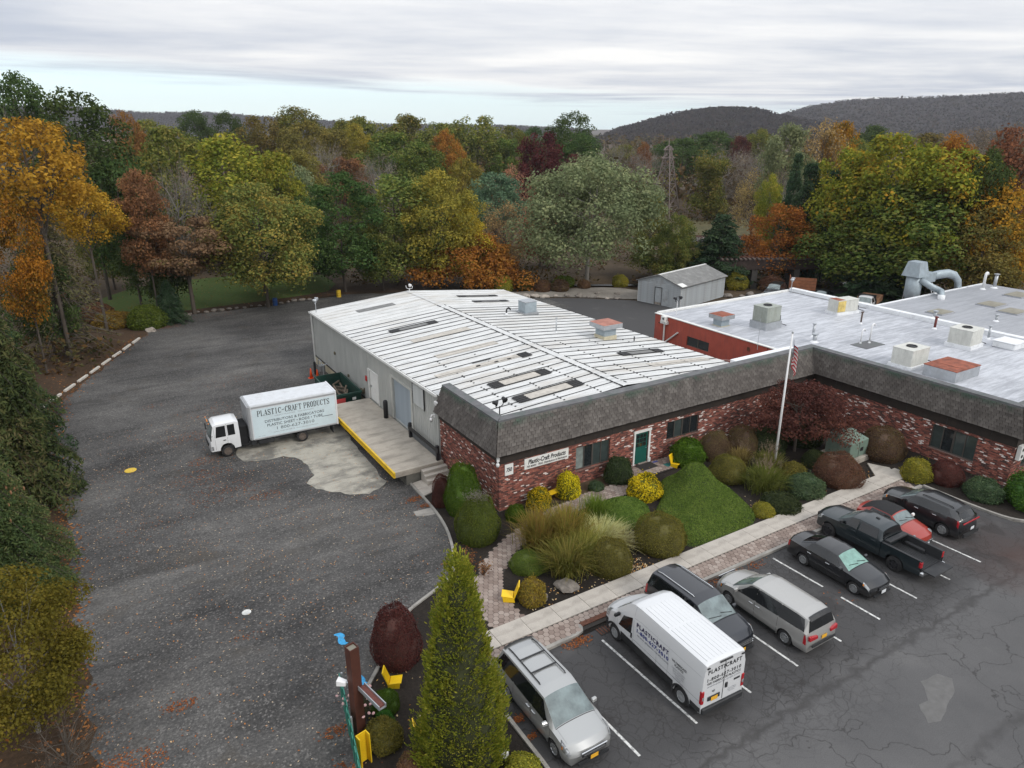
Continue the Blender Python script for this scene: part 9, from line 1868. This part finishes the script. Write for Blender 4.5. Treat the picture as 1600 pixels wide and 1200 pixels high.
for i in range(44):
 if ti is None: ti = G().box(-.14, .14, -1.9, 1.9, 4.4, 4.6).obj('tie', M_TIE, tr_); o = ti
 else: o = ti.copy(); link(o, tr_)
 o.location = (-13.8 + i * .64, 0, 0)
for y in (-.75, .75): G().box(-14, 14, y - .05, y + .05, 4.6, 4.75).obj('rail', M_RUST, tr_)
for x in (-9, -3, 3, 9): G().box(x - .4, x + .4, -1.5, 1.5, -1, 3.0).obj('pier', mat('dark_concrete', (.07, .065, .06), .9), tr_)
tk = thing('railway_track', 'stretch of rusty railway track on the bank beyond the creek', 'railway track', (98.0, 70.0, -1.1), R(-34)); G().prism([(-22, -1.9), (22, -1.9), (22, 1.9), (-22, 1.9)], 0, .25).obj('ballast', mat('ballast_grey', (.19, .175, .17), .95, 0, .3, 6), tk)
for y in (-.75, .75): G().box(-22, 22, y - .05, y + .05, .36, .5).obj('rail', M_RUST, tk)
q = G(); [q.box(-21.8 + i * .7, -21.55 + i * .7, -1.3, 1.3, .25, .36) for i in range(62)]; o = q.obj('ties', M_TIE, tk); o['kind'] = 'stuff'
up = thing('utility_pole', 'thin pale utility pole with a crossarm showing above the trees on the right', 'utility pole', (262, 128, -1.5)); G().tube([(0, 0, 0), (0, 0, 19.5)], [.22, .16], 8).obj('pole', M_GALV, up); G().box(-1.4, 1.4, -.15, .15, 18.6, 18.85).obj('crossarm', M_GALV, up)
def far_wood():
 r = np.random.default_rng(77); fw = np.array([.5225, .8526]); rt = np.array([.8526, -.5225]); C = []
 while len(C) < 1500:
  d = 190 + 900 * r.random() ** 1.6; s = r.uniform(-.95, .95) * d
  C.append((-17.8 + fw[0] * d + rt[0] * s, -30.4 + fw[1] * d + rt[1] * s, d))
 for _ in range(900): C.append((r.uniform(-320, -40), r.uniform(-70, 260), 150)) if _ % 3 else C.append((r.uniform(92, 330), r.uniform(-120, 40), 150))
 C = np.array(C); n = 72000; w = 1 / C[:, 2] ** .3; w /= w.sum(); idx = r.choice(len(C), n, p=w); D = r.normal(0, 1, (n, 3)); D[:, 2] = np.abs(D[:, 2]); D /= np.linalg.norm(D, axis=1)[:, None]
 hh = r.uniform(11, 17, len(C)) + np.where(C[:, 2] > 500, 1.5, 0); ww = r.uniform(4, 8, len(C))
 P_ = np.stack([C[idx, 0] + D[:, 0] * ww[idx], C[idx, 1] + D[:, 1] * ww[idx], -1.5 + hh[idx] * (.15 + .85 * np.clip(D[:, 2] * r.uniform(.5, 1.05, n), 0, 1))], 1)
 V, F = leaf_cards(P_, D, .55 + C[idx, 2] * .0012, .7, 78, .5); o = mesh_obj('distant_wood', np_mesh('distant_wood', V, F), foliage('distant_wood_leaf', [(.030, .040, .018), (.060, .062, .024), (.10, .072, .032), (.075, .058, .040), (.13, .075, .03), (.05, .06, .03)], .2, .75, .035), None); o['kind'] = 'stuff'
far_wood()
def undergrowth():
 r = np.random.default_rng(91); P_ = []; fw = np.array([.5225, .8526]); rt = np.array([.8526, -.5225])
 while len(P_) < 52000:
  d = r.uniform(60, 200); s = r.uniform(-.85, .85) * d; x, y = -17.8 + fw[0] * d + rt[0] * s, -30.4 + fw[1] * d + rt[1] * s
  if y < 8.5 and x > 20 and x < 68: continue
  if -16 < x < 15 and 55 < y < 84: continue
  if x < 30 and y < 64:
   if not (x < -21.5 + max(0, (y - 34)) * .46 - 1.0): continue
  if 20 < x < 62 and y < 52 and not (x > 50 and y > 40): continue
  if 60 < x < 74 and y < 30: continue
  nz = mnoise.noise((x * .10, y * .10, 4));
  if nz < -.08: continue
  if 84 < x < 130 and 44 < y < 84 and nz < .3: continue
  P_.append((x, y, h(x, y) - .3 + r.random() ** 1.5 * (1.2 + 5.0 * max(0, nz))))
 P_ = np.array(P_); V, F = leaf_cards(P_, np.tile([0, 0, 1.0], (len(P_), 1)), np.full(len(P_), .24), .6, 92, .7); o = mesh_obj('undergrowth', np_mesh('undergrowth', V, F), foliage('undergrowth_leaf', [(.022, .026, .012), (.045, .046, .020), (.085, .065, .028), (.12, .065, .03), (.06, .042, .03)], .2, .6, .12), None); o['kind'] = 'stuff'
undergrowth()
def hill(name, pts, depth, col, seed, dist_scale=1.0):
 """a wooded ridge: crest given in azimuth (degrees from the view axis, + right), distance and crest height"""
 A = np.array(pts, float); nx, ny = 300, 40; V = [];
 for i in range(nx):
  az_ = A[0, 0] + (A[-1, 0] - A[0, 0]) * i / (nx - 1); d0 = np.interp(az_, A[:, 0], A[:, 1]); z0 = np.interp(az_, A[:, 0], A[:, 2]); ang = R(31.5 + az_)
  for j in range(ny):
   t_ = j / (ny - 1); d = d0 - depth * (1 - t_) if t_ < .8 else d0 - depth * .2 + (t_ - .8) * depth; s_ = min(1, t_ / .8);
   x, y = -17.8 + math.sin(ang) * d, -30.4 + math.cos(ang) * d
   z = -2 + z0 * (s_ ** 1.3 if t_ <= .8 else 1 - (t_ - .8) * .6); c = mnoise.noise((x * .03, y * .03, seed)) * 3 + mnoise.noise((x * .11, y * .11, seed + 3)) * 1.8
   V.append((x, y, z + c * min(1, s_ * 3) * (.4 + z0 / 120)))
 i = np.arange(nx * ny).reshape(nx, ny); q = np.stack([i[:-1, :-1], i[1:, :-1], i[1:, 1:], i[:-1, 1:]], -1).reshape(-1, 4)
 o = mesh_obj(name, np_mesh(name, V, q), col, None, True); tag(o, kind='structure'); r = np.random.default_rng(seed); Va = np.array(V).reshape(nx, ny, 3); n = 30000; ii = r.integers(0, nx - 1, n); jj = (r.random(n) ** .8 * (ny * .84)).astype(int); P_ = Va[ii, jj] + np.stack([r.normal(0, 4, n), r.normal(0, 4, n), r.uniform(-1, 3.6, n)], 1)
 Vv, F = leaf_cards(P_, np.tile([-.4, -.6, .7], (n, 1)), r.uniform(1.3, 2.7, n), .75, seed + 5, .6); w = mesh_obj('hill_wood', np_mesh('hill_wood', Vv, F), foliage('hill_leaf', [(.020, .016, .015), (.032, .025, .023), (.046, .034, .028), (.032, .031, .020), (.065, .040, .028)], .15, .5, .02), None); w['kind'] = 'stuff'
M_HILL = m_soil('hill_woodland', [(.016, .013, .012), (.028, .022, .020), (.045, .034, .027)], .08, .01, .5)
hill('hill', [(6.5, 1500, 4), (8.5, 1500, 22), (11, 1500, 40), (13.5, 1500, 52), (15.5, 1500, 57), (17.5, 1500, 54), (19.5, 1500, 42), (22, 1500, 30), (24, 1500, 18)], 420, M_HILL, 5)
hill('hill', [(17, 2300, 20), (19.5, 2300, 56), (21.5, 2300, 76), (24, 2300, 90), (27, 2300, 92), (31, 2300, 95), (35, 2300, 102), (40, 2300, 108), (46, 2300, 110)], 900, M_HILL, 9)
hill('hill', [(-38, 2500, 72), (-30, 2500, 80), (-26, 2500, 64), (-22, 2500, 66), (-17, 2500, 52), (-10, 2500, 34), (0, 2500, 30), (6, 2500, 18)], 500, M_HILL, 13)
# scattered far houses
M_HOUSE = mat('far_house_white', (.62, .61, .58), .7, 0, .05, 1); M_HROOF = mat('far_house_roof', (.12, .11, .11), .8)
for i, (x, y, w, dp_, rz0, lab) in enumerate([(330, 118, 11, 8, .3, 'small white house showing among the far trees below the right ridge'), (352, 108, 9, 7, .6, 'pale house right of the white one below the right ridge')]):
 t = thing('far_house', lab, 'house', (x, y, -1), rz0); G().box(-w / 2, w / 2, -dp_ / 2, dp_ / 2, 0, 13).obj('wall', M_HOUSE, t); G().add([(-w / 2 - .5, -dp_ / 2 - .5, 13), (w / 2 + .5, -dp_ / 2 - .5, 13), (w / 2 + .5, dp_ / 2 + .5, 13), (-w / 2 - .5, dp_ / 2 + .5, 13), (-w / 2 - .5, 0, 16), (w / 2 + .5, 0, 16)], [(0, 1, 5, 4), (2, 3, 4, 5), (0, 4, 3), (1, 2, 5), (3, 2, 1, 0)]).obj('roof', M_HROOF, t)
 for k in range(3):
  for zz in (7.5, 10.5): f = G().box(-w / 2 + 1.5 + k * 3, -w / 2 + 2.7 + k * 3, -dp_ / 2 - .05, -dp_ / 2 - .002, zz, zz + 1.6).obj('window', M_GLASS, t)
hz = G().box(-1900, 2750, -120, 2950, -6, 128).obj('haze', None); hz['kind'] = 'stuff'
mh = bpy.data.materials.new('haze'); mh.use_nodes = True; th = mh.node_tree; th.nodes.clear(); oh = th.nodes.new('ShaderNodeOutputMaterial'); vh = th.nodes.new('ShaderNodeVolumePrincipled'); vh.inputs['Color'].default_value = (.86, .90, 1, 1); vh.inputs['Density'].default_value = .00009; vh.inputs['Anisotropy'].default_value = .2; th.links.new(vh.outputs[0], oh.inputs['Volume']); hz.data.materials.append(mh)
